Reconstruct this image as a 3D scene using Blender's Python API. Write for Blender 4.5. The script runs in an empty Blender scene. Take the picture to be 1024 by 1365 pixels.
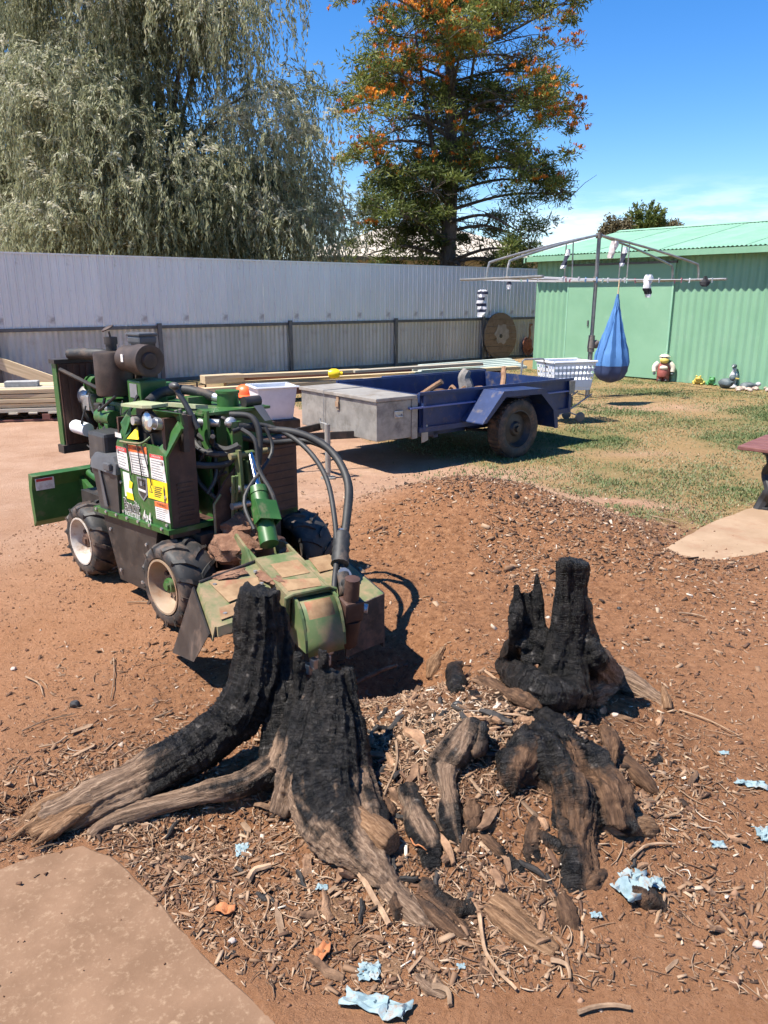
import bpy, bmesh, math, random
import numpy as np
from mathutils import Vector, Matrix, noise as mnoise

R = math.radians
random.seed(7)
rng = np.random.default_rng(7)
scene = bpy.context.scene
COL = scene.collection

# ------------------------------------------------------------------ camera
CAM_H = 1.6
FPX = 1025.0                       # focal length in photo pixels (1024 wide)
TILT = math.atan(287.0 / FPX)
cam_d = bpy.data.cameras.new('camera')
cam = bpy.data.objects.new('camera', cam_d)
COL.objects.link(cam)
cam.location = (0, 0, CAM_H)
cam.rotation_euler = (math.pi / 2 - TILT, 0, 0)
cam_d.sensor_fit = 'HORIZONTAL'
cam_d.sensor_width = 36.0
cam_d.lens = 36.0 * FPX / 1024.0
cam_d.clip_start = 0.05
cam_d.clip_end = 3000
scene.camera = cam

# ------------------------------------------------------------------ light
SUN_EL = R(61)
SHADOW = Vector((0.93, 0.37, 0)).normalized()      # direction shadows fall on the ground
to_sun = Vector((-SHADOW.x * math.cos(SUN_EL), -SHADOW.y * math.cos(SUN_EL), math.sin(SUN_EL)))
sun_d = bpy.data.lights.new('sun', 'SUN')
sun = bpy.data.objects.new('sun', sun_d)
COL.objects.link(sun)
sun.rotation_euler = to_sun.to_track_quat('Z', 'Y').to_euler()
sun_d.energy = 5.0
sun_d.angle = R(0.53)
sun_d.color = (1.0, 0.94, 0.84)
world = bpy.data.worlds.new('World')
scene.world = world
world.use_nodes = True
wn = world.node_tree
wn.nodes.clear()
wo = wn.nodes.new('ShaderNodeOutputWorld')
wb = wn.nodes.new('ShaderNodeBackground')
sky = wn.nodes.new('ShaderNodeTexSky')
sky.sky_type = 'NISHITA'
sky.sun_disc = False
sky.sun_elevation = SUN_EL
sky.sun_rotation = math.atan2(to_sun.x, to_sun.y)
sky.altitude = 50
sky.air_density = 1.0
sky.dust_density = 0.1
sky.ozone_density = 4.0
wb.inputs['Strength'].default_value = 0.1
hsv = wn.nodes.new('ShaderNodeHueSaturation')
hsv.inputs['Saturation'].default_value = 1.34
hsv.inputs['Hue'].default_value = 0.508
wn.links.new(sky.outputs[0], hsv.inputs['Color'])
wn.links.new(hsv.outputs[0], wb.inputs[0])
wn.links.new(wb.outputs[0], wo.inputs[0])
scene.view_settings.view_transform = 'Standard'
scene.view_settings.look = 'None'
scene.view_settings.gamma = 1.0
scene.view_settings.exposure = 1.05
scene.view_settings.use_curve_mapping = False
scene.render.engine = 'CYCLES'
scene.cycles.use_denoising = True
try:
    scene.cycles.denoiser = 'OPENIMAGEDENOISE'
except Exception:
    pass
scene.cycles.max_bounces = 4
scene.cycles.diffuse_bounces = 2
scene.cycles.glossy_bounces = 2
scene.cycles.transmission_bounces = 2
scene.cycles.use_adaptive_sampling = True
scene.cycles.adaptive_threshold = 0.03
scene.cycles.caustics_reflective = False
scene.cycles.caustics_refractive = False
scene.cycles.transparent_max_bounces = 4

# ------------------------------------------------------------------ measuring helpers
_c, _s = math.cos(TILT), math.sin(TILT)
_FW = Vector((0, _c, -_s)); _UP = Vector((0, _s, _c)); _RT = Vector((1, 0, 0)); _C = Vector((0, 0, CAM_H))
def ray(x, y):
    return _FW + _RT * ((x - 512) / FPX) + _UP * ((682.5 - y) / FPX)
def G(x, y, z=0.0):
    """place on the ground (height z) that the photo shows at x, y"""
    d = ray(x, y)
    return _C + d * ((z - CAM_H) / d.z)
def at_depth(x, y, Y):
    d = ray(x, y)
    return _C + d * (Y / d.y)
class Frame:
    """a turned frame of reference on the ground, for measuring along a thing's own sides"""
    def __init__(s, ox, oy, deg, oz=0.0):
        a = R(deg)
        s.o = Vector((ox, oy, oz)); s.rz = a
        s.x = Vector((math.cos(a), math.sin(a), 0)); s.y = Vector((-math.sin(a), math.cos(a), 0)); s.z = Vector((0, 0, 1))
    def at(s, px, py, x=None, y=None, z=None):
        n, v = (s.x, x) if x is not None else ((s.y, y) if y is not None else (s.z, z))
        d = ray(px, py)
        p = _C + d * ((s.o + n * v - _C).dot(n) / d.dot(n))
        q = p - s.o
        return Vector((q.dot(s.x), q.dot(s.y), q.z))
    def w(s, p):
        return s.o + s.x * p[0] + s.y * p[1] + s.z * p[2]

# ------------------------------------------------------------------ materials
MATS = {}
def _n(nt, t, **kw):
    n = nt.nodes.new(t)
    for k, v in kw.items():
        setattr(n, k, v)
    return n
def mat(name, c1, c2=None, rough=0.6, metal=0.0, scale=8.0, detail=6.0, bump=0.0, bscale=None, bdist=0.01, stretch=(1, 1, 1),
        dirt=None, dirt_amt=0.0, dirt_scale=3.0, spec=0.5, coat=0.0, contrast=0.5, rough_var=0.0):
    """principled material: two tones mixed by noise, optional dirt layer and fine relief"""
    m = bpy.data.materials.new(name)
    m.use_nodes = True
    nt = m.node_tree
    b = nt.nodes['Principled BSDF']
    b.inputs['Roughness'].default_value = rough
    b.inputs['Metallic'].default_value = metal
    b.inputs['Specular IOR Level'].default_value = spec
    if coat:
        b.inputs['Coat Weight'].default_value = coat
        b.inputs['Coat Roughness'].default_value = 0.15
    tc = _n(nt, 'ShaderNodeTexCoord')
    mp = _n(nt, 'ShaderNodeMapping')
    mp.inputs['Scale'].default_value = stretch
    nt.links.new(tc.outputs['Object'], mp.inputs[0])
    no = _n(nt, 'ShaderNodeTexNoise')
    no.inputs['Scale'].default_value = scale
    no.inputs['Detail'].default_value = detail
    no.inputs['Roughness'].default_value = 0.65
    nt.links.new(mp.outputs[0], no.inputs['Vector'])
    cr = _n(nt, 'ShaderNodeValToRGB')
    h = 0.5 * (1 - contrast) * 0.6
    cr.color_ramp.elements[0].position = 0.3 + h * 0.5
    cr.color_ramp.elements[1].position = 0.7 - h * 0.5
    cr.color_ramp.elements[0].color = (*c1, 1)
    cr.color_ramp.elements[1].color = (*(c2 or c1), 1)
    nt.links.new(no.outputs[0], cr.inputs[0])
    out = cr.outputs[0]
    if dirt:
        n2 = _n(nt, 'ShaderNodeTexNoise')
        n2.inputs['Scale'].default_value = dirt_scale
        n2.inputs['Detail'].default_value = 8
        n2.inputs['Roughness'].default_value = 0.7
        nt.links.new(tc.outputs['Object'], n2.inputs['Vector'])
        r2 = _n(nt, 'ShaderNodeValToRGB')
        r2.color_ramp.elements[0].position = 0.62 - 0.35 * dirt_amt
        r2.color_ramp.elements[1].position = 0.78 - 0.25 * dirt_amt
        nt.links.new(n2.outputs[0], r2.inputs[0])
        mx = _n(nt, 'ShaderNodeMix', data_type='RGBA')
        nt.links.new(r2.outputs[0], mx.inputs[0])
        nt.links.new(out, mx.inputs[6])
        mx.inputs[7].default_value = (*dirt, 1)
        out = mx.outputs[2]
        rr = _n(nt, 'ShaderNodeMapRange')
        rr.inputs[3].default_value = rough; rr.inputs[4].default_value = 0.9
        nt.links.new(r2.outputs[0], rr.inputs[0])
        nt.links.new(rr.outputs[0], b.inputs['Roughness'])
    elif rough_var:
        rr = _n(nt, 'ShaderNodeMapRange')
        rr.inputs[3].default_value = max(0.02, rough - rough_var); rr.inputs[4].default_value = min(1, rough + rough_var)
        nt.links.new(no.outputs[0], rr.inputs[0])
        nt.links.new(rr.outputs[0], b.inputs['Roughness'])
    nt.links.new(out, b.inputs['Base Color'])
    if bump:
        nb = _n(nt, 'ShaderNodeTexNoise')
        nb.inputs['Scale'].default_value = bscale or scale * 3
        nb.inputs['Detail'].default_value = 8
        nb.inputs['Roughness'].default_value = 0.7
        nt.links.new(mp.outputs[0], nb.inputs['Vector'])
        bp = _n(nt, 'ShaderNodeBump')
        bp.inputs['Strength'].default_value = bump
        bp.inputs['Distance'].default_value = bdist
        nt.links.new(nb.outputs[0], bp.inputs['Height'])
        nt.links.new(bp.outputs[0], b.inputs['Normal'])
    MATS[name] = m
    return m
def vary(m, amt=0.25, attr='random'):
    """multiply the base colour by a per-object random value"""
    nt = m.node_tree
    b = nt.nodes['Principled BSDF']
    l = b.inputs['Base Color'].links[0]
    src = l.from_socket
    oi = _n(nt, 'ShaderNodeObjectInfo')
    mr = _n(nt, 'ShaderNodeMapRange')
    mr.inputs[3].default_value = 1 - amt; mr.inputs[4].default_value = 1 + amt
    nt.links.new(oi.outputs['Random'], mr.inputs[0])
    vm = _n(nt, 'ShaderNodeVectorMath', operation='SCALE')
    nt.links.new(src, vm.inputs[0])
    nt.links.new(mr.outputs[0], vm.inputs['Scale'])
    nt.links.new(vm.outputs[0], b.inputs['Base Color'])
    return m
def leaf_mat(name, cols, rough=0.55, trans=0.35):
    """foliage: colour from the vertex attribute 'tone' (0..1), some light passing through"""
    m = bpy.data.materials.new(name)
    m.use_nodes = True
    nt = m.node_tree
    b = nt.nodes['Principled BSDF']
    b.inputs['Roughness'].default_value = rough
    b.inputs['Specular IOR Level'].default_value = 0.35
    at = _n(nt, 'ShaderNodeAttribute', attribute_name='tone')
    cr = _n(nt, 'ShaderNodeValToRGB')
    e = cr.color_ramp.elements
    e[0].position = cols[0][0]; e[0].color = (*cols[0][1], 1)
    e[1].position = cols[-1][0]; e[1].color = (*cols[-1][1], 1)
    for p, c in cols[1:-1]:
        k = e.new(p); k.color = (*c, 1)
    nt.links.new(at.outputs['Fac'], cr.inputs[0])
    nt.links.new(cr.outputs[0], b.inputs['Base Color'])
    tr = _n(nt, 'ShaderNodeBsdfTranslucent')
    nt.links.new(cr.outputs[0], tr.inputs[0])
    ms = _n(nt, 'ShaderNodeMixShader')
    ms.inputs[0].default_value = trans
    out = nt.nodes['Material Output']
    nt.links.new(b.outputs[0], ms.inputs[1]); nt.links.new(tr.outputs[0], ms.inputs[2])
    nt.links.new(ms.outputs[0], out.inputs['Surface'])
    MATS[name] = m
    return m

# ------------------------------------------------------------------ mesh builder
def _basis(d):
    d = Vector(d).normalized()
    a = Vector((0, 0, 1)) if abs(d.z) < 0.95 else Vector((1, 0, 0))
    x = d.cross(a).normalized()
    return x, d.cross(x).normalized(), d
class B:
    def __init__(s):
        s.v = []; s.f = []; s.sm = []
    def add(s, vs, fs, smooth=False):
        o = len(s.v)
        s.v += [tuple(p) for p in vs]
        s.f += [tuple(i + o for i in f) for f in fs]
        s.sm += [smooth] * len(fs)
        return s
    def box(s, c, d, rz=0.0, rot=None, taper=1.0):
        """box by centre and full size; taper narrows the top"""
        m = rot or Matrix.Rotation(rz, 3, 'Z')
        vs = []
        for z in (-.5, .5):
            t = taper if z > 0 else 1.0
            for x, y in ((-.5, -.5), (.5, -.5), (.5, .5), (-.5, .5)):
                vs.append(Vector(c) + m @ Vector((x * d[0] * t, y * d[1] * t, z * d[2])))
        return s.add(vs, [(0, 3, 2, 1), (4, 5, 6, 7), (0, 1, 5, 4), (1, 2, 6, 5), (2, 3, 7, 6), (3, 0, 4, 7)])
    def bb(s, lo, hi):
        return s.box([(a + b) / 2 for a, b in zip(lo, hi)], [b - a for a, b in zip(lo, hi)])
    def cbox(s, c, d, r=0.01, rz=0.0, rot=None):
        """box with chamfered edges"""
        m = rot or Matrix.Rotation(rz, 3, 'Z')
        r = min(r, min(d) * 0.45)
        bm = bmesh.new()
        bmesh.ops.create_cube(bm, size=1)
        for v in bm.verts:
            v.co = Vector((v.co.x * d[0], v.co.y * d[1], v.co.z * d[2]))
        bmesh.ops.bevel(bm, geom=bm.edges[:], offset=r, segments=2, affect='EDGES', profile=0.6)
        bm.verts.index_update()
        s.add([Vector(c) + m @ v.co for v in bm.verts], [[v.index for v in f.verts] for f in bm.faces])
        bm.free()
        return s
    def cyl(s, p0, p1, r0, r1=None, n=12, caps=True, smooth=True):
        r1 = r0 if r1 is None else r1
        p0 = Vector(p0); p1 = Vector(p1)
        x, y, d = _basis(p1 - p0)
        vs = []
        for p, r in ((p0, r0), (p1, r1)):
            for k in range(n):
                a = 2 * math.pi * k / n
                vs.append(p + x * (r * math.cos(a)) + y * (r * math.sin(a)))
        s.add(vs, [(k, n + k, n + (k + 1) % n, (k + 1) % n) for k in range(n)], smooth)
        if caps:
            s.add(vs[:n], [tuple(range(n))]); s.add(vs[n:], [tuple(range(n - 1, -1, -1))])
        return s
    def tube(s, pts, rad, n=8, caps=True, smooth=True, flat=None):
        """swept tube; rad number or list; flat (a, b) scales the section"""
        pts = [Vector(p) for p in pts]
        if not hasattr(rad, '__len__'):
            rad = [rad] * len(pts)
        x = None; rings = []
        for i, p in enumerate(pts):
            d = (pts[min(i + 1, len(pts) - 1)] - pts[max(i - 1, 0)]).normalized()
            if x is None:
                x, y, _ = _basis(d)
            else:
                x = (x - d * x.dot(d)).normalized(); y = d.cross(x)
            fx, fy = flat or (1, 1)
            rings.append([p + x * (rad[i] * fx * math.cos(2 * math.pi * k / n)) + y * (rad[i] * fy * math.sin(2 * math.pi * k / n)) for k in range(n)])
        vs = [q for r_ in rings for q in r_]
        fs = []
        for i in range(len(pts) - 1):
            for k in range(n):
                fs.append((i * n + k, i * n + (k + 1) % n, (i + 1) * n + (k + 1) % n, (i + 1) * n + k))
        s.add(vs, fs, smooth)
        if caps:
            s.add(rings[0], [tuple(range(n - 1, -1, -1))]); s.add(rings[-1], [tuple(range(n))])
        return s
    def prism(s, poly, ext):
        """flat polygon (3-D points) given thickness along ext"""
        ext = Vector(ext); n = len(poly)
        a = [Vector(p) for p in poly]; b = [p + ext for p in a]
        nrm = Vector((0, 0, 0))
        for i in range(n):
            nrm += a[i].cross(a[(i + 1) % n])
        if nrm.dot(ext) > 0:
            a.reverse(); b.reverse()
        s.add(a + b, [tuple(range(n)), tuple(range(2 * n - 1, n - 1, -1))] + [((i + 1) % n, i, n + i, n + (i + 1) % n) for i in range(n)])
        return s
    def lathe(s, c, axis, prof, n=24, smooth=True, caps=False):
        """revolve (distance along axis, radius) pairs"""
        x, y, d = _basis(axis)
        c = Vector(c); m = len(prof)
        vs = []
        for t, r in prof:
            for k in range(n):
                a = 2 * math.pi * k / n
                vs.append(c + d * t + x * (r * math.cos(a)) + y * (r * math.sin(a)))
        fs = [(i * n + k, (i + 1) * n + k, (i + 1) * n + (k + 1) % n, i * n + (k + 1) % n) for i in range(m - 1) for k in range(n)]
        s.add(vs, fs, smooth)
        if caps:
            s.add(vs[:n], [tuple(range(n))]); s.add(vs[-n:], [tuple(range(n - 1, -1, -1))])
        return s
    def blob(s, c, d, sub=2, rough=0.0, seed=0, freq=3.0, rot=None):
        bm = bmesh.new()
        bmesh.ops.create_icosphere(bm, subdivisions=sub, radius=0.5)
        m = rot or Matrix.Identity(3)
        vs = []
        for v in bm.verts:
            p = v.co.copy()
            if rough:
                p *= 1 + rough * 2 * mnoise.noise(p * freq + Vector((seed * 3.1, seed * 1.7, seed)))
            vs.append(Vector(c) + m @ Vector((p.x * d[0], p.y * d[1], p.z * d[2])))
        bm.verts.index_update()
        s.add(vs, [[v.index for v in f.verts] for f in bm.faces], True)
        bm.free()
        return s
    def mesh(s, name, m=None):
        me = bpy.data.meshes.new(name)
        me.from_pydata(s.v, [], s.f)
        me.polygons.foreach_set('use_smooth', s.sm)
        if m is not None:
            me.materials.append(MATS[m] if isinstance(m, str) else m)
        me.update()
        if any(s.sm):
            me.set_sharp_from_angle(angle=R(38))
        return me
    def build(s, name, m, parent=None, loc=None, rz=None):
        o = bpy.data.objects.new(name, s.mesh(name, m))
        COL.objects.link(o)
        if parent is not None:
            o.parent = parent
        if loc is not None:
            o.location = loc
        if rz is not None:
            o.rotation_euler.z = rz
        return o
def tag(o, label=None, cat=None, group=None, kind=None):
    for k, v in (('label', label), ('category', cat), ('group', group), ('kind', kind)):
        if v:
            o[k] = v
    return o
def thing(name, loc, label, cat, group=None, rz=0.0):
    o = bpy.data.objects.new(name, None)
    o.empty_display_size = 0.1
    COL.objects.link(o)
    o.location = loc
    o.rotation_euler.z = rz
    return tag(o, label, cat, group)
def share(name, me, parent=None, loc=(0, 0, 0), rz=0.0):
    o = bpy.data.objects.new(name, me)
    COL.objects.link(o)
    if parent is not None:
        o.parent = parent
    o.location = loc; o.rotation_euler.z = rz
    return o
def fast_mesh(name, verts, quads, m, tone=None, smooth=False):
    """mesh from numpy arrays: verts (n,3), faces (m,k); tone one value per vertex"""
    me = bpy.data.meshes.new(name)
    k = quads.shape[1]
    me.vertices.add(len(verts)); me.vertices.foreach_set('co', verts.astype(np.float32).ravel())
    me.loops.add(quads.size); me.loops.foreach_set('vertex_index', quads.astype(np.int32).ravel())
    me.polygons.add(len(quads)); me.polygons.foreach_set('loop_start', np.arange(0, quads.size, k, dtype=np.int32))
    if smooth:
        me.polygons.foreach_set('use_smooth', np.ones(len(quads), dtype=bool))
    me.update(calc_edges=True)
    if tone is not None:
        a = me.attributes.new('tone', 'FLOAT', 'POINT')
        a.data.foreach_set('value', tone.astype(np.float32))
    me.materials.append(MATS[m] if isinstance(m, str) else m)
    return me
def obj(name, me, parent=None, loc=None):
    o = bpy.data.objects.new(name, me)
    COL.objects.link(o)
    if parent is not None:
        o.parent = parent
    if loc is not None:
        o.location = loc
    return o
def spline(pts, k=6):
    """Catmull-Rom through the points"""
    P = [Vector(p) for p in pts]
    out = []
    for i in range(len(P) - 1):
        a = P[max(i - 1, 0)]; b = P[i]; c = P[i + 1]; d = P[min(i + 2, len(P) - 1)]
        for j in range(k):
            t = j / k
            out.append(0.5 * ((2 * b) + (c - a) * t + (2 * a - 5 * b + 4 * c - d) * t * t + (3 * b - a - 3 * c + d) * t ** 3))
    out.append(P[-1])
    return out
def vnoise(X, Y, seed=0, oct=4, pers=0.5):
    """smooth value noise on numpy arrays, about -1..1"""
    tot = np.zeros_like(X, dtype=float); amp = 1.0; nrm = 0.0
    for o in range(oct):
        xi = np.floor(X).astype(np.int64); yi = np.floor(Y).astype(np.int64)
        fx = X - xi; fy = Y - yi
        fx = fx * fx * (3 - 2 * fx); fy = fy * fy * (3 - 2 * fy)
        def hsh(a, b):
            h = (a * 374761393 + b * 668265263 + (seed + o) * 974634777) & 0x7fffffff
            h = ((h ^ (h >> 13)) * 1274126177) & 0x7fffffff
            return ((h ^ (h >> 16)) & 0xffff) / 32767.5 - 1
        v = (hsh(xi, yi) * (1 - fx) + hsh(xi + 1, yi) * fx) * (1 - fy) + (hsh(xi, yi + 1) * (1 - fx) + hsh(xi + 1, yi + 1) * fx) * fy
        tot += v * amp; nrm += amp
        amp *= pers; X = X * 2.03 + 17.1; Y = Y * 2.03 + 5.7
    return tot / nrm
# ================================================================== SETTING
# ---- faint cloud low over the horizon, all the way round
def add_clouds():
    tc = _n(wn, 'ShaderNodeTexCoord')
    sp = _n(wn, 'ShaderNodeSeparateXYZ'); wn.links.new(tc.outputs['Generated'], sp.inputs[0])
    mp = _n(wn, 'ShaderNodeMapping'); mp.inputs['Scale'].default_value = (3, 3, 16)
    wn.links.new(tc.outputs['Generated'], mp.inputs[0])
    no = _n(wn, 'ShaderNodeTexNoise'); no.inputs['Scale'].default_value = 2.3; no.inputs['Detail'].default_value = 9; no.inputs['Roughness'].default_value = 0.6
    wn.links.new(mp.outputs[0], no.inputs['Vector'])
    r1 = _n(wn, 'ShaderNodeMapRange'); r1.inputs[1].default_value = 0.46; r1.inputs[2].default_value = 0.62
    wn.links.new(no.outputs[0], r1.inputs[0])
    r2 = _n(wn, 'ShaderNodeMapRange'); r2.inputs[1].default_value = 0.135; r2.inputs[2].default_value = 0.06
    wn.links.new(sp.outputs['Z'], r2.inputs[0])
    mu = _n(wn, 'ShaderNodeMath', operation='MULTIPLY')
    wn.links.new(r1.outputs[0], mu.inputs[0]); wn.links.new(r2.outputs[0], mu.inputs[1])
    m2 = _n(wn, 'ShaderNodeMath', operation='MULTIPLY'); m2.inputs[1].default_value = 0.55
    wn.links.new(mu.outputs[0], m2.inputs[0])
    mx = _n(wn, 'ShaderNodeMix', data_type='RGBA')
    wn.links.new(m2.outputs[0], mx.inputs[0])
    wn.links.new(hsv.outputs[0], mx.inputs[6]); mx.inputs[7].default_value = (8.5, 8.8, 9.2, 1)
    wn.links.new(mx.outputs[2], wb.inputs[0])
add_clouds()

# ---- ground ------------------------------------------------------
LAWN = [(-30, 30), (-3, 14), (-1.0, 11.0), (-0.2, 8.7), (0.55, 7.5), (1.15, 6.8), (1.5, 6.0), (1.8, 5.15), (2.2, 4.75), (3.2, 4.6), (6, 4.6), (60, 4.0)]
_lx = np.array([p[0] for p in LAWN]); _ly = np.array([p[1] for p in LAWN])
def gauss(X, Y, cx, cy, sx, sy, rot=0.0):
    c, s = math.cos(rot), math.sin(rot)
    u = (X - cx) * c + (Y - cy) * s; v = -(X - cx) * s + (Y - cy) * c
    return np.exp(-0.5 * ((u / sx) ** 2 + (v / sy) ** 2))
def seg_dist(X, Y, pts):
    D = np.full(np.shape(X), 1e9)
    for (ax, ay), (bx, by) in zip(pts[:-1], pts[1:]):
        dx, dy = bx - ax, by - ay
        t = np.clip(((X - ax) * dx + (Y - ay) * dy) / (dx * dx + dy * dy), 0, 1)
        D = np.minimum(D, np.hypot(X - ax - t * dx, Y - ay - t * dy))
    return D
def g2(px, py, z=0.0):
    p = G(px, py, z); return (p.x, p.y)
# the concrete left and right in the foreground: outlines on the ground
SLAB_L = [g2(-260, 1205), g2(-40, 1170), g2(60, 1141), g2(112, 1128), g2(150, 1142), g2(212, 1200), g2(262, 1262), g2(330, 1322), g2(392, 1392), g2(420, 1560), g2(-700, 1800)]
SLAB_R = [g2(884, 738), g2(915, 752), g2(960, 753), g2(1024, 742), g2(1150, 728), g2(1330, 690), g2(1180, 640), g2(1060, 655), g2(1000, 682), g2(940, 705)]
def in_poly(X, Y, poly):
    ins = np.zeros(np.shape(X), bool)
    n = len(poly)
    for i in range(n):
        (x0, y0), (x1, y1) = poly[i], poly[(i + 1) % n]
        c = ((y0 > Y) != (y1 > Y)) & (X < (x1 - x0) * (Y - y0) / (y1 - y0 + 1e-12) + x0)
        ins ^= c
    return ins
def poly_dist(X, Y, poly):
    return seg_dist(X, Y, poly + [poly[0]])
def ground_z(X, Y, fine=True):
    X = np.asarray(X, float); Y = np.asarray(Y, float)
    near = 1 / (1 + np.exp((Y - 8.5) * 2.0))
    z = 0.02 * vnoise(X * 0.5, Y * 0.5, 3, 3)
    mound = 0.35 * gauss(X, Y, 0.55, 5.25, 0.62, 0.50, -0.25) + 0.10 * gauss(X, Y, 1.35, 4.75, 0.5, 0.35, -0.5) + 0.05 * gauss(X, Y, 0.9, 4.2, 0.9, 0.5)
    stump = 0.10 * gauss(X, Y, 0.15, 2.45, 0.45, 0.40) + 0.06 * gauss(X, Y, 0.60, 2.35, 0.30, 0.42) + 0.03 * gauss(X, Y, 0.2, 1.95, 0.4, 0.25) + 0.075 * gauss(X, Y, 0.54, 2.15, 0.17, 0.28) + 0.06 * gauss(X, Y, 0.22, 2.15, 0.12, 0.24) + 0.05 * gauss(X, Y, 0.35, 2.40, 0.3, 0.25) + 0.03 * gauss(X, Y, 0.0, 1.9, 0.15, 0.15)
    pits = -0.24 * gauss(X, Y, 0.02, 3.18, 0.20, 0.20) + 0.05 * gauss(X, Y, 0.32, 3.35, 0.12, 0.2) - 0.06 * gauss(X, Y, -0.55, 2.02, 0.20, 0.06, 0.25) - 0.09 * gauss(X, Y, -1.20, 2.22, 0.07, 0.06) - 0.05 * gauss(X, Y, 0.83, 2.16, 0.07, 0.06)
    z = z + (mound + stump + pits) * near
    rub = np.clip(1.15 - np.hypot((X - 0.1) / 1.35, (Y - 2.55) / 1.0), 0, 1) + 0.8 * np.clip(1.2 - np.hypot((X - 0.9) / 1.5, (Y - 4.7) / 1.2), 0, 1)
    if fine:
        z = z + near * (0.010 * vnoise(X * 4, Y * 4, 11, 4, 0.6) + (0.007 + 0.026 * np.clip(rub, 0, 1)) * vnoise(X * 13, Y * 13, 21, 4, 0.7))
    for poly in (SLAB_L, SLAB_R):
        d = poly_dist(X, Y, poly); ins = in_poly(X, Y, poly)
        top = 0.010 if poly is SLAB_L else 0.035
        k = np.where(ins, 1.0, np.exp(-(d / 0.10) ** 2))
        lap = top - 0.002 + 0.016 * vnoise(X * 7, Y * 7, 5, 4, .6)
        base = np.where(ins, lap * np.exp(-(d / .035) ** 2) - .05 * (1 - np.exp(-(d / .035) ** 2)), lap)
        z = z * (1 - k) + base * k
    return z
def gz(x, y):
    return float(ground_z(np.array([x]), np.array([y]))[0])
def lawn_mask(X, Y):
    e = np.interp(X, _lx, _ly) + 0.35 * vnoise(X * 1.7, Y * 1.7, 41, 3)
    m = np.clip((Y - e) / 0.5, 0, 1)
    bare = 1.5 * gauss(X, Y, 1.75, 5.95, .38, .13, -.25) + 1.2 * gauss(X, Y, 0.9, 7.0, .5, .2) + .9 * gauss(X, Y, 3.9, 11.6, .9, .35) + .7 * gauss(X, Y, 2.6, 8.0, .35, .12)
    return m * np.clip(1 - bare * (.9 + .6 * vnoise(X * 4, Y * 4, 43, 3)), 0, 1)
def grow(a, b, d0, k):
    out = [0.0]; d = d0
    while out[-1] < b - a:
        out.append(out[-1] + d); d *= k
    return np.array(out)
xl = -2.1 - grow(0, 500, 0.03, 1.075)[1:][::-1]
xm = np.arange(-2.1, 2.6, 0.0145)
xr = 2.6 + grow(0, 500, 0.03, 1.075)[1:]
XS = np.concatenate([xl, xm, xr])
ym = np.arange(1.25, 4.2, 0.0145)
y2 = 4.2 + grow(0, 9.0, 0.018, 1.012)[1:]
y3 = y2[-1] + grow(0, 800, 0.2, 1.12)[1:]
yb = 1.25 - grow(0, 60, 0.05, 1.2)[1:][::-1]
YS = np.concatenate([yb, ym, y2, y3])
GX, GY = np.meshgrid(XS, YS)
GZ = ground_z(GX, GY)
nx, ny = len(XS), len(YS)
idx = np.arange(nx * ny).reshape(ny, nx)
quads = np.stack([idx[:-1, :-1], idx[:-1, 1:], idx[1:, 1:], idx[1:, :-1]], -1).reshape(-1, 4)
lawn = lawn_mask(GX, GY)
patch = vnoise(GX * 0.9 + 3, GY * 0.9, 51, 4)
dry = np.clip(0.5 + 1.3 * patch + 0.35 * np.clip((GY - 9) / 4, 0, 1), 0, 1)
rub = np.clip(1.25 - np.hypot((GX - 0.15) / 1.5, (GY - 2.5) / 1.05), 0, 1) + np.clip(1.25 - np.hypot((GX - 1.0) / 1.7, (GY - 4.5) / 1.3), 0, 1)
chip = np.clip(rub * 1.6 + 0.25 * vnoise(GX * 3, GY * 3, 61, 3), 0, 1)
char = np.clip(1.3 * gauss(GX, GY, 0.60, 2.58, 0.18, 0.16) + 0.9 * gauss(GX, GY, -0.12, 2.28, 0.22, 0.16) + 0.8 * gauss(GX, GY, 0.52, 2.25, 0.16, 0.2) + 0.7 * gauss(GX, GY, 0.2, 2.2, 0.14, 0.25)
               + 0.6 * vnoise(GX * 7, GY * 7, 71, 4) * gauss(GX, GY, 0.3, 2.5, 0.5, 0.45) - 0.25, 0, 1)

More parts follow.
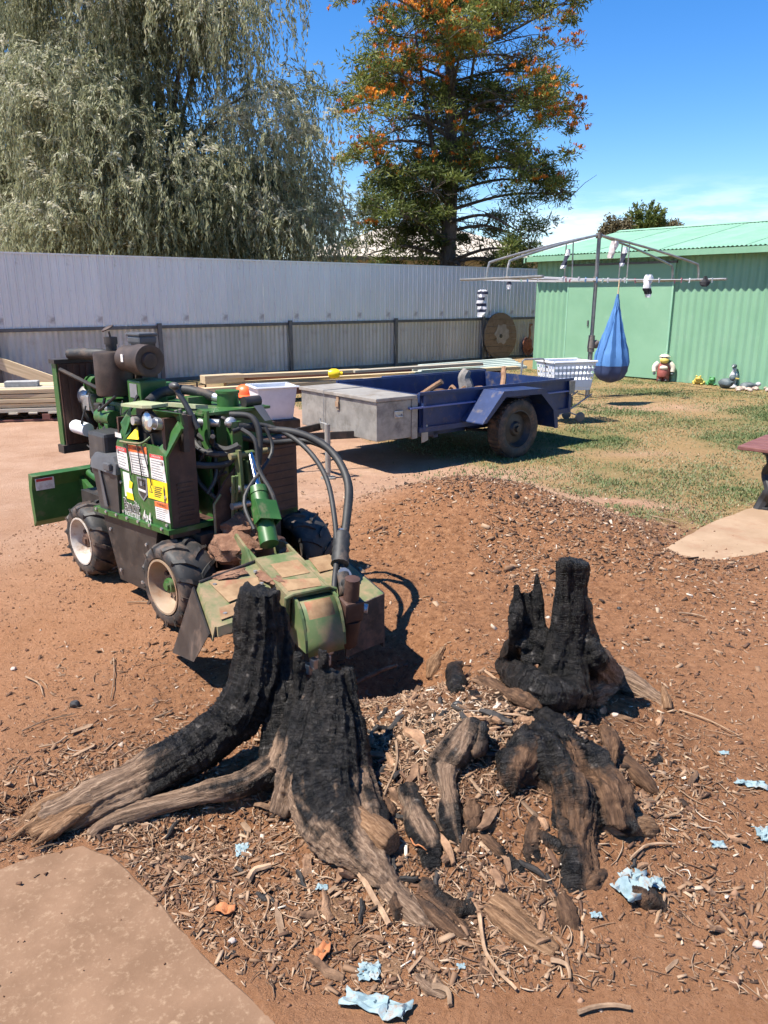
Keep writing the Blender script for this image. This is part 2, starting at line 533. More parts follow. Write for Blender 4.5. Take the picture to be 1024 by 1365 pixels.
def ground_material():
    m = bpy.data.materials.new('soil_and_lawn'); m.use_nodes = True
    nt = m.node_tree; b = nt.nodes['Principled BSDF']
    b.inputs['Roughness'].default_value = 0.95; b.inputs['Specular IOR Level'].default_value = 0.15
    tc = _n(nt, 'ShaderNodeTexCoord')
    def noise_(sc, det=8, rough=0.65):
        n = _n(nt, 'ShaderNodeTexNoise'); n.inputs['Scale'].default_value = sc; n.inputs['Detail'].default_value = det; n.inputs['Roughness'].default_value = rough
        nt.links.new(tc.outputs['Object'], n.inputs['Vector']); return n.outputs[0]
    def ramp(f, *st):
        r = _n(nt, 'ShaderNodeValToRGB'); e = r.color_ramp.elements
        e[0].position, e[0].color = st[0][0], (*st[0][1], 1); e[1].position, e[1].color = st[-1][0], (*st[-1][1], 1)
        for p, c in st[1:-1]:
            k = e.new(p); k.color = (*c, 1)
        nt.links.new(f, r.inputs[0]); return r.outputs[0]
    def mix(f, a, c):
        x = _n(nt, 'ShaderNodeMix', data_type='RGBA'); nt.links.new(f, x.inputs[0]); nt.links.new(a, x.inputs[6]); nt.links.new(c, x.inputs[7]); return x.outputs[2]
    def attr(nm):
        a = _n(nt, 'ShaderNodeAttribute', attribute_name=nm); return a.outputs['Fac']
    soil = ramp(noise_(1.3, 10, 0.7), (0.30, (0.265, 0.118, 0.052)), (0.5, (0.345, 0.175, 0.092)), (0.72, (0.42, 0.235, 0.138)))
    grain = ramp(noise_(55, 6, 0.8), (0.32, (0.12, 0.050, 0.022)), (0.44, (0.30, 0.140, 0.066)), (0.6, (0.37, 0.192, 0.104)), (0.74, (0.54, 0.38, 0.25)))
    x = _n(nt, 'ShaderNodeMix', data_type='RGBA'); x.inputs[0].default_value = 0.5; nt.links.new(soil, x.inputs[6]); nt.links.new(grain, x.inputs[7]); soil = x.outputs[2]
    chipc = ramp(noise_(30, 8, 0.75), (0.30, (0.07, 0.031, 0.015)), (0.44, (0.215, 0.100, 0.048)), (0.60, (0.305, 0.152, 0.076)), (0.76, (0.48, 0.32, 0.20)))
    sand = ramp(noise_(2.2, 10, 0.75), (0.30, (0.31, 0.185, 0.118)), (0.5, (0.39, 0.245, 0.165)), (0.7, (0.46, 0.31, 0.22)))
    soil = mix(attr('sand'), soil, sand)
    c = mix(attr('chip'), soil, chipc)
    black = ramp(noise_(40, 6, 0.7), (0.35, (0.012, 0.011, 0.010)), (0.7, (0.07, 0.045, 0.032)))
    c = mix(attr('char'), c, black)
    turf = ramp(noise_(26, 8, 0.75), (0.3, (0.075, 0.085, 0.026)), (0.5, (0.135, 0.135, 0.05)), (0.7, (0.25, 0.20, 0.10)))
    straw = ramp(noise_(20, 8, 0.75), (0.3, (0.20, 0.125, 0.058)), (0.5, (0.28, 0.185, 0.085)), (0.7, (0.35, 0.235, 0.125)))
    tl = mix(attr('dry'), turf, straw)
    c = mix(attr('lawn'), c, tl)
    nt.links.new(c, b.inputs['Base Color'])
    bp = _n(nt, 'ShaderNodeBump'); bp.inputs['Strength'].default_value = 1.0; bp.inputs['Distance'].default_value = 0.02
    nt.links.new(noise_(70, 8, 0.75), bp.inputs['Height']); nt.links.new(bp.outputs[0], b.inputs['Normal'])
    MATS['ground'] = m
ground_material()
gm = fast_mesh('ground', np.stack([GX, GY, GZ], -1).reshape(-1, 3), quads, 'ground', smooth=True)
for nm, arr in (('lawn', lawn), ('dry', dry), ('chip', chip), ('char', char), ('sand', np.clip((GY - 3.6) / 2.8 + .35 * vnoise(GX * 1.1, GY * 1.1, 81, 4), 0, .9))):
    a = gm.attributes.new(nm, 'FLOAT', 'POINT'); a.data.foreach_set('value', arr.astype(np.float32).ravel())
tag(obj('ground', gm), 'red brown soil yard with a patchy dry lawn behind', None, kind='structure')

# ---- concrete slabs ----------------------------------------------
def slab(name, poly, top, m, label, seed):
    pts = []
    n = len(poly)
    for i in range(n):
        a = Vector((*poly[i], 0)); b = Vector((*poly[(i + 1) % n], 0))
        L = (b - a).length; k = max(1, int(L / 0.035)) if L < 2.5 else 8
        nrm = Vector((-(b - a).y, (b - a).x, 0)).normalized()
        for j in range(k):
            p = a.lerp(b, j / k)
            pts.append(p + nrm * (0.012 * mnoise.noise(p * 9 + Vector((seed, 0, 0))) + 0.007 * mnoise.noise(p * 30)))
    bl = B()
    c = sum(pts, Vector()) / len(pts)
    inner = [p + (c - p).normalized() * 0.012 for p in pts]
    N = len(pts)
    vs = [p + Vector((0, 0, top - 0.10)) for p in pts] + [p + Vector((0, 0, top - 0.008)) for p in pts] + [p + Vector((0, 0, top)) for p in inner]
    fs = []
    for r_ in range(2):
        fs += [(r_ * N + i, r_ * N + (i + 1) % N, (r_ + 1) * N + (i + 1) % N, (r_ + 1) * N + i) for i in range(N)]
    fs.append(tuple(2 * N + i for i in range(N)))
    bl.add(vs, fs)
    return tag(bl.build(name, m), label, None, kind='structure')
mat('path_concrete', (0.165, 0.097, 0.058), (0.215, 0.130, 0.080), rough=0.9, scale=6, detail=10, bump=0.35, bscale=60, bdist=0.004, dirt=(0.29, 0.195, 0.125), dirt_amt=0.26, dirt_scale=60, spec=0.2)
mat('pale_concrete', (0.28, 0.19, 0.12), (0.35, 0.245, 0.16), rough=0.9, scale=3, detail=10, bump=0.3, bscale=50, bdist=0.004, dirt=(0.27, 0.16, 0.10), dirt_amt=0.35, dirt_scale=4, spec=0.2)
slab('path', SLAB_L, 0.010, 'path_concrete', 'dusty concrete path with a crumbled edge beside the stump', 1)
slab('pavement', SLAB_R, 0.035, 'pale_concrete', 'pale concrete slab coming to a point beside the lawn', 2)

# ---- corrugated sheets -------------------------------------------
def corr(width, h, pitch, depth, prof='sine', slope=None):
    """sheet in the x-z plane (ribs run up z) with ribs towards -y; slope = direction of the ribs instead of z"""
    up = Vector(slope) if slope else Vector((0, 0, 1))
    xs = []
    n = max(1, round(width / pitch)); p = width / n
    if prof == 'sine':
        for i in range(n):
            for k in range(6):
                xs.append((i * p + p * k / 6, -depth * 0.5 * (1 + math.cos(2 * math.pi * k / 6))))
    else:
        for i in range(n):
            for t, d in ((0, 1), (0.12, 1), (0.22, 0), (0.50, 0), (0.54, .22), (0.6, .22), (0.64, 0), (0.90, 0)):
                xs.append((i * p + p * t, -depth * d))
    xs.append((width, xs[0][1]))
    bl = B()
    side = Vector((0, 1, 0)) if not slope else Vector((1, 0, 0)).cross(up.normalized())
    lo = [Vector((x, 0, 0)) + side * d * (1 if not slope else -1) for x, d in xs]
    hi = [q + up * h for q in lo]
    m = len(lo)
    bl.add(lo + hi, [(i, i + 1, m + i + 1, m + i) for i in range(m - 1)], prof == 'sine')
    return bl

# ---- fence --------------------------------------------------------
FEN = Frame(-2.05, 16.98, 38)
fz_top = FEN.at(387, 348.5, y=0).z
fz_rail = FEN.at(385, 431.5, y=0).z
mat('zinc_blue', (0.60, 0.61, 0.62), (0.66, 0.67, 0.68), rough=0.42, metal=0.25, scale=1.2, stretch=(1, 1, 0.25), dirt=(0.30, 0.27, 0.25), dirt_amt=0.10, dirt_scale=2)
mat('zinc_old', (0.37, 0.355, 0.33), (0.46, 0.445, 0.415), rough=0.5, metal=0.25, scale=2.5, stretch=(2.5, 2.5, 0.3), dirt=(0.32, 0.26, 0.215), dirt_amt=0.24, dirt_scale=1.6)
mat('post_steel', (0.09, 0.09, 0.092), (0.13, 0.13, 0.135), rough=0.55, metal=0.4, scale=6)
vary(MATS['zinc_blue'], 0.05); vary(MATS['zinc_old'], 0.08)
fence = thing('fence', FEN.o, 'tall corrugated steel fence, newer bluish sheets above weathered grey sheets', 'fence', rz=FEN.rz)
SW = 0.84
up_me = corr(SW, fz_top - fz_rail - 0.03, 0.14, 0.022, 'rib').mesh('sheet', 'zinc_blue')
lo_me = corr(SW, fz_rail - 0.06, 0.105, 0.020, 'sine').mesh('sheet', 'zinc_old')
s0 = -13.2
for i in range(27):
    share('sheet', up_me, fence, (s0 + i * SW, -0.012 - 0.003 * (i % 2), fz_rail + 0.02))
    share('sheet', lo_me, fence, (s0 + i * SW + 0.02, 0.02 - 0.003 * (i % 2), 0.03))
L = 27 * SW
B().bb((s0, -0.045, fz_rail - 0.03), (s0 + L, -0.038 + 0.03, fz_rail + 0.03)).build('rail', 'post_steel', fence)
B().bb((s0, -0.04, fz_top - 0.015), (s0 + L, 0.03, fz_top + 0.012)).build('rail', 'zinc_blue', fence)
B().bb((s0, -0.05, 0.0), (s0 + L, -0.005, 0.06)).build('rail', 'post_steel', fence)
post_me = B().cbox((0, -0.055, (fz_rail + 0.07) / 2 - 0.1), (0.075, 0.06, fz_rail + 0.27), 0.006).mesh('post', 'post_steel')
for k in range(-4, 4):
    share('post', post_me, fence, (k * 2.91, -0.015, 0))
# corner return behind the shed side
# ---- green shed ----------------------------------------------------
_p = G(711, 492)
SH = Frame(_p.x, _p.y, -50)
sh_e = SH.at(770, 341, y=0).z                       # eave height
dx0, dx1 = SH.at(754, 480, y=0).x, SH.at(889, 480, y=0).x
d_top = SH.at(800, 354, y=0).z
mat('shed_green', (0.165, 0.325, 0.205), (0.20, 0.365, 0.24), rough=0.5, scale=1.5, stretch=(1, 1, .4), dirt=(0.24, 0.37, 0.26), dirt_amt=0.12, dirt_scale=3, bump=0.03, bscale=2)
mat('shed_door', (0.175, 0.335, 0.215), (0.205, 0.375, 0.245), rough=0.5, scale=1.1, dirt=(0.24, 0.40, 0.27), dirt_amt=0.1, dirt_scale=1.5, bump=0.08, bscale=1.2, bdist=0.05)
mat('roof_green', (0.20, 0.39, 0.265), (0.25, 0.44, 0.31), rough=0.55, scale=2)
vary(MATS['roof_green'], 0.06); vary(MATS['shed_green'], 0.04)
shed = thing('shed', SH.o, 'pale green corrugated steel shed with a wide flat door', 'shed', rz=SH.rz)
SHL, SHD = 9.5, 6.4
def wallrun(xa, xb, za, zb, y=0.0):
    n = max(1, round((xb - xa) / 0.84)); w = (xb - xa) / n
    me = corr(w, zb - za, 0.14, 0.03, 'sine').mesh('wall_sheet', 'shed_green')
    for i in range(n):
        share('wall_sheet', me, shed, (xa + i * w, y - 0.002 * (i % 2), za))
wallrun(0, dx0, 0.0, sh_e + .05)
wallrun(dx0, dx1, d_top + 0.03, sh_e + .05)
wallrun(dx1, SHL, 0.0, sh_e + .05)
door = B().bb((dx0 + 0.01, -0.055, 0.03), (dx1 - 0.01, -0.015, d_top)).build('door', 'shed_door', shed)
B().bb((dx0 - 0.05, -0.07, d_top), (dx1 + 0.05, -0.02, d_top + 0.045)).build('door_track', 'post_steel', door)
B().bb((dx0 - 0.02, -0.06, 0.0), (dx0 + 0.008, -0.012, d_top)).build('door_trim', 'roof_green', door)
B().bb((dx1 - 0.008, -0.06, 0.0), (dx1 + 0.03, -0.012, d_top)).build('door_trim', 'roof_green', door)
B().bb((dx0 + 0.55, -0.075, 1.0), (dx0 + 0.58, -0.05, 1.12)).build('door_handle', 'post_steel', door)
# side walls, back wall and gables (one skin each)
rise = 0.62; half = SHD / 2; ov = 0.32; slope_v = Vector((0, half, rise)); 
for xx in (0.0, SHL):
    B().prism([(xx, 0.03, 0), (xx, SHD, 0), (xx, SHD, sh_e), (xx, half, sh_e + rise - 0.03), (xx, 0.03, sh_e)], (0.03 if xx == 0 else -0.03, 0, 0)).build('side_wall', 'shed_green', shed)
B().bb((0, SHD, 0), (SHL, SHD + 0.03, sh_e)).build('back_wall', 'shed_green', shed)
B().bb((-0.06, -ov - 0.02, sh_e - 0.10), (SHL + 0.06, -ov + 0.07, sh_e + 0.005)).build('gutter', 'shed_green', shed)
B().bb((-0.05, -ov + 0.08, sh_e - 0.02), (SHL + 0.05, -0.04, sh_e - 0.005)).build('soffit', 'shed_green', shed)
sl = (slope_v + Vector((0, ov, rise * ov / half)))
rw = 0.82
me_f = corr(rw, sl.length, 0.082, 0.02, 'sine', slope=sl.normalized()).mesh('roof_sheet', 'roof_green')
nrf = int((SHL + 0.2) / rw) + 1
for i in range(nrf):
    share('roof_sheet', me_f, shed, (-0.12 + i * (rw - 0.004), -ov, sh_e + 0.035 - rise * ov / half + 0.04 + 0.004 * (i % 2)))
B().prism([(-0.12, half, sh_e + rise + 0.05), (-0.12, SHD + ov, sh_e - rise * ov / half + 0.05), (SHL + 0.2, SHD + ov, sh_e - rise * ov / half + 0.05), (SHL + 0.2, half, sh_e + rise + 0.05)], (0, 0, 0.012)).build('roof_sheet', 'roof_green', shed)
rid = sh_e + rise + 0.075
B().prism([(-0.14, half - 0.16, rid), (-0.14, half, rid + 0.045), (-0.14, half + 0.16, rid)], (SHL + 0.36, 0, 0)).build('ridge_cap', 'roof_green', shed)
B().prism([(-0.16, -ov, sh_e - 0.02), (-0.16, half, sh_e + rise + 0.05), (-0.16, half, sh_e + rise - 0.06), (-0.16, -ov, sh_e - 0.12)], (0.03, 0, 0)).build('barge_board', 'roof_green', shed)

# ---- neighbour's house behind the fence ----------------------------
mat('house_roof', (0.42, 0.37, 0.30), (0.50, 0.44, 0.36), rough=0.7, scale=2, stretch=(.3, 3, 3))
mat('house_wall', (0.42, 0.36, 0.25), (0.48, 0.42, 0.30), rough=0.85, scale=3, bump=0.2)
mat('dark_trim', (0.05, 0.045, 0.04), (0.08, 0.07, 0.06), rough=0.5)
hx = at_depth(570, 345, 36.0)
house = thing('house', (hx.x, 36.0, 0), 'neighbouring house with a pale hipped roof behind the fence', 'house', rz=R(8))
he = at_depth(500, 344, 36).z; hr = at_depth(560, 303, 40).z
B().bb((-5.2, 0, 0), (5.6, 8, he - 0.05)).build('wall', 'house_wall', house)
rf = B()
rf.add([(-5.9, -.6, he), (6.3, -.6, he), (6.3, 8.6, he), (-5.9, 8.6, he), (-1.4, 4, hr), (1.8, 4, hr)], [(0, 1, 5, 4), (1, 2, 5), (2, 3, 4, 5), (3, 0, 4), (0, 3, 2, 1)])
rfo = rf.build('roof', 'house_roof', house)
B().bb((-6.0, -.74, he - 0.12), (6.4, -.61, he + 0.02)).build('gutter', 'dark_trim', rfo)
for k in range(2):
    wdw = B().bb((-3.6 + k * 4.6, -0.05, 1.0), (-1.9 + k * 4.6, 0.02, he - 0.55)).build('window', 'dark_trim', house)
B().bb((-0.9, -0.05, 0.1), (0.0, 0.02, he - 0.4)).build('door', 'dark_trim', house)

# ---- leaves --------------------------------------------------------
def leaf_quads(c, d, length, width, rnd):
    """narrow diamond leaves: centres c, directions d (n,3)"""
    d = d / np.linalg.norm(d, axis=1, keepdims=True)
    r_ = rnd.normal(size=d.shape); s = np.cross(d, r_); s /= np.linalg.norm(s, axis=1, keepdims=True) + 1e-9
    L = length[:, None]; W = width[:, None]
    v = np.stack([c - d * L * 0.5, c + s * W * 0.5, c + d * L * 0.5, c - s * W * 0.5], 1)
    q = np.arange(len(c) * 4).reshape(-1, 4)
    return v.reshape(-1, 3), q
mat('bark_grey', (0.045, 0.036, 0.028), (0.12, 0.098, 0.078), rough=0.9, scale=6, stretch=(1, 1, .25), bump=0.6, bscale=12, bdist=0.03)
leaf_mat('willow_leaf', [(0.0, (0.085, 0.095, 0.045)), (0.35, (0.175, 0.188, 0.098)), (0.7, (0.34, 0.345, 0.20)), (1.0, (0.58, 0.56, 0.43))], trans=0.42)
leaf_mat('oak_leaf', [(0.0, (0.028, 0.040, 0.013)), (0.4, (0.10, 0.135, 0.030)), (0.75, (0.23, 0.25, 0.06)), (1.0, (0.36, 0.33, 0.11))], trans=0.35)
leaf_mat('oak_flower', [(0.0, (0.20, 0.045, 0.010)), (0.5, (0.60, 0.17, 0.014)), (1.0, (0.80, 0.33, 0.03))], trans=0.25)
leaf_mat('dry_leaf', [(0.0, (0.05, 0.045, 0.02)), (1.0, (0.21, 0.165, 0.085))], trans=0.2)

def limbs_mesh(paths, name, m, parent):
    bl = B()
    for pts, r0, r1 in paths:
        n = len(pts)
        bl.tube(pts, [r0 + (r1 - r0) * i / (n - 1) for i in range(n)], n=6 if r0 > 0.05 else 4, caps=False)
    return bl.build(name, m, parent)

def weeping_tree(name, label, cx, cy, rx, ry, rz, z0, n_tip, seed, strands=15, facing=True):
    rnd = np.random.default_rng(seed); rr = random.Random(seed)
    root = thing(name, (cx, cy, 0), label, 'tree', 'trees behind the fence')
    paths = []
    trunk = spline([(0, 0, -0.1), (0.15, 0.1, 1.3), (-0.1, 0.2, 2.6), (0.2, 0.1, z0 + 0.6)], 4)
    C_, D_, L_, W_, T_ = [], [], [], [], []
    tips = []
    while len(tips) < n_tip:
        low = len(tips) < n_tip * .22
        th = rr.uniform(math.pi * 1.08, math.pi * 1.92) if low else rr.uniform(0, 2 * math.pi)
        ph = math.asin(rr.uniform(-0.12, .22) if low else rr.uniform(-0.05, 1.0))
        d = Vector((math.cos(th) * math.cos(ph), math.sin(th) * math.cos(ph), math.sin(ph)))
        if facing and d.y > 0.15 and rr.random() < 0.75:
            continue
        f = rr.choice([.98, .90, .80, .66]) * (1 + 0.14 * mnoise.noise(d * 2.1 + Vector((seed, 0, 0))))
        bxf = 1 / (math.hypot(d.x, d.y) ** 3.2 + abs(d.z) ** 3.2) ** (1 / 3.2)
        c = Vector((d.x * (rx - .9) * f * bxf, d.y * (ry - .9) * f * bxf, z0 + d.z * (rz - .8) * f * bxf)); lr = rr.uniform(.75, 1.45)
        lt_ = .52 + rr.gauss(0, .13)
        for _ in range(10):
            e = Vector((rr.gauss(0, 1), rr.gauss(0, 1), abs(rr.gauss(0.2, .8)))).normalized()
            tips.append((c + Vector((e.x * lr, e.y * lr, e.z * lr * .8)), (e * .8 + d * .5), lt_, f))
    for k, (tip, d, lt_, f) in enumerate(tips):
        if tip.z < 1.5:
            continue
        if k % 12 == 0:
            st = Vector((0.1, 0.1, rr.uniform(2.2, z0 + 0.8)))
            mid = st.lerp(tip, 0.55) + Vector((0, 0, 0.7))
            paths.append((spline([st, mid, tip], 4), 0.07, 0.01))
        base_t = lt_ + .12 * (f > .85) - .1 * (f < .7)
        # direction the whole bough leans
        lean = Vector((d.x, d.y, 0)); lean = lean.normalized() if lean.length > 0.05 else Vector((rr.uniform(-1, 1), rr.uniform(-1, 1), 0)).normalized()
        for _ in range(strands):
            a = rr.uniform(-1.1, 1.1)
            o = Vector((lean.x * math.cos(a) - lean.y * math.sin(a), lean.x * math.sin(a) + lean.y * math.cos(a), 0))
            reach = rr.uniform(0.2, 0.9); hang = rr.uniform(0.6, 2.5) * (0.7 + 0.3 * min(1, tip.z / 5))
            hang = min(hang, tip.z - 0.9)
            st = tip + Vector((rr.gauss(0, .38), rr.gauss(0, .38), rr.gauss(0, .26)))
            n = int((reach + hang) / 0.072)
            t = np.linspace(0, 1, n)
            x = reach * (1 - (1 - t) ** 2.2); up = rr.uniform(0.1, 0.32)
            zz = up * np.sin(np.clip(t * 2.6, 0, math.pi)) * (t < 0.6) - hang * np.clip(t - 0.12, 0, 1) ** 1.55
            sway = 0.06 * np.sin(t * 7 + rr.uniform(0, 6))
            P_ = np.stack([st.x + o.x * x + sway, st.y + o.y * x + sway * 0.6, st.z + zz], 1)
            tan = np.gradient(P_, axis=0)
            for rep in range(2):
                off = rnd.normal(scale=0.030, size=P_.shape)
                dd = tan / (np.linalg.norm(tan, axis=1, keepdims=True) + 1e-9) + rnd.normal(scale=0.42, size=P_.shape) + np.array([0, 0, -0.4])
                C_.append(P_ + off); D_.append(dd)
                L_.append(rnd.uniform(0.10, 0.19, n)); W_.append(rnd.uniform(0.022, 0.042, n))
                T_.append(np.clip(base_t + 0.42 * np.exp(-(t / 0.25) ** 2) - 0.10 * t + rnd.normal(scale=0.11, size=n), 0, 1))  # paler at the arch tops: leaf highlights painted into tone, besides own pale colour
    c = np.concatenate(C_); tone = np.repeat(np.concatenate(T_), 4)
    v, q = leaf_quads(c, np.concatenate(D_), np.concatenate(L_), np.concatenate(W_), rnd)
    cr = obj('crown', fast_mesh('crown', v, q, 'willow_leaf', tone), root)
    tb = B(); tb.tube(trunk, [0.34 - 0.014 * i for i in range(len(trunk))], n=10)
    to = tb.build('trunk', 'bark_grey', root)
    limbs_mesh(paths, 'limbs', 'bark_grey', to)
    print('weeping', len(q))
    return root
wc = at_depth(214, 380, 22.5)
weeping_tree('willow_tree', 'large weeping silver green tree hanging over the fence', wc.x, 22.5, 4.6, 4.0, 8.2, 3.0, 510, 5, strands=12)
wc2 = at_depth(10, 380, 26.0)
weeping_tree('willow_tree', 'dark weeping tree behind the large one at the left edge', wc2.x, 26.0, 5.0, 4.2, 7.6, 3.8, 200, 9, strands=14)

def oak_tree():
    rnd = np.random.default_rng(31); rr = random.Random(31)
    Y0 = 27.0
    c0 = at_depth(594, 380, Y0)
    root = thing('silky_oak_tree', (c0.x, Y0, 0), 'tall open tree with orange flowers behind the fence', 'tree', 'trees behind the fence')
    Ht = 12.6
    trunk = spline([(0, 0, -.1), (0.05, 0, 2.5), (0.12, 0.1, 5.5), (0.0, 0, 8.5), (-0.1, 0, 10.8), (-.15, 0, Ht)], 5)
    tb = B(); n = len(trunk)
    tb.tube(trunk, [0.33 * (1 - 0.9 * i / (n - 1)) for i in range(n)], n=10)
    to = tb.build('trunk', 'bark_grey', root)
    paths = []; CL = []; twigs = []
    # two leading stems beside the main one
    for s in ((0.9, 0.3, 9.8), (-1.1, -0.2, 9.4)):
        paths.append((spline([(0.08, 0, 4.6), (s[0] * .5, s[1], 6.4), s], 5), 0.13, 0.03))
    for k in range(62):
        z = 2.0 + (Ht - 2.6) * (k / 62) ** 0.95 + rr.uniform(-.25, .25)
        th = k * 2.399 + rr.uniform(-.35, .35)
        # crown outline: broad low, widest at mid height
        t = z / Ht
        half = float(np.interp(t, [0.1, 0.25, 0.42, 0.58, 0.75, 0.9, 1.0], [3.2, 4.0, 4.5, 4.5, 4.3, 3.8, 2.4]))
        Lk = half * rr.uniform(0.5, 0.92)
        d = Vector((math.cos(th), math.sin(th) * 0.85, 0))
        st = Vector((0.1 * t, 0, z))
        droop = rr.uniform(-0.9, 0.5) if t < 0.45 else rr.uniform(0.0, 1.3)
        p1 = st + d * Lk * 0.5 + Vector((0, 0, 0.25 * Lk * 0.4 + droop * 0.3))
        p2 = st + d * Lk + Vector((0, 0, droop * 1.1 + rr.uniform(-.2, .3)))
        pts = spline([st, p1, p2], 5)
        paths.append((pts, 0.085 * (1 - 0.5 * t), 0.012))
        for j in range(1, len(pts)):
            u = j / (len(pts) - 1)
            for _ in range(2 if u < 0.6 else 3):
                e = pts[j] + Vector((rr.gauss(0, .55), rr.gauss(0, .55), rr.gauss(0.12, .38)))
                twigs.append(([pts[j], pts[j].lerp(e, .5) + Vector((0, 0, .06)), e], 0.016, 0.005))
                if rr.random() < 0.62 + 0.45 * u and mnoise.noise(e * .62 + Vector((9, 4, 2))) > -.16 and e.x < 4.25:
                    CL.append((e, u, t))
    # bare dead twigs at the right near the top, and low ones inside
    for k in range(34):
        if k < 16:
            s = Vector((1.4, 0, 9.4 + rr.uniform(-1.8, 1.2))); e = s + Vector((rr.uniform(.6, 1.7), rr.uniform(-.5, .5), rr.uniform(-.3, 1.0)))
        else:
            a = rr.uniform(0, 6.28); s = Vector((0, 0, rr.uniform(2.4, 6.5))); e = s + Vector((math.cos(a) * rr.uniform(1, 3.2), math.sin(a) * 2.4, rr.uniform(-1.0, .7)))
        m_ = s.lerp(e, .5) + Vector((rr.gauss(0, .2), 0, rr.gauss(0, .2)))
        twigs.append((spline([s, m_, e], 3), 0.022, 0.005))
        for _ in range(3):
            b = m_.lerp(e, rr.random()); twigs.append(([b, b + Vector((rr.gauss(0, .3), rr.gauss(0, .2), rr.gauss(0.1, .25)))], 0.012, 0.004))
    limbs_mesh(paths, 'limbs', 'bark_grey', to)
    limbs_mesh(twigs, 'twigs', 'bark_grey', to)
    C_, D_, L_, W_, T_ = [], [], [], [], []
    FC, FD, FL, FW_, FT = [], [], [], [], []
    DC, DD, DL, DW, DT = [], [], [], [], []
    for e, u, t in CL:
        e = np.array(e); n = rr.randint(85, 140); rad = rr.uniform(0.26, 0.55)
        dv = rnd.normal(size=(n, 3)); dv[:, 2] = dv[:, 2] * 0.75 + 0.12
        dv /= np.linalg.norm(dv, axis=1, keepdims=True)
        r_ = rad * rnd.uniform(0.25, 1.0, n)[:, None]
        p = e + dv * r_ * np.array([1.15, 1.15, 0.8])
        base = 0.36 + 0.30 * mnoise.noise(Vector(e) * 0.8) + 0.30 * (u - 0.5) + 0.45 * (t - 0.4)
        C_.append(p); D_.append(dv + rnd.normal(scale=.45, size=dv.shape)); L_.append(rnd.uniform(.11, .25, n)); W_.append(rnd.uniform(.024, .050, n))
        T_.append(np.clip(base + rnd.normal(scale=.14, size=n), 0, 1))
        fl = mnoise.noise(Vector(e) * 0.42 + Vector((3, 1, 7)))
        if t > 0.36 and rr.random() < 0.16 + 3.4 * max(fl + .05, 0) * min(1, (t - .3) * 2.2) and u > 0.3:
            for _ in range(rr.randint(5, 10)):
                b = e + rnd.normal(scale=(.32, .32, .12)) + np.array([0, 0, rad * 0.45])
                k = 22
                ax = rnd.normal(size=3) * np.array([1, 1, .15]); ax /= np.linalg.norm(ax)
                tt = rnd.uniform(-.13, .13, k)[:, None]
                FC.append(b + ax * tt + rnd.normal(scale=.018, size=(k, 3)) + np.array([0, 0, .03]))
                dd = rnd.normal(scale=.5, size=(k, 3)) + np.array([0, 0, 1.0])
                FD.append(dd); FL.append(rnd.uniform(.08, .14, k)); FW_.append(rnd.uniform(.025, .045, k)); FT.append(np.clip(0.55 + rr.gauss(0, .2) + rnd.normal(scale=.15, size=k), 0, 1))
        elif t < 0.36 and rr.random() < 0.35:
            k = 26
            DC.append(e + rnd.normal(scale=(.3, .3, .18), size=(k, 3))); DD.append(rnd.normal(size=(k, 3))); DL.append(rnd.uniform(.08, .16, k)); DW.append(rnd.uniform(.012, .03, k)); DT.append(rnd.uniform(0, 1, k))
    cat = np.concatenate
    v, q = leaf_quads(cat(C_), cat(D_), cat(L_), cat(W_), rnd)
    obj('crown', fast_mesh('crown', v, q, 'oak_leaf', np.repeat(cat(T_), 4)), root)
    print('oak', len(q))
    v, q = leaf_quads(cat(FC), cat(FD), cat(FL), cat(FW_), rnd)
    f = obj('flowers', fast_mesh('flowers', v, q, 'oak_flower', np.repeat(cat(FT), 4)), root); f['kind'] = 'stuff'; f['label'] = 'clusters of orange flowers over the branches'
    v, q = leaf_quads(cat(DC), cat(DD), cat(DL), cat(DW), rnd)
    f = obj('dead_foliage', fast_mesh('dead_foliage', v, q, 'dry_leaf', np.repeat(cat(DT), 4)), root); f['kind'] = 'stuff'
oak_tree()

def bush_tree(name, label, px, py_top, Y, w, h, m, seed, spiky=False):
    rnd = np.random.default_rng(seed); rr = random.Random(seed)
    top = at_depth(px, py_top, Y)
    root = thing(name, (top.x, Y, 0), label, 'tree', 'trees beyond the shed')
    tb = B(); tb.tube([(0, 0, -.1), (.1, 0, top.z * .5), (0, 0, top.z * .92)], [.3, .2, .05], n=7)
    to = tb.build('trunk', 'bark_grey', root)
    C_, D_, T_, paths = [], [], [], []
    for k in range(110):
        d = Vector((rr.gauss(0, 1), rr.gauss(0, 1), rr.gauss(0, 1))).normalized()
        e = Vector((d.x * w, d.y * w, top.z - h * 0.5 + d.z * h * 0.5)) * 1
        e = Vector((0, 0, top.z - h * .5)).lerp(e, rr.uniform(.55, 1.0))
        if k % 4 == 0:
            paths.append(([Vector((0, 0, top.z - h * rr.uniform(.5, .9))), e], .06, .015))
        n = 60
        if spiky:
            a = Vector((d.x * .7, d.y * .7, 0.75)).normalized(); tt = rnd.uniform(0, 1.1, n)[:, None]
            C_.append(np.array(e) + np.array(a) * tt + rnd.normal(scale=.06, size=(n, 3))); D_.append(np.array(a) + rnd.normal(scale=.6, size=(n, 3)))
        else:
            C_.append(np.array(e) + rnd.normal(scale=w * .17, size=(n, 3))); D_.append(rnd.normal(size=(n, 3)))
        T_.append(np.clip(.4 + .2 * mnoise.noise(e) + rnd.normal(scale=.15, size=n), 0, 1))
    limbs_mesh(paths, 'limbs', 'bark_grey', to)
    c = np.concatenate(C_); n = len(c)
    v, q = leaf_quads(c, np.concatenate(D_), rnd.uniform(.16, .34, n), rnd.uniform(.05, .10, n), rnd)
    obj('crown', fast_mesh('crown', v, q, m, np.repeat(np.concatenate(T_), 4)), root)
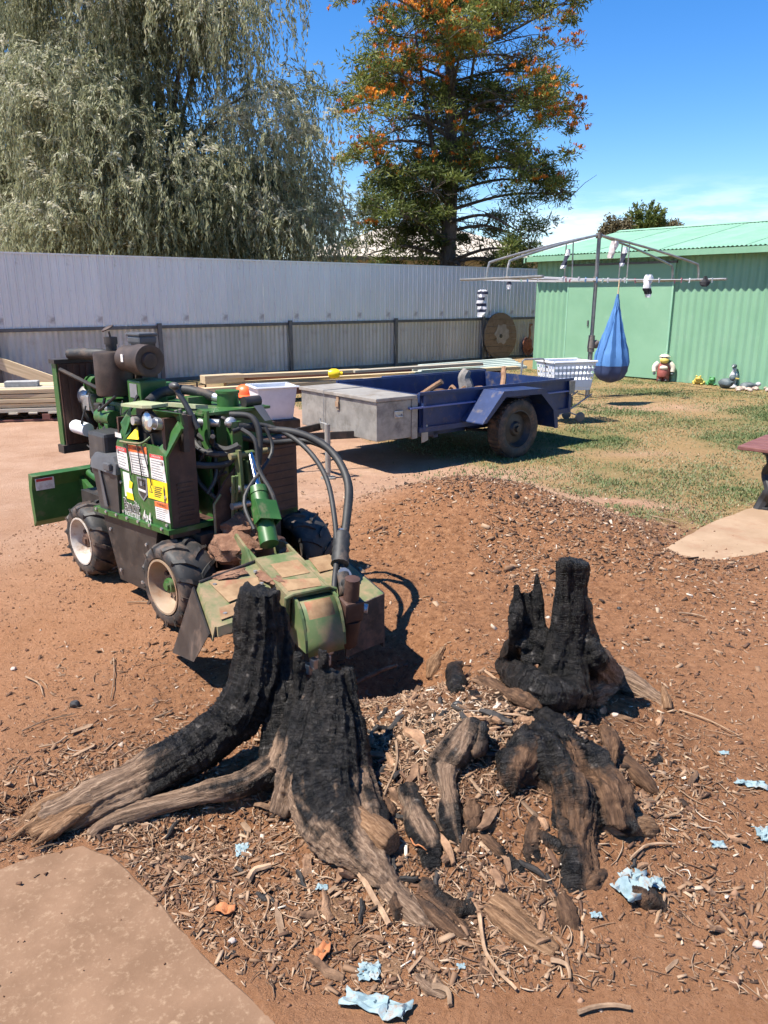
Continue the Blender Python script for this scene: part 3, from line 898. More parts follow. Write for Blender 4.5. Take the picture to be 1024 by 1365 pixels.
bush_tree('gum_tree', 'olive brown rounded treetop just above the shed roof', 824, 288, 48, .95, 2.4, 'dry_leaf', 3)
bush_tree('pine_tree', 'dark upswept treetop rising above the shed roof', 861, 288, 50, .60, 2.2, 'oak_leaf', 4, True)
bush_tree('gum_tree', 'small low treetop at the end of the dark one', 896, 296, 52, 0.8, 2.0, 'dry_leaf', 6)
# ================================================================== STUMP GRINDER
mat('paint_green', (0.022, 0.085, 0.017), (0.040, 0.120, 0.030), rough=0.42, scale=5, dirt=(0.15, 0.135, 0.075), dirt_amt=0.24, dirt_scale=9, spec=0.5)
mat('paint_dusty', (0.065, 0.11, 0.035), (0.105, 0.145, 0.058), rough=0.55, scale=7, dirt=(0.27, 0.18, 0.105), dirt_amt=0.58, dirt_scale=6)
mat('paint_faded', (0.25, 0.31, 0.15), (0.36, 0.38, 0.23), rough=0.55, scale=5, dirt=(0.40, 0.33, 0.22), dirt_amt=0.4, dirt_scale=8)
mat('black_iron', (0.018, 0.016, 0.015), (0.042, 0.036, 0.032), rough=0.5, scale=9, dirt=(0.13, 0.082, 0.055), dirt_amt=0.22, dirt_scale=7)
mat('brown_iron', (0.042, 0.020, 0.014), (0.075, 0.036, 0.025), rough=0.6, scale=7, dirt=(0.15, 0.085, 0.055), dirt_amt=0.25, dirt_scale=6)
mat('muffler_iron', (0.040, 0.029, 0.024), (0.085, 0.060, 0.048), rough=0.6, metal=0.3, scale=8, bump=0.1)
mat('rubber', (0.020, 0.019, 0.018), (0.036, 0.034, 0.032), rough=0.62, scale=10, dirt=(0.17, 0.105, 0.070), dirt_amt=0.42, dirt_scale=9, bump=0.15, bscale=40, bdist=0.004)
mat('hose_rubber', (0.016, 0.016, 0.016), (0.030, 0.029, 0.028), rough=0.6, scale=14, dirt=(0.14, 0.10, 0.075), dirt_amt=0.16, dirt_scale=8)
mat('rim_white', (0.46, 0.42, 0.37), (0.58, 0.54, 0.48), rough=0.5, scale=6, dirt=(0.26, 0.15, 0.09), dirt_amt=0.55, dirt_scale=7)
mat('rim_rust', (0.28, 0.20, 0.13), (0.40, 0.31, 0.22), rough=0.6, scale=6, dirt=(0.24, 0.125, 0.065), dirt_amt=0.6, dirt_scale=6)
mat('alloy', (0.38, 0.37, 0.36), (0.52, 0.51, 0.50), rough=0.4, metal=0.7, scale=12)
mat('chrome', (0.62, 0.62, 0.66), (0.70, 0.70, 0.74), rough=0.12, metal=1.0, scale=4)
mat('plastic_black', (0.030, 0.030, 0.031), (0.046, 0.046, 0.047), rough=0.45, scale=6, dirt=(0.14, 0.11, 0.09), dirt_amt=0.18, dirt_scale=5)
mat('plastic_grey', (0.07, 0.072, 0.078), (0.10, 0.102, 0.108), rough=0.5, scale=6, dirt=(0.17, 0.14, 0.115), dirt_amt=0.18, dirt_scale=6)
mat('white_enamel', (0.66, 0.70, 0.72), (0.75, 0.78, 0.80), rough=0.35, scale=6)
mat('mud', (0.15, 0.070, 0.040), (0.26, 0.14, 0.085), rough=1.0, scale=14, bump=1.0, bscale=25, bdist=0.02)
mat('decal_white', (0.60, 0.58, 0.55), (0.70, 0.68, 0.65), rough=0.45, scale=12, dirt=(0.38, 0.30, 0.23), dirt_amt=0.24, dirt_scale=16)
mat('decal_red', (0.48, 0.030, 0.035), (0.56, 0.05, 0.05), rough=0.45, scale=10)
mat('decal_orange', (0.66, 0.13, 0.03), (0.72, 0.17, 0.05), rough=0.45, scale=10)
mat('decal_yellow', (0.80, 0.58, 0.015), (0.84, 0.63, 0.03), rough=0.4, scale=10)
mat('decal_black', (0.025, 0.025, 0.025), (0.05, 0.045, 0.04), rough=0.5)
mat('decal_grey', (0.16, 0.16, 0.17), (0.22, 0.22, 0.23), rough=0.5)
mat('decal_worn', (0.20, 0.115, 0.055), (0.31, 0.20, 0.105), rough=0.8, scale=11, dirt=(0.26, 0.085, 0.05), dirt_amt=0.22, dirt_scale=13)
mat('lamp_glass', (0.55, 0.55, 0.52), (0.7, 0.7, 0.66), rough=0.12, metal=0.6, scale=20)

MG = Frame(-0.782, 3.883, -45)
gr = thing('stump_grinder', MG.o, 'green four wheeled stump grinder with black hoses standing on the dirt', 'stump grinder', rz=MG.rz)
A = MG.at

def wheel(x, y, side, rimm):
    """side -1: outer face towards -y"""
    r, w = 0.235, 0.205
    t = B()
    prof = [(-w * .42, .138), (-w * .5, .150), (-w * .52, .175), (-w * .47, .196), (-w * .38, .206), (-w * .2, .211), (0, .212), (w * .2, .211), (w * .38, .206), (w * .47, .196), (w * .52, .175), (w * .5, .150), (w * .42, .138)]
    t.lathe((0, 0, 0), (0, 1, 0), prof, n=40)
    ty = t.build('tyre', 'rubber', None)
    lug = B()
    N = 13
    for k in range(N):
        for sd in (-1, 1):
            a0 = 2 * math.pi * (k + (0.5 if sd > 0 else 0)) / N
            pts = []
            for j in range(5):
                u = j / 4; yy = sd * (0.004 + u * w * 0.50); aa = a0 + 0.30 * u ** 0.8
                rr_ = 0.211 - (0.026 * max(0, u - .5) / .5)
                pts.append((yy, aa, rr_))
            vs = []
            for yy, aa, rr_ in pts:
                for da, dr in ((-.070, -.006), (-.048, .013), (.048, .013), (.070, -.006)):
                    vs.append(((rr_ + dr) * math.cos(aa + da), yy, (rr_ + dr) * math.sin(aa + da)))
            fs = [(i * 4 + q, i * 4 + q + 1, i * 4 + q + 5, i * 4 + q + 4) for i in range(4) for q in range(3)] + [(0, 1, 2, 3), (16, 19, 18, 17)]
            lug.add(vs, fs)
            # shoulder rib running down the side wall
            vs = []
            for (yy, rr_) in ((sd * w * .535, .206), (sd * w * .535, .168)):
                for da in (-.030, .030):
                    vs.append((rr_ * math.cos(a0 + .30 + da), yy, rr_ * math.sin(a0 + .30 + da)))
            lug.add(vs, [(0, 1, 3, 2)])
    lo = lug.build('tread', 'rubber', ty)
    rim = B()
    s = side
    rim.lathe((0, 0, 0), (0, 1, 0), [(s * w * .44, .140), (s * w * .51, .142), (s * w * .51, .132), (s * w * .42, .122), (s * w * .22, .114), (s * w * .13, .104), (s * w * .12, .082), (s * w * .17, .060), (s * w * .17, .0005)], n=32)
    ro = rim.build('rim', rimm, None)
    hb = B(); hb.cyl((0, s * w * .12, 0), (0, s * w * .36, 0), .042, .036, 14).cyl((0, s * w * .36, 0), (0, s * w * .42, 0), .022, n=8)
    ho = hb.build('hub', 'brown_iron' if x < -.5 else 'paint_green', ro)
    for k in range(5):
        a = 2 * math.pi * k / 5 + .3
        B().cyl((.075 * math.cos(a), s * w * .08, .072 * math.sin(a)), (.072 * math.cos(a), s * w * .24, .072 * math.sin(a)), .013, n=6, smooth=False).build('bolt', 'brown_iron', ro)
    root = ty
    # tyre is the wheel itself; its rim and tread hang from it
    root.name = 'wheel'
    ro.parent = root
    root.parent = gr
    root.location = (x, y, 0.222)
    root.rotation_euler.y = random.uniform(0, 1)
    # keep two levels below the machine: hub and bolts join the rim's level
    for c in list(ro.children):
        c.parent = root
    return root
wheel(0.02, -0.355, -1, 'rim_rust'); wheel(-0.985, -0.315, -1, 'rim_white'); wheel(0.02, 0.40, 1, 'rim_rust'); wheel(-0.985, 0.40, 1, 'rim_white')
B().cyl((.02, -.31, .222), (.02, .33, .222), .045, n=12).build('axle', 'black_iron', gr)
B().cyl((-.985, -.31, .222), (-.985, .33, .222), .045, n=12).build('axle', 'black_iron', gr)
B().bb((-1.30, -.25, .20), (0.06, .25, .45)).build('chassis', 'black_iron', gr)
# ledge and the black skirt between the wheels
B().prism([(-.80, -.40, .44), (.02, -.40, .475), (.02, -.40, .50), (-.80, -.40, .468)], (0, .30, 0)).build('side_rail', 'paint_green', gr)
B().prism([(-.74, -.375, .43), (-.615, -.37, .075), (-.28, -.37, .085), (-.14, -.375, .455)], (0, .24, 0)).build('skirt', 'black_iron', gr)
B().bb((-1.25, .12, .44), (.02, .40, .47)).build('side_rail', 'paint_green', gr)
# console ------------------------------------------------------------
con = B()
con.prism([(-.50, -.38, .478), (.008, -.38, .50), (.014, -.38, .862), (-.05, -.38, .90), (-.40, -.38, .90), (-.49, -.38, .868)], (0, .012, 0))
con.prism([(-.40, -.378, .90), (-.44, -.372, .975), (-.40, -.335, 1.05), (-.385, -.35, .94)], (.012, 0, 0))
console = con.build('console', 'paint_green', gr)
B().prism([(-.05, -.38, .90), (.014, -.38, .862), (.105, -.34, 1.005), (.06, -.33, 1.035), (-.02, -.36, .93)], (0, .014, 0)).build('flange', 'paint_green', console)
B().prism([(-.49, -.379, .868), (-.40, -.379, .90), (-.36, -.35, 1.01), (-.43, -.35, .995)], (0, .012, 0)).build('flange', 'paint_green', console)
B().bb((-.40, -.30, .88), (.05, -.27, 1.06)).build('recess', 'black_iron', console)
B().prism([(-.42, -.37, 1.062), (-.20, -.37, 1.073), (-.16, -.34, 1.075), (-.16, -.25, 1.078), (-.42, -.25, 1.067)], (0, 0, .014)).build('hood', 'paint_faded', console)
B().prism([(-.10, -.372, 1.076), (.10, -.342, 1.075), (.10, -.33, 1.02), (-.02, -.30, 1.035), (-.14, -.31, 1.02)], (0, .012, 0)).build('visor', 'paint_green', console)
hl = B().lathe((-.215, -.30, 1.003), (0, -1, 0), [(0, .058), (.035, .060), (.045, .056)], n=20).build('headlight', 'black_iron', console)
B().lathe((-.215, -.338, 1.003), (0, -1, 0), [(0, .052), (.010, .040), (.014, .0005)], n=20).build('lens', 'lamp_glass', console)
B().cyl((-.03, -.30, 1.0), (-.03, -.40, 1.022), .026, .030, 12).cyl((-.03, -.40, 1.022), (-.03, -.425, 1.028), .022, n=10).build('knob', 'alloy', console)
B().cyl((-.31, -.30, .995), (-.31, -.37, 1.0), .022, n=10).build('gauge', 'alloy', console)
B().prism([(-.36, -.384, .905), (-.245, -.384, .915), (-.31, -.352, .965)], (0, .006, 0)).build('warning_flap', 'decal_yellow', console)
B().tube(spline([(-.42, -.392, .885), (-.30, -.398, .893), (-.19, -.392, .905), (-.16, -.36, .935)], 4), .006, 6).build('guard_bar', 'paint_dusty', console)
for (xa, za, xb, zb) in ((-.355, .89, -.33, .72), (-.25, .90, -.22, .68), (-.20, .90, -.13, .70)):
    B().tube(spline([(xa, -.391, za), ((xa + xb) / 2 + .01, -.393, (za + zb) / 2), (xb, -.391, zb)], 4), .0032, 5).build('cable', 'decal_black', console)
# front of the console: dark louvred plate
B().bb((-.02, -.372, .45), (.008, -.215, 1.045)).build('front_plate', 'brown_iron', console)
for k in range(9):
    B().bb((.008, -.33, .52 + k * .024), (.013, -.245, .530 + k * .024)).build('louvre', 'brown_iron', console)
B().bb((-.47, -.37, .47), (-.02, -.10, .50)).build('floor_plate', 'brown_iron', console)
B().bb((-.49, -.366, .48), (-.475, -.10, 1.0)).build('rear_plate', 'brown_iron', console)
B().bb((-.47, -.115, .50), (-.03, -.10, 1.05)).build('inner_plate', 'paint_green', console)

# decals --------------------------------------------------------------
_tx = {}
def text_mesh(s, m, bold=0.0):
    key = (s, m)
    if key not in _tx:
        cu = bpy.data.curves.new('lettering', 'FONT'); cu.body = s; cu.align_x = 'CENTER'; cu.align_y = 'CENTER'
        cu.size = 1.0; cu.offset = bold; cu.resolution_u = 3
        o = bpy.data.objects.new('lettering', cu); COL.objects.link(o)
        dg = bpy.context.evaluated_depsgraph_get()
        me = bpy.data.meshes.new_from_object(o.evaluated_get(dg))
        bpy.data.objects.remove(o); bpy.data.curves.remove(cu)
        me.materials.clear(); me.materials.append(MATS[m])
        _tx[key] = me
    return _tx[key]
def decal_quad(parent, nm, m, pts, out=0.0025):
    """pts: four (x, z) on the side panel"""
    y = -.3815 - out
    B().prism([(x, y, z) for x, z in pts], (0, .0012, 0)).build(nm, m, parent)
def side_text(parent, s, m, x, z, h, wscale=1.0, out=0.005, shear=0.0, bold=0.0):
    o = obj('lettering', text_mesh(s, m, bold), parent)
    k = h / 0.7
    sl = math.atan(0.045)
    # text x -> +x of machine, text y -> up, facing -y
    o.matrix_local = Matrix(((k * wscale, k * shear, 0, x), (0, 0, -1, -.3815 - out), (k * wscale * .045, k, 0, z), (0, 0, 0, 1)))
    return o
SP = lambda px, py: (A(px, py, y=-.38).x, A(px, py, y=-.38).z)
def sticker(c, head, text, lines=6, red=.20, wt=None):
    """c: photo corners TL TR BR BL of one sticker"""
    TL, TR, BR, BL = [Vector(SP(*p)) for p in c]
    lerp = lambda a, b, t: a + (b - a) * t
    o = B(); y = -.3840
    P3 = lambda v, yy=y: (v.x, yy, v.y)
    o.prism([P3(TL), P3(TR), P3(BR), P3(BL)], (0, .0012, 0))
    st = o.build('sticker', 'decal_white', console)
    if head:
        a, b = lerp(TL, BL, red), lerp(TR, BR, red)
        B().prism([P3(TL, y - .0006), P3(TR, y - .0006), P3(b, y - .0006), P3(a, y - .0006)], (0, .0005, 0)).build('header', head, st)
        mid = (TL + TR + a + b) / 4
        w = (TR - TL).length
        side_text(st, text, 'decal_white' if head == 'decal_red' else 'decal_black', mid.x, mid.y, (TL - BL).length * red * .55, w * .72 / (len(text) * (TL - BL).length * red * .55 / .7 * .68), out=.0042)
    ln = B()
    r_ = random.Random(int(c[0][0] * 7 + c[0][1]))
    for k in range(lines):
        t = red + .08 + (1 - red - .14) * k / max(1, lines - 1)
        a, b = lerp(TL, BL, t), lerp(TR, BR, t); a2, b2 = lerp(TL, BL, t + .030), lerp(TR, BR, t + .030)
        e = r_.uniform(.6, .93)
        ln.prism([P3(lerp(a, b, .08), y - .0006), P3(lerp(a, b, e), y - .0006), P3(lerp(a2, b2, e), y - .0006), P3(lerp(a2, b2, .08), y - .0006)], (0, .0005, 0))
    ln.build('fine_print', 'decal_grey', st)
    return st
sticker([(155.5, 594), (169, 597.5), (173, 628), (159, 622)], 'decal_red', 'DANGER', 6)
sticker([(171, 592), (196, 596), (199, 636), (176.5, 630)], 'decal_orange', 'WARNING', 8, .24)
sticker([(200, 604.5), (218, 608), (223, 644), (203, 637)], 'decal_red', 'DANGER', 8, .15)
sticker([(207, 667.5), (225, 671.5), (228, 697.5), (209.5, 691)], 'decal_orange', 'WARNING', 6, .3)
ys = [SP(*p) for p in ((197, 637.5), (223.5, 644), (225, 671), (199, 663))]
decal_quad(console, 'sticker', 'decal_yellow', ys)
yst = console.children[-1]
for k in range(6):
    x0, z0 = SP(207, 648 + k * 2.4); x1, z1 = SP(217 - (k % 3), 650.2 + k * 2.4)
    B().prism([(x0, -.3848, z0), (x1, -.3848, z1), (x1, -.3848, z1 - .0045), (x0, -.3848, z0 - .0045)], (0, .0005, 0)).build('fine_print', 'decal_black', console)
x0, z0 = SP(202, 652)
B().prism([(x0 - .016, -.3848, z0 - .016), (x0 + .018, -.3848, z0 - .016), (x0, -.3848, z0 + .024)], (0, .0005, 0)).build('warning_triangle', 'decal_black', console)
B().prism([(x0 - .009, -.3855, z0 - .012), (x0 + .010, -.3855, z0 - .012), (x0, -.3855, z0 + .012)], (0, .0005, 0)).build('warning_triangle', 'decal_yellow', console)
x0, z0 = SP(220.5, 659)
B().prism([(x0 - .007, -.3848, z0 - .045), (x0 + .006, -.3848, z0 - .045), (x0 + .009, -.3848, z0 + .02), (x0, -.3848, z0 + .045), (x0 - .008, -.3848, z0 + .02)], (0, .0005, 0)).build('pictogram', 'decal_black', console)
# shield badge
bx = [SP(*p) for p in ((183, 634.5), (196.5, 638), (198, 660), (192.5, 667.5), (186, 658))]
decal_quad(console, 'badge', 'decal_grey', bx)
decal_quad(console, 'badge', 'decal_black', [SP(*p) for p in ((184.5, 637), (195, 640), (196, 658), (192, 664.5), (187, 656.5))], .0034)
decal_quad(console, 'badge', 'decal_white', [SP(*p) for p in ((185.6, 650), (195.6, 654), (195.8, 657), (186, 653))], .0044)
decal_quad(console, 'badge', 'decal_grey', [SP(*p) for p in ((187.5, 641), (193, 642.5), (193.5, 648.5), (188, 647))], .0044)
# worn pale sticker with a yellow patch (its figure left out), and green-white one above
decal_quad(console, 'sticker', 'decal_white', [SP(*p) for p in ((164.5, 628), (173, 631), (179, 664), (168, 661))])
decal_quad(console, 'sticker', 'decal_yellow', [SP(*p) for p in ((173.5, 640), (178, 643.5), (177, 651), (173, 650))], .0034)
decal_quad(console, 'sticker', 'decal_yellow', [SP(*p) for p in ((169.5, 655), (178, 658), (180, 667), (170.5, 664))], .0034)
decal_quad(console, 'sticker', 'decal_white', [SP(*p) for p in ((154, 575.5), (162, 578), (163, 584), (154.6, 582))])
# maker's lettering
x0, z0 = SP(176, 677); 
side_text(console, 'Bandit', 'decal_white', x0 + .005, z0 + .008, .066, .74, .0030, 0, .035)
side_text(console, 'Bandit', 'decal_black', x0 + .005, z0 + .008, .066, .74, .0042, 0, -.004)
x1, z1 = SP(178, 687.5)
side_text(console, 'INDUSTRIES', 'decal_white', x1, z1 + .004, .024, .93, .004, 0, .01)
x2, z2 = SP(197.5, 689.5)
side_text(console, '4x4', 'decal_white', x2, z2, .062, .72, .004, .12, .01)

# rear body, tank and top deck ---------------------------------------
tk = B()
tk.prism([(-.10, -.02, .50), (-.10, .40, .50), (-.10, .40, .86), (-.10, .28, 1.02), (-.10, -.02, 1.02)], (-.46, 0, 0))
tank = tk.build('hydraulic_tank', 'paint_green', gr)
B().bb((-.62, -.12, 1.022), (-.06, .30, 1.036)).build('deck', 'paint_green', tank)
B().cyl((-.22, .14, 1.036), (-.22, .14, 1.105), .058, n=20).cyl((-.22, .14, 1.105), (-.22, .14, 1.118), .064, n=20).build('filler_cap', 'paint_green', tank)
B().bb((-.40, -.04, 1.036), (-.32, .10, 1.085)).build('filter_block', 'paint_green', tank)
B().cyl((-.12, .17, 1.06), (-.12, .27, 1.06), .03, n=12).build('strainer', 'black_iron', tank)
B().prism([(-.06, .19, 1.045), (-.06, .245, 1.045), (-.0, .26, .97), (-.0, .215, .97)], (.004, 0, 0)).build('tag_plate', 'plastic_grey', tank)
rb = B().bb((-.09, .17, .42), (.02, .405, .87)).build('front_box', 'brown_iron', gr)
for k in range(9):
    B().bb((.02, .195, .47 + k * .042), (.025, .385, .478 + k * .042)).build('louvre', 'brown_iron', rb)
bk = B().bb((-.42, -.215, .50), (-.40, .0, 1.03)).build('valve_plate', 'paint_green', gr)
for k in range(3):
    yy = -.17 + k * .06
    B().prism([(-.398, yy, .62), (-.398, yy + .028, .60), (-.398, yy + .028, .86), (-.398, yy, .90)], (.004, 0, 0)).build('slot', 'decal_black', bk)
B().bb((-.39, -.20, .80), (-.385, -.14, .95)).build('data_plate', 'decal_grey', bk)
B().bb((-.34, -.20, .86), (-.12, -.05, .96)).build('valve_block', 'black_iron', bk)
for k in range(5):
    B().cyl((-.30 + k * .04, -.12, .96), (-.30 + k * .042, -.13, 1.03 + .01 * (k % 2)), .009, n=8).build('spool', 'alloy', bk)
for k, (dy, dz) in enumerate(((-.02, .0), (-.09, -.05), (.05, .02))):
    B().tube(spline([(-.12, -.14 + dy * .5, .90 + dz), (-.02, -.13 + dy, .85 + dz), (.05, -.06, .84 + dz), (.08, -.01, .88)], 5), .017, 8).build('hose', 'hose_rubber', bk)
B().tube(spline([(-.13, -.16, .84), (-.06, -.17, .70), (.02, -.11, .60), (.06, -.06, .52)], 5), .013, 8).build('hose', 'hose_rubber', bk)
# black lever beside the hood
lv = B(); lv.tube([(.02, -.20, .98), (-.03, -.23, 1.10), (-.08, -.25, 1.17)], [.016, .014, .014], 8)
lever = lv.build('lever', 'plastic_black', gr)
B().blob((-.085, -.252, 1.182), (.075, .045, .04), 2).build('lever_grip', 'plastic_black', lever)
# engine ---------------------------------------------------------------
eg = B()
eg.cbox((-.82, -.02, .80), (.58, .34, .46), .02).cbox((-.64, -.10, 1.09), (.15, .16, .15), .012).cbox((-.90, .03, 1.08), (.4, .16, .10), .015)
engine = eg.build('engine', 'paint_green', gr)
B().bb((-.68, -.1835, 1.07), (-.60, -.181, 1.145)).build('data_plate', 'decal_grey', engine)
B().cbox((-.90, .03, 1.362), (.15, .11, .05), .015).cbox((-.90, .03, 1.392), (.16, .12, .018), .008).build('rocker_cover', 'plastic_grey', engine)
B().bb((-.94, -.02, 1.10), (-.84, .08, 1.34)).build('manifold', 'black_iron', engine)
mf = A(151, 492, y=-.17)
B().lathe((mf.x, -.17, 1.065), (0, 0, 1), [(0, .05), (.0, .098), (.012, .102), (.225, .102), (.24, .096), (.245, .03)], n=26).build('muffler', 'muffler_iron', engine)
B().cyl((mf.x, -.17, 1.30), (mf.x, -.17, 1.345), .030, n=12).cyl((mf.x, -.17, 1.345), (mf.x, -.17, 1.385), .036, n=12).cyl((mf.x, -.17, 1.385), (mf.x, -.175, 1.415), .006, n=6).build('exhaust_pipe', 'black_iron', engine)
B().lathe((mf.x - .005, -.175, 1.425), (-.1, -.45, .9), [(0, .0005), (.004, .036), (.010, .036), (.016, .02), (.018, .0005)], n=18).build('rain_cap', 'muffler_iron', engine)
B().tube(spline([(mf.x, -.16, 1.20), (mf.x - .14, -.12, 1.21), (mf.x - .20, -.08, 1.14), (mf.x - .22, -.05, 1.05)], 5), .042, 12).build('exhaust_elbow', 'muffler_iron', engine)
af = A(200, 481, y=-.16)
B().lathe((af.x - .26, -.16, af.z), (1, 0, 0), [(0, .03), (0, .070), (.10, .075), (.15, .075), (.152, .083), (.26, .083), (.262, .073), (.254, .045), (.268, .038), (.270, .0005)], n=28).build('air_filter', 'muffler_iron', engine)
B().bb((af.x - .17, -.2385, af.z - .01), (af.x - .145, -.233, af.z + .03)).build('sticker', 'decal_white', engine)
B().tube(spline([(af.x - .25, -.14, af.z), (af.x - .34, -.08, af.z + .01), (-.80, .02, 1.22)], 4), .036, 10).build('intake_hose', 'hose_rubber', engine)
B().tube(spline([(-1.27, -.24, 1.275), (-1.14, -.20, 1.28), (-1.02, -.14, 1.275), (-.98, -.06, 1.22), (-.95, .0, 1.15)], 5), .034, 10).build('radiator_hose', 'hose_rubber', engine)
B().lathe((-1.10, -.16, 1.10), (-1, 0, 0), [(0, .03), (0, .055), (.05, .055), (.05, .04), (.07, .04), (.07, .058), (.085, .058), (.085, .0005)], n=18).build('water_pump', 'paint_green', engine)
al = A(117, 527, y=-.17)
B().lathe((al.x + .08, -.17, al.z), (-1, 0, 0), [(0, .0005), (0, .05), (.03, .062), (.09, .062), (.11, .045), (.11, .03), (.13, .03), (.13, .042), (.15, .042), (.15, .0005)], n=18).build('alternator', 'alloy', engine)
B().lathe((al.x - .06, -.14, al.z), (-1, 0, 0), [(0, .105), (.018, .105), (.018, .085), (0, .085), (0, .105)], n=24).build('fan_belt', 'rubber', engine)
st = A(143, 556, y=-.22)
B().cyl((st.x - .08, -.22, st.z), (st.x + .09, -.22, st.z), .045, n=16).blob((st.x - .08, -.22, st.z), (.06, .09, .09), 2).build('starter_motor', 'paint_green', engine)
wf = A(104, 569, y=-.27)
B().cyl((wf.x - .03, -.27, wf.z), (wf.x + .09, -.25, wf.z - .01), .040, n=18).blob((wf.x - .03, -.27, wf.z), (.05, .08, .08), 2).build('oil_filter', 'white_enamel', engine)
for k in range(7):
    r_ = random.Random(k)
    a = Vector((-1.15 + r_.uniform(0, .35), -.20 - r_.uniform(0, .06), .72 + r_.uniform(0, .35)))
    b = a + Vector((r_.uniform(-.12, .2), r_.uniform(-.05, .03), r_.uniform(-.25, .1)))
    B().tube(spline([a, a.lerp(b, .5) + Vector((r_.uniform(-.05, .05), -.03, -.05)), b], 4), r_.choice([.005, .008, .012]), 6).build('hose', r_.choice(['hose_rubber', 'hose_rubber', 'alloy']), engine)
for (x_, z_, d_) in ((-1.02, .98, .07), (-1.0, .78, .09), (-.9, .66, .08), (-1.06, .62, .06)):
    B().cbox((x_, -.20, z_), (d_, .06, d_ * .8), .01).build('bracket', 'black_iron', engine)
# radiator ---------------------------------------------------------------
rd = B().bb((-1.345, -.31, .74), (-1.285, .24, 1.22)).build('radiator', 'brown_iron', gr)
for (a, b) in (((-1.36, -.320, .70), (-1.30, -.311, 1.235)), ((-1.36, .242, .70), (-1.28, .265, 1.235)), ((-1.36, -.335, 1.222), (-1.28, .265, 1.245)), ((-1.36, -.335, .69), (-1.28, .265, .738))):
    B().bb(a, b).build('frame', 'paint_green' if b[2] - a[2] > .2 else 'black_iron', rd)
for k in range(14):
    B().bb((-1.284, -.30 + k * .038, .745), (-1.280, -.282 + k * .038, 1.215)).build('fin', 'brown_iron', rd)
B().tube([(-1.27, -.31, 1.19), (-1.05, -.18, 1.08)], .013, 8).build('stay', 'black_iron', rd)
B().lathe((-1.24, -.02, .98), (1, 0, 0), [(0, .20), (.05, .20), (.05, .19), (0, .19), (0, .20)], n=26).build('fan_shroud', 'black_iron', rd)
for k in range(6):
    a = k * math.pi / 3
    B().prism([(-1.22, -.02 + .03 * math.cos(a + 1.2), .98 + .03 * math.sin(a + 1.2)), (-1.22, -.02 + .18 * math.cos(a + .15), .98 + .18 * math.sin(a + .15)), (-1.20, -.02 + .18 * math.cos(a - .15), .98 + .18 * math.sin(a - .15)), (-1.21, -.02 + .03 * math.cos(a - 1.2), .98 + .03 * math.sin(a - 1.2))], (.003, 0, 0)).build('fan_blade', 'plastic_black', rd)
# boxes on the near side ---------------------------------------------
B().cbox((-.745, -.30, .765), (.20, .15, .25), .02).build('tool_box', 'plastic_black', gr)
for k in range(3):
    B().cbox((-.745, -.377, .70 + k * .06), (.15, .006, .03), .003).build('rib', 'plastic_black', gr.children[-1])
bt = B(); bt.prism([(-.735, -.39, .47), (-.51, -.39, .465), (-.475, -.40, .70), (-.76, -.40, .70)], (0, .20, 0))
bat = bt.build('battery_box', 'plastic_black', gr)
B().prism([(-.765, -.41, .70), (-.47, -.41, .70), (-.48, -.40, .755), (-.52, -.39, .79), (-.73, -.39, .785), (-.765, -.40, .75)], (0, .22, 0)).build('lid', 'plastic_grey', bat)
B().cbox((-.545, -.415, .735), (.07, .02, .04), .006).build('catch', 'plastic_grey', bat)
B().prism([(-.68, -.408, .70), (-.655, -.408, .70), (-.61, -.405, .50), (-.65, -.405, .50)], (0, .006, 0)).build('strap', 'plastic_grey', bat)
# rear blade -----------------------------------------------------------
bl = B()
bl.prism([(-1.56, -.46, .20), (-1.52, -.46, .24), (-1.53, -.46, .45), (-1.50, -.46, .53), (-1.56, -.46, .54), (-1.575, -.46, .44)], (0, .92, 0))
blade = bl.build('dozer_blade', 'paint_green', gr)
B().bb((-1.50, -.445, .44), (-1.498, -.33, .515)).build('sticker', 'decal_white', blade)
B().bb((-1.4975, -.44, .495), (-1.4965, -.34, .512)).build('header', 'decal_red', blade)
for yy in (-.16, .16):
    B().prism([(-1.52, yy, .48), (-1.52, yy, .38), (-1.20, yy, .30), (-1.20, yy, .36)], (0, .03, 0)).build('arm', 'paint_green', blade)
B().tube([(-1.50, -.10, .50), (-1.25, -.10, .46)], .026, 10).build('ram', 'paint_green', blade)

# mast, boom and cutter -------------------------------------------------
ms = B()
ms.prism([(.06, -.17, .28), (.06, .05, .28), (.06, .05, .50), (.06, -.02, .78), (.06, -.10, .70), (.06, -.17, .60)], (.014, 0, 0))
mast = ms.build('mast_plate', 'brown_iron', gr)
B().tube([(.078, -.172, .32), (.078, -.172, .60), (.078, -.13, .645)], .007, 6).build('edge_bar', 'paint_dusty', mast)
for yy, top in ((-.035, .86), (.015, .80)):
    B().prism([(.10, yy, .36), (.135, yy, .36), (.115, yy, top), (.07, yy, top)], (0, .016, 0)).build('upright', 'paint_dusty', mast)
B().cyl((.085, -.07, .83), (.085, .17, .83), .017, n=12).build('cross_pin', 'paint_dusty', mast)
B().cyl((.10, -.075, .66), (.10, .02, .66), .02, n=10).cyl((.11, -.09, .58), (.11, .02, .58), .018, n=10).build('pin', 'alloy', mast)
B().bb((-.02, -.01, .50), (.03, .05, .99)).build('post', 'paint_green', mast)
B().blob((.005, .0, .985), (.05, .07, .06), 2).build('fitting', 'alloy', mast)
for yy in (-.075, -.055, .09):
    B().cyl((.09, yy, .50), (.13, yy - .01, .74), .009, n=8).build('rod', 'paint_dusty', mast)
B().cbox((.12, -.02, .30), (.26, .34, .20), .03).build('swing_bearing', 'brown_iron', gr)
B().blob((.20, -.15, .40), (.26, .22, .16), 3, .22, 4, 4).build('mud_clump', 'mud', gr)
B().blob((.14, -.06, .47), (.20, .18, .12), 3, .25, 9, 4).build('mud_clump', 'mud', gr)
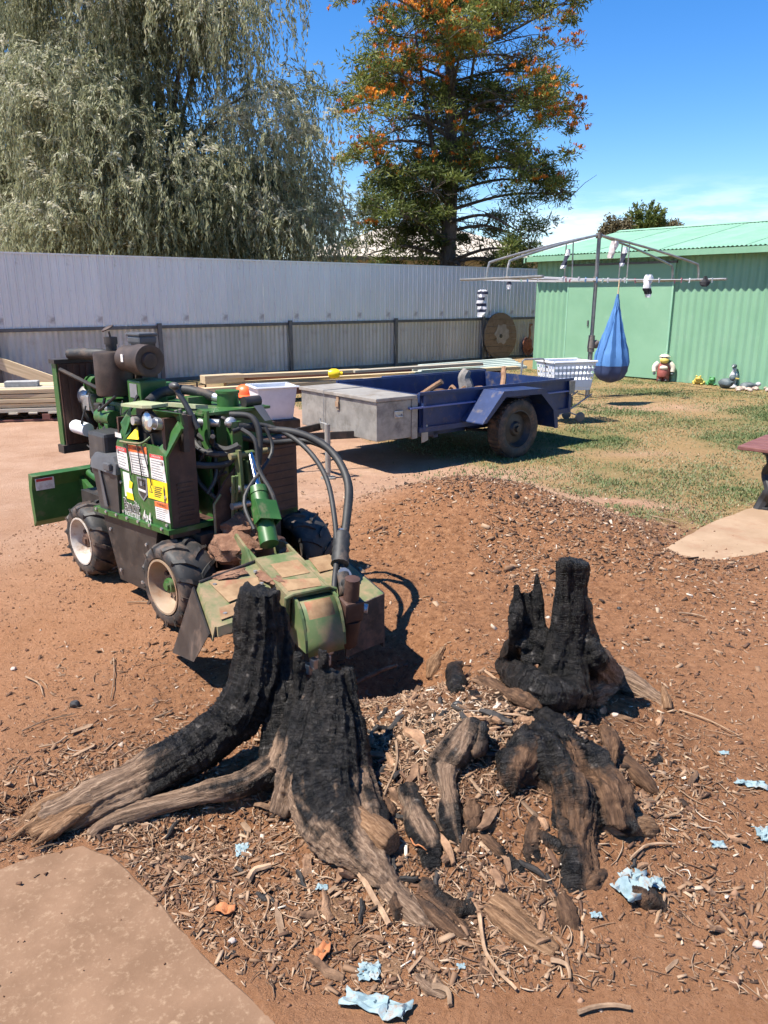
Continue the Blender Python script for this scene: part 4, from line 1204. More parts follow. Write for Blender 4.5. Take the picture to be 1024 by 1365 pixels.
# boom: a yawed, drooping box beam
b0 = Vector((.30, -.065, .455)); b1 = Vector((.87, -.215, .365))
bd = (b1 - b0).normalized(); bs = Vector((-bd.y, bd.x, 0)).normalized(); bu = bs.cross(bd) * -1
if bu.z < 0:
    bu = -bu
def bp(t, s, u):
    return b0 + bd * t + bs * s + bu * u
BL = (b1 - b0).length
bm_ = B()
hw = .105
bm_.prism([bp(0.10, -hw, 0), bp(BL, -hw, 0), bp(BL, -hw, -.15), bp(0, -hw, -.17), bp(-.06, -hw, -.05)], bs * .012)
bm_.prism([bp(0.10, hw - .012, 0), bp(BL, hw - .012, 0), bp(BL, hw - .012, -.15), bp(0, hw - .012, -.17), bp(-.06, hw - .012, -.05)], bs * .012)
bm_.prism([bp(.20, -hw + .013, -.001), bp(BL, -hw + .013, -.001), bp(BL, hw - .013, -.001), bp(.20, hw - .013, -.001)], bu * -.012)
bm_.prism([bp(0, -hw + .013, -.168), bp(BL, -hw + .013, -.148), bp(BL, hw - .013, -.148), bp(0, hw - .013, -.168)], bu * -.012)
boom = bm_.build('boom', 'paint_dusty', gr)
B().prism([bp(.29, -.06, .0006), bp(.43, -.06, .0006), bp(.43, .075, .0006), bp(.29, .075, .0006)], bu * .0012).build('worn_sticker', 'decal_worn', boom)
B().prism([bp(.44, -.085, .0006), bp(.55, -.085, .0006), bp(.56, .07, .0006), bp(.49, .085, .0006)], bu * .0012).build('worn_sticker', 'decal_worn', boom)
B().prism([bp(-.02, -hw - .014, .03), bp(.12, -hw - .014, .015), bp(.30, -hw - .014, -.10), bp(.1, -hw - .014, -.13), bp(-.05, -hw - .014, -.04)], bs * .012).build('side_plate', 'paint_dusty', boom)
for t_ in (.20, .32, .45):
    B().cyl(bp(t_, -hw - .02, -.08), bp(t_, -hw - .035, -.08), .013, n=6, smooth=False).build('bolt', 'alloy', boom)
B().prism([bp(.12, -hw - .03, -.115), bp(BL, -hw - .03, -.105), bp(BL, -hw - .03, -.12), bp(.12, -hw - .03, -.13)], bs * .03).build('rail', 'paint_dusty', boom)
# lift ram
r0 = Vector((.085, .055, .825)); r1 = bp(.13, .0, .02); rd_ = (r1 - r0)
ram = B().cyl(r0 + rd_ * .42, r1, .046, n=20).build('ram_barrel', 'paint_green', gr)
B().cyl(r0, r0 + rd_ * .43, .021, n=16).build('ram_rod', 'chrome', ram)
B().cyl(r0 + rd_ * .40, r0 + rd_ * .47, .05, n=20).build('gland', 'paint_green', ram)
rs = rd_.normalized().cross(Vector((0, 1, 0))).normalized()
if rs.x < 0:
    rs = -rs
sd2 = rd_.normalized().cross(rs)
B().prism([r0 + rd_ * .58 + rs * .05 - sd2 * .055, r0 + rd_ * .58 + rs * .05 + sd2 * .055, r0 + rd_ * .80 + rs * .062 + sd2 * .055, r0 + rd_ * .80 + rs * .062 - sd2 * .055], rs * .006).build('shield', 'paint_green', ram)
for s_ in (-1, 1):
    B().prism([r0 + rd_ * .58 + rs * .05 + sd2 * .055 * s_, r0 + rd_ * .80 + rs * .062 + sd2 * .055 * s_, r0 + rd_ * .80 + rs * .0 + sd2 * .055 * s_, r0 + rd_ * .62 + rs * .0 + sd2 * .055 * s_], sd2 * .004).build('shield', 'paint_green', ram)
B().tube(spline([r0 + Vector((-.02, -.03, .13)), r0 + Vector((.06, -.01, .08)), r0 + Vector((.10, -.02, -.06)), r0 + rd_ * .48 + rs * .04 - sd2 * .05, r0 + rd_ * .72 + rs * .02 - sd2 * .075], 6), .011, 8).build('hose', 'hose_rubber', ram)
B().tube(spline([r0 + Vector((.0, .10, .13)), r0 + Vector((.06, .09, .0)), r0 + rd_ * .5 + sd2 * .08, r0 + rd_ * .85 + sd2 * .065], 6), .010, 8).build('hose', 'hose_rubber', ram)
# cutter hood: curved plate with side cheeks
hood = B()
hs = .098
arc = [(BL - .01, -.004), (BL + .035, -.010), (BL + .065, -.028), (BL + .095, -.06), (BL + .118, -.10), (BL + .138, -.145), (BL + .150, -.20)]
nA = len(arc)
hood.add([bp(t, -hs * .72, u - .02) for t, u in arc] + [bp(t, hs, u - .02) for t, u in arc], [(i, i + 1, nA + i + 1, nA + i) for i in range(nA - 1)], True)
ck = hood.build('cutter_hood', 'paint_dusty', gr)
sol = ck.modifiers.new('thickness', 'SOLIDIFY'); sol.thickness = .008; sol.offset = 1
for s_ in (-hs * .72 - .012, hs):
    B().prism([bp(t, s_, u) for t, u in arc] + [bp(BL - .02, s_, -.225)], bs * .012).build('cheek', 'paint_dusty', ck)
wk = B()
wk.add([bp(t, -hs * .48, u - .009) for t, u in arc[1:]] + [bp(t, hs * .78, u - .009) for t, u in arc[1:]], [(i, i + 1, nA + i, nA + i - 1) for i in range(nA - 2)], True)
wo_ = wk.build('worn_sticker', 'decal_worn', ck)
so2 = wo_.modifiers.new('thickness', 'SOLIDIFY'); so2.thickness = .0015; so2.offset = 1
fr_ = B().tube([bp(BL, -hw - .01, -.14), bp(BL + .005, -hw - .01, .0), bp(BL + .005, -hw + .02, .012), bp(BL + .005, hw - .02, .012), bp(BL + .005, hw + .01, .0), bp(BL, hw + .01, -.12)], .010, 8)
fr_.build('collar', 'paint_dusty', boom)
# cutter disc with teeth
cc = bp(BL - .06, .02, -.235)
cd = B().cyl(cc - bs * .016, cc + bs * .016, .165, n=36)
disc = cd.build('cutter_wheel', 'brown_iron', gr)
tooth = B()
for k in range(14):
    a = 2 * math.pi * k / 14
    dv = bd * math.cos(a) + bu * math.sin(a)
    for s_ in (-1, 1):
        B().cbox(cc + dv * .165 + bs * .03 * s_, (.034, .03, .05), .006).build('tooth', 'alloy', disc)
# left wing plate and its flap
gw = B()
W4 = [(.50, -.53, .395), (.47, -.20, .405), (.84, -.36, .335), (.81, -.655, .325)]
gw.prism(W4, (0, 0, -.010))
wing = gw.build('guard', 'paint_dusty', gr)
lip = B().prism([(.81, -.655, .325), (.84, -.36, .335), (.85, -.36, .30), (.82, -.66, .288)], (.008, 0, 0)).build('lip', 'paint_dusty', wing)
B().prism([(.50, -.53, .395), (.81, -.655, .325), (.815, -.675, .27), (.50, -.555, .34)], (0, -.008, 0)).build('lip', 'paint_dusty', wing)
B().prism([(.52, -.50, .394), (.60, -.30, .384), (.69, -.34, .366), (.70, -.52, .358)], (0, 0, .0025)).build('worn_sticker', 'decal_worn', wing)
B().prism([(.72, -.58, .354), (.71, -.42, .358), (.80, -.40, .344), (.79, -.62, .336)], (0, 0, .0025)).build('worn_sticker', 'decal_worn', wing)
B().tube([(.50, -.535, .40), (.47, -.20, .412)], .006, 6).build('edge_bar', 'black_iron', wing)
B().prism([(.495, -.56, .385), (.80, -.68, .30), (.66, -.675, .13), (.30, -.575, .015)], (.008, -.012, 0)).build('rubber_flap', 'black_iron', wing)
# right wing
rw4 = [bp(BL - .34, .12, -.03), bp(BL - .32, .30, -.02), bp(BL + .02, .36, -.07), bp(BL + .06, .14, -.09)]
gw2 = B().prism(rw4, (0, 0, -.010)).build('guard', 'paint_dusty', gr)
B().prism([rw4[2], rw4[1], rw4[1] + Vector((0, 0, -.30)), rw4[2] + Vector((0, 0, -.27))], (0, .008, 0)).build('rubber_flap', 'rubber', gw2)
B().prism([rw4[3], rw4[2], rw4[2] + Vector((0, 0, -.24)), rw4[3] + Vector((0, 0, -.22))], (.008, 0, 0)).build('rubber_flap', 'rubber', gw2)
B().prism([bp(BL - .34, .15, -.026), bp(BL - .22, .15, -.04), bp(BL - .22, .27, -.036), bp(BL - .34, .26, -.024)], (0, 0, .003)).build('worn_sticker', 'decal_worn', gw2)
# hydraulic motor and hoses on the right of the hood
mo = bp(BL + .07, .165, -.08)
motor = B().cbox(mo, (.085, .095, .10), .012, rot=Matrix((bd, bs, bu)).transposed()).build('hydraulic_motor', 'brown_iron', gr)
B().cyl(mo - bu * .05, mo - bu * .17, .050, .042, 16).blob(mo - bu * .17, (.085, .085, .07), 2).build('motor_body', 'brown_iron', motor)
B().cyl(mo + bs * .03 + bu * .0, mo + bs * .07 + bd * .03, .022, n=10).build('elbow', 'alloy', motor)
B().cyl(mo - bu * .18, mo - bu * .26, .030, .004, 10).build('tooth', 'alloy', motor)
hend = mo + bu * .05
B().cyl(hend, hend + bu * .10, .036, .034, 12).build('fitting', 'brown_iron', motor)
big = [(.02, .03, .965), A(352, 572, x=.06), A(400, 578, x=.20), A(440, 600, x=.36), A(463, 640, x=.52), A(462, 690, x=.66), A(455, 738, x=.76), A(458, 775, x=.86), hend + bu * .08]
B().tube(spline(big, 7), .020, 12).build('hose', 'hose_rubber', gr)
big2 = [(.03, -.01, .945), A(345, 566, x=.05), A(385, 580, x=.16), A(415, 605, x=.32), A(436, 640, x=.50), A(446, 690, x=.66), A(449, 738, x=.76), A(446, 775, x=.85), A(445, 800, x=.90)]
B().tube(spline(big2, 7), .013, 10).build('hose', 'hose_rubber', gr)
B().tube(spline([(.0, .06, .90), A(360, 590, x=.02), A(410, 588, x=.14), A(446, 606, x=.34), A(466, 645, x=.52), A(464, 690, x=.66), A(456, 738, x=.755)], 7), .015, 10).build('hose', 'hose_rubber', gr)
B().tube(spline([(-.03, .02, 1.02), A(335, 556, x=.05), A(346, 580, x=.10), A(345, 620, x=.12)], 7), .016, 10).build('hose', 'hose_rubber', gr)
sl0 = A(456, 712, x=.71); sl1 = A(453, 752, x=.80)
slv = B(); pts = [sl0.lerp(sl1, k / 9) for k in range(10)]
slv.tube(pts, [.043 if k % 2 else .038 for k in range(10)], 12)
slv.build('hose_sleeve', 'hose_rubber', gr)
hn = A(461, 790, x=.895)
B().tube([A(456, 765, x=.84), hn, hend + bu * .06], [.032, .036, .036], 12).build('hose_sleeve', 'rubber', gr)
# hose lying over the deck
B().tube(spline([(-.46, -.20, 1.06), (-.50, -.10, 1.10), (-.44, .0, 1.115), (-.36, .06, 1.10), (-.30, .10, 1.08)], 6), .027, 10).build('hose', 'hose_rubber', gr)
B().cyl((-.30, .10, 1.08), (-.24, .125, 1.07), .024, n=10).build('fitting', 'alloy', gr)
B().cyl((-.02, -.05, .985), (-.10, -.12, .99), .020, n=10).build('fitting', 'alloy', gr)
B().prism([(-.42, -.08, 1.036), (-.10, -.06, 1.05), (-.12, -.12, 1.055), (-.42, -.13, 1.04)], (0, 0, .02)).build('bar', 'paint_faded', gr)

# fixings, wires and small fittings
rc = random.Random(21)
bolt_me = B().cyl((0, 0, 0), (0, -.008, 0), .009, n=6, smooth=False).mesh('bolt', 'alloy')
for (x_, z_) in ((-.47, .50), (-.25, .508), (-.02, .515), (-.47, .83), (-.02, .83), (-.47, .66), (-.012, .66)):
    share('bolt', bolt_me, console, (x_, -.381, z_))
for k in range(7):
    share('bolt', bolt_me, gr, (-.76 + k * .12, -.401, .462 + k * .006))
for (x_, z_) in ((-.66, .36), (-.58, .14), (-.34, .13), (-.26, .36)):
    share('bolt', bolt_me, gr, (x_, -.376, z_))
for k in range(12):
    a = Vector((-.40 + rc.uniform(0, .34), -.16 + rc.uniform(0, .12), .58 + rc.uniform(0, .42)))
    b = Vector((-.05 + rc.uniform(0, .12), -.18 + rc.uniform(0, .22), .50 + rc.uniform(0, .45)))
    B().tube(spline([a, a.lerp(b, .4) + Vector((.05, rc.uniform(-.05, .05), rc.uniform(-.1, .06))), b], 5), rc.choice([.007, .010, .013]), 6).build('hose', rc.choice(['hose_rubber', 'hose_rubber', 'black_iron']), gr)
for k in range(10):
    a = Vector((-1.18 + rc.uniform(0, .5), -.19 - rc.uniform(0, .05), .62 + rc.uniform(0, .45)))
    B().cbox(a, (rc.uniform(.03, .10), .05, rc.uniform(.03, .10)), .008).build('bracket', rc.choice(['black_iron', 'paint_green', 'brown_iron', 'alloy']), engine)
for k in range(9):
    a = Vector((-1.15 + rc.uniform(0, .55), -.22, .65 + rc.uniform(0, .50))); b = a + Vector((rc.uniform(-.2, .25), rc.uniform(-.03, .05), rc.uniform(-.25, .12)))
    B().tube(spline([a, a.lerp(b, .5) + Vector((0, -.03, -.05)), b], 4), rc.choice([.004, .006, .009]), 5).build('wire', rc.choice(['decal_black', 'hose_rubber', 'hose_rubber']), engine)
for k in range(5):
    B().lathe(Vector((-.86, -.20, .66 + k * .03)), (0, -1, 0), [(0, .05), (.012, .05)], n=14).build('fin', 'black_iron', engine)
for px_, py_, xx in ((455, 712, .71), (458, 765, .84)):
    q = A(px_, py_, x=xx); B().cyl(q - Vector((.012, 0, .02)), q + Vector((.012, 0, -.0)), .036, n=12).build('clamp', 'alloy', gr)
for t_ in (.06, .20, .34, .48):
    for s_ in (-hw - .006, hw + .006):
        B().cyl(bp(t_, s_, -.03), bp(t_, s_ * 1.08, -.03), .010, n=6, smooth=False).build('bolt', 'alloy', boom)
for (x_, y_, z_) in ((.56, -.28, .395), (.66, -.32, .374), (.76, -.35, .353), (.55, -.49, .386), (.76, -.58, .340)):
    B().cyl((x_, y_, z_), (x_, y_, z_ + .008), .010, n=6, smooth=False).build('bolt', 'alloy', wing)
B().blob((.62, -.25, .38), (.22, .10, .03), 3, .2, 3, 5).build('mud_clump', 'mud', wing)
B().blob((.50, -.38, .398), (.10, .16, .016), 3, .25, 6, 5).build('mud_clump', 'mud', wing)
for k in range(8):
    B().blob((.15 + rc.uniform(-.1, .3), -.12 + rc.uniform(-.14, .14), .36 + rc.uniform(0, .07)), (rc.uniform(.05, .11), rc.uniform(.05, .1), .05), 2, .25, k, 5).build('mud_clump', 'mud', gr)
# ================================================================== TRAILER
mat('trailer_blue', (0.013, 0.027, 0.085), (0.021, 0.040, 0.118), rough=0.42, scale=6, dirt=(0.12, 0.095, 0.085), dirt_amt=0.22, dirt_scale=9)
mat('trailer_trim', (0.10, 0.13, 0.30), (0.15, 0.18, 0.36), rough=0.45, scale=6)
mat('galvanised', (0.235, 0.225, 0.205), (0.34, 0.325, 0.295), rough=0.5, metal=0.35, scale=7, dirt=(0.16, 0.14, 0.115), dirt_amt=0.32, dirt_scale=4)
mat('galv_lid', (0.28, 0.255, 0.225), (0.37, 0.345, 0.305), rough=0.55, metal=0.3, scale=6, dirt=(0.20, 0.165, 0.13), dirt_amt=0.3, dirt_scale=4)
mat('wood_brown', (0.16, 0.085, 0.045), (0.30, 0.175, 0.10), rough=0.9, scale=12, stretch=(1, 1, .3), bump=0.5)
mat('wood_grey', (0.14, 0.125, 0.11), (0.26, 0.235, 0.21), rough=0.9, scale=12, bump=0.6)
TR = Frame(1.323, 7.836, 38)
tr = thing('trailer', TR.o, 'dark blue box trailer with a grey metal toolbox parked on the lawn edge', 'trailer', rz=TR.rz)
tx0, tx1, ty0, ty1 = -1.12, 1.09, .17, 1.50      # tub outline
zb, zt = .37, .72
th = .02
def tpanel(nm, lo, hi):
    return B().bb(lo, hi).build(nm, 'trailer_blue', tr)
near = tpanel('side_panel', (tx0, ty0, zb), (tx1, ty0 + th, zt))
far = tpanel('side_panel', (tx0, ty1 - th, zb), (tx1, ty1, zt))
tpanel('front_panel', (tx0 - .001, ty0 + th + .002, zb), (tx0 + th, ty1 - th - .002, zt - .01))
tg = tpanel('tailgate', (tx1 - th, ty0 + th + .002, zb), (tx1 + .001, ty1 - th - .002, zt - .01))
tpanel('floor', (tx0 + .02, ty0 + .02, zb - .03), (tx1 - .02, ty1 - .02, zb + .01))
for p, y_ in ((near, ty0), (far, ty1)):
    s_ = -1 if y_ == ty0 else 1
    B().bb((tx0 - .02, min(y_, y_ + s_ * .03), zt - .015), (tx1 + .02, max(y_, y_ + s_ * .03), zt + .012)).build('top_rail', 'trailer_blue', p)
    B().bb((tx0 - .14, min(y_ + s_ * .002, y_ + s_ * .04), .585), (tx1 + .02, max(y_ + s_ * .002, y_ + s_ * .04), .600)).build('ledge', 'trailer_trim', p)
    B().bb((tx0 - .02, min(y_ + s_ * .002, y_ + s_ * .03), zb - .02), (tx1, max(y_ + s_ * .002, y_ + s_ * .03), zb + .03)).build('bottom_rail', 'trailer_blue', p)
    for xx in (tx0 + .02, tx1 - .05):
        B().bb((xx, min(y_ + s_ * .002, y_ + s_ * .035), zb), (xx + .035, max(y_ + s_ * .002, y_ + s_ * .035), zt - .02)).build('stake', 'trailer_blue', p)
B().bb((tx0 - .10, ty0 - .01, .30), (tx0 - .03, ty0 + .03, .68)).build('light_bracket', 'galvanised', tr)
B().prism([(tx0 + .02, ty0 - .02, zb + .05), (tx0 + .09, ty0 - .02, zb + .05), (tx0 + .10, ty0 - .02, .27), (tx0 + .02, ty0 - .02, .25)], (0, .012, 0)).build('mud_flap', 'galvanised', tr)
B().bb((tx0 + .3, .3, .25), (tx0 + .36, 1.4, zb - .03)).build('cross_member', 'trailer_blue', tr)
for y_ in (.30, 1.36):
    B().bb((tx0, y_, .28), (tx1, y_ + .05, zb - .031)).build('chassis_rail', 'trailer_blue', tr)
# mudguards: bent plate over the wheel
def mudguard(ya, yb, sgn):
    pts = [(-.58, .42), (-.30, .71), (.27, .70), (.49, .50), (.52, .27)]
    o = B(); n = len(pts)
    outer = [(x, z) for x, z in pts]; inner = [(x * .97, z - .012) for x, z in pts]
    for i in range(n - 1):
        (xa, za), (xb, zb_) = pts[i], pts[i + 1]
        o.prism([(xa, ya, za), (xb, ya, zb_), (xb, yb, zb_), (xa, yb, za)], (0, 0, -.010) if i < 3 else (-.010, 0, 0))
    return o.build('mudguard', 'trailer_blue', tr)
mg = mudguard(-.15, .165, -1)
B().prism([(-.31, -.152, .712), (.28, -.152, .702), (.50, -.152, .50), (.53, -.152, .27), (.48, -.152, .27), (.44, -.152, .47), (.24, -.152, .645), (-.28, -.152, .655), (-.54, -.152, .42), (-.59, -.152, .42)], (0, .010, 0)).build('skirt', 'trailer_blue', mg)
mg2 = mudguard(1.505, 1.80, 1)
def road_wheel(y, s):
    o = B()
    o.lathe((0, 0, 0), (0, 1, 0), [(-.075, .19), (-.09, .22), (-.09, .27), (-.075, .294), (0, .30), (.075, .294), (.09, .27), (.09, .22), (.075, .19)], n=36)
    w = o.build('wheel', 'rubber', tr, (0, y, .300))
    for k in range(36):
        a = k * math.pi / 18
        B().box((.299 * math.cos(a), 0, .299 * math.sin(a)), (.012, .13, .03), rot=Matrix.Rotation(-a, 3, 'Y')).build('tread_block', 'rubber', w)
    B().lathe((0, 0, 0), (0, 1, 0), [(s * .078, .195), (s * .08, .185), (s * .05, .17), (s * .02, .15), (s * .03, .08), (s * .055, .06), (s * .06, .0005)], n=28).build('rim', 'black_iron', w)
    B().cyl((0, s * .05, 0), (0, s * .085, 0), .035, .03, 14).build('hub', 'black_iron', w)
road_wheel(0.0, -1); road_wheel(1.66, 1)
B().cyl((0, .05, .30), (0, 1.62, .30), .025, n=10).build('axle', 'black_iron', tr)
for y_ in (.25, 1.42):
    B().tube(spline([(-.42, y_, .30), (0, y_, .255), (.42, y_, .31)], 5), .016, 6).build('spring', 'black_iron', tr)
# drawbar in an A and the coupling
cy = (ty0 + ty1) / 2
for y_ in (.34, 1.33):
    B().prism([(-1.10, y_ - .02, .30), (-1.10, y_ + .02, .30), (-2.35, cy + (.03 if y_ > cy else -.01), .30), (-2.35, cy + (-.01 if y_ > cy else -.05) + .02, .30)], (0, 0, .07)).build('drawbar', 'black_iron', tr)
B().prism([(-2.28, cy - .05, .375), (-2.62, cy - .03, .375), (-2.66, cy, .375), (-2.62, cy + .03, .375), (-2.28, cy + .05, .375)], (0, 0, .045)).build('coupling', 'galvanised', tr)
B().cyl((-2.60, cy, .34), (-2.60, cy, .40), .04, n=14).build('coupling_cup', 'galvanised', tr)
# toolbox across the drawbar
bx0, bx1, by0, by1, bz0, bz1 = -1.63, -1.17, .17, 1.45, .315, .675
tb_ = B().cbox(((bx0 + bx1) / 2, (by0 + by1) / 2, (bz0 + bz1) / 2), (bx1 - bx0, by1 - by0, bz1 - bz0), .008).build('toolbox', 'galvanised', tr)
B().cbox(((bx0 + bx1) / 2 - .004, (by0 + by1) / 2, bz1 + .020), (bx1 - bx0 + .030, by1 - by0 + .03, .034), .006).build('lid', 'galv_lid', tb_)
B().bb((bx0 - .012, .76, bz1 - .13), (bx0 - .001, .80, bz1 + .0)).build('latch', 'rim_rust', tb_)
B().bb((bx0 - .022, .755, bz1 - .10), (bx0 - .012, .805, bz1 - .05)).build('latch', 'rim_rust', tb_)
B().cbox((bx0 + .25, by0 - .005, .55), (.10, .012, .065), .008).build('handle_plate', 'alloy', tb_)
B().tube([(bx0 + .215, by0 - .012, .545), (bx0 + .22, by0 - .03, .53), (bx0 + .28, by0 - .03, .53), (bx0 + .285, by0 - .012, .545)], .006, 6).build('handle', 'alloy', tb_)
B().tube([(bx0 - .018, 1.02, .30), (bx0 - .020, 1.0, bz1 + .04), (bx1 - .02, .98, bz1 + .042)], .004, 5).build('tie_wire', 'decal_grey', tb_)
# prop stand
jp = TR.at(437, 640, y=.62); jx = -2.05; jy = TR.at(437, 600, x=jx).y
jk = B().cyl((jx, jy, .06), (jx, jy, .50), .026, n=14).build('prop_stand', 'galvanised', tr)
B().tube([(jx, jy, .50), (jx - .01, jy + .09, .505), (jx - .01, jy + .10, .54)], .008, 6).build('crank', 'galvanised', jk)
B().cyl((jx, jy, -.02), (jx, jy, .08), .02, n=10).cyl((jx, jy, -.005), (jx, jy, .015), .07, n=16).build('foot', 'galvanised', jk)
B().bb((jx - .02, min(jy, cy), .31), (jx + .02, max(jy, cy), .35)).build('clamp_arm', 'black_iron', jk)
tl = B().bb((tx1 + .004, ty0 - .01, .40), (tx1 + .05, ty0 + .10, .52)).build('tail_light', 'plastic_black', tr)
B().bb((tx1 + .051, ty0 + .0, .415), (tx1 + .058, ty0 + .09, .505)).build('lens', 'decal_red', tl)
B().bb((tx1 - .06, ty0 - .045, .56), (tx1 + .03, ty0 - .036, .70)).build('hinge', 'galvanised', tr)
# load in the trailer
def branch(nm, m, pts, rads, label, cat='branch', group='branches in the trailer', n=8):
    P0 = TR.w(pts[0])
    pp = [TR.w(p) - P0 for p in pts]
    o = B(); s_ = spline(pp, 4); k = len(s_)
    o.tube([p + Vector((mnoise.noise(p * 9), mnoise.noise(p * 8 + Vector((5, 0, 0))), 0)) * .012 for p in s_], list(np.interp(np.linspace(0, 1, k), np.linspace(0, 1, len(rads)), rads)), n)
    return tag(o.build(nm, m, None, P0), label, cat, group)
fz = zb + .012
branch('branch', 'wood_brown', [(-.55, 1.2, fz), (-.50, .95, .55), (-.36, .70, .74)], [.035, .035, .03], 'pale sawn branch end sticking up near the front of the trailer')
branch('branch', 'wood_brown', [(.35, .5, fz + .02), (.62, .75, .58), (.85, .95, .80)], [.03, .034, .03], 'brown branch leaning towards the tailgate of the trailer')
branch('stump_piece', 'wood_grey', [(.28, 1.0, fz), (.30, 1.0, .58), (.27, 1.02, .72), (.30, 1.0, .80)], [.10, .09, .07, .05], 'grey upright chunk of stump wood inside the trailer', 'wood', None)
for k in range(7):
    r_ = random.Random(k + 50); a = r_.uniform(0, 3.1); cx_, cy_ = r_.uniform(-.05, .55), r_.uniform(.75, 1.2); l = r_.uniform(.25, .5)
    branch('root_piece', 'wood_brown', [(cx_ - l * math.cos(a) * .5, cy_ - l * math.sin(a) * .4, .46 + r_.uniform(0, .08)), (cx_, cy_, .56 + r_.uniform(0, .07)), (cx_ + l * math.cos(a) * .5, cy_ + l * math.sin(a) * .4, .48 + r_.uniform(0, .12))], [.012, .022, .01], 'twisted brown root in the heap around the grey chunk', 'wood', 'roots heaped in the trailer', 6)

# ================================================================== TIMBER AND BITS ALONG THE FENCE
mat('pine', (0.42, 0.315, 0.185), (0.55, 0.43, 0.27), rough=0.8, scale=5, stretch=(.3, 6, 6), bump=0.15)
mat('pine_grey', (0.32, 0.28, 0.22), (0.42, 0.375, 0.30), rough=0.85, scale=5, stretch=(.3, 6, 6), bump=0.2)
mat('red_timber', (0.14, 0.055, 0.042), (0.22, 0.10, 0.075), rough=0.85, scale=5, stretch=(.3, 6, 6), bump=0.2)
mat('steel_pipe', (0.36, 0.41, 0.36), (0.50, 0.55, 0.49), rough=0.45, scale=3, stretch=(.3, 3, 3))
mat('grey_block', (0.27, 0.265, 0.255), (0.37, 0.365, 0.35), rough=0.95, scale=12, bump=0.5)
for nm in ('pine', 'pine_grey', 'red_timber', 'steel_pipe'):
    vary(MATS[nm], 0.16)
def at_fence(px, py, off, z=None):
    """point seen at px, py that lies off metres in front of the fence"""
    return FEN.at(px, py, y=-off)
def plank(p0, p1, w, h, m, label, group, nm='plank', roll=0.0):
    """board between two points in the fence frame, resting centre line at its middle"""
    a = FEN.w(p0); b = FEN.w(p1); d = b - a; L_ = d.length
    o = B().cbox((0, 0, 0), (L_, w, h), .004).build(nm, m)
    o.location = (a + b) / 2
    q = d.to_track_quat('X', 'Z'); o.rotation_mode = 'QUATERNION'; o.rotation_quaternion = q
    return tag(o, label, 'timber' if 'pipe' not in nm else 'pipe', group)
# left stack: red pallet, layers of pine boards, grey blocks on top
pl0 = FEN.at(-5, 560, z=.0); pl1 = FEN.at(80, 560, z=.0)
LS = Frame(FEN.w((FEN.at(30, 562, z=0).x, FEN.at(30, 562, z=0).y, 0)).x, FEN.w((FEN.at(30, 562, z=0).x, FEN.at(30, 562, z=0).y, 0)).y, 12)
pal = thing('pallet', LS.o, 'old red wooden pallet under the pale boards at the left', 'pallet', rz=LS.rz)
for k in range(3):
    for x_ in (-1.0, -.35, .30, .80):
        B().cbox((x_, .06 + k * .42, .05), (.10, .10, .09), .004).build('block', 'red_timber', pal)
for k in range(3):
    B().cbox((-.1, .06 + k * .42, .012), (2.1, .10, .02), .003).build('bottom_board', 'red_timber', pal)
for k in range(9):
    B().cbox((-1.08 + k * .245, .48, .108), (.11, 1.0, .022), .003).build('top_board', 'pine_grey', pal)
for lay in range(5):
    for k in range(4):
        y_ = .04 + k * .24 + (lay % 2) * .02
        p = LS.w((-.45 + .08 * ((lay * 3 + k) % 4) - .2 * (lay % 2), y_ + .08, .145 + lay * .062))
        o = B().cbox((0, 0, 0), (2.6 + .1 * ((lay + k) % 3), .20, .052), .004).build('board', 'pine' if (lay + k) % 5 else 'pine_grey')
        o.location = p; o.rotation_euler.z = LS.rz + .012 * ((lay * 2 + k) % 3 - 1)
        tag(o, ['pale board in the bottom layer of the stack on the red pallet', 'pale board in the second layer of the stack on the red pallet', 'pale board in the middle layer of the stack on the red pallet', 'pale board in the fourth layer of the stack on the red pallet', 'pale board in the top layer of the stack on the red pallet'][lay], 'timber', 'boards stacked on the pallet')
for k, (x_, lb) in enumerate(((-.05, 'grey concrete block on the boards, nearer the left edge'), (.62, 'grey concrete block on the boards, nearer the radiator'))):
    o = B().cbox((0, 0, 0), (.42, .19, .07), .008).build('concrete_block', 'grey_block')
    o.location = LS.w((x_, .45, .145 + 4 * .062 + .064)); o.rotation_euler.z = LS.rz + .05
    tag(o, lb, 'block', 'blocks on the boards')
# plank leaning on the fence at far left
a_ = FEN.at(74, 510, y=-.75); b_ = FEN.at(-30, 474, y=-.06)
o = plank((a_.x, a_.y, a_.z + .0), (b_.x, b_.y, b_.z), .05, .20, 'pine', 'long pale plank leaning up against the fence at far left', None)
# middle stack behind the grinder, along the fence
rows = [
 ((262, 521), (560, 502), .26, .16, .07, 'pine', 'long pale board at the front of the pile behind the grinder'),
 ((268, 530), (540, 509), .15, .16, .10, 'red_timber', 'dark red beam below the pale front board behind the grinder'),
 ((286, 507), (640, 487), .36, .20, .08, 'red_timber', 'dark red beam on top of the pile behind the grinder'),
 ((270, 506), (322, 503), .40, .22, .12, 'pine', 'short thick pale board end at the left of the pile'),
 ((296, 502), (480, 494), .43, .18, .05, 'pine', 'thin pale board lying over the dark red beam'),
 ((470, 495), (640, 484), .43, .16, .04, 'pine_grey', 'greyish thin board at the back of the pile'),
 ((300, 512), (690, 490), .31, .14, .06, 'pine', 'long pale board passing behind the toolbox'),
]
for (p0, p1, z_, w_, h_, m_, lb) in rows:
    a, b = FEN.at(*p0, z=z_), FEN.at(*p1, z=z_)
    plank(a, b, w_, h_, m_, lb, 'timber pile along the fence')
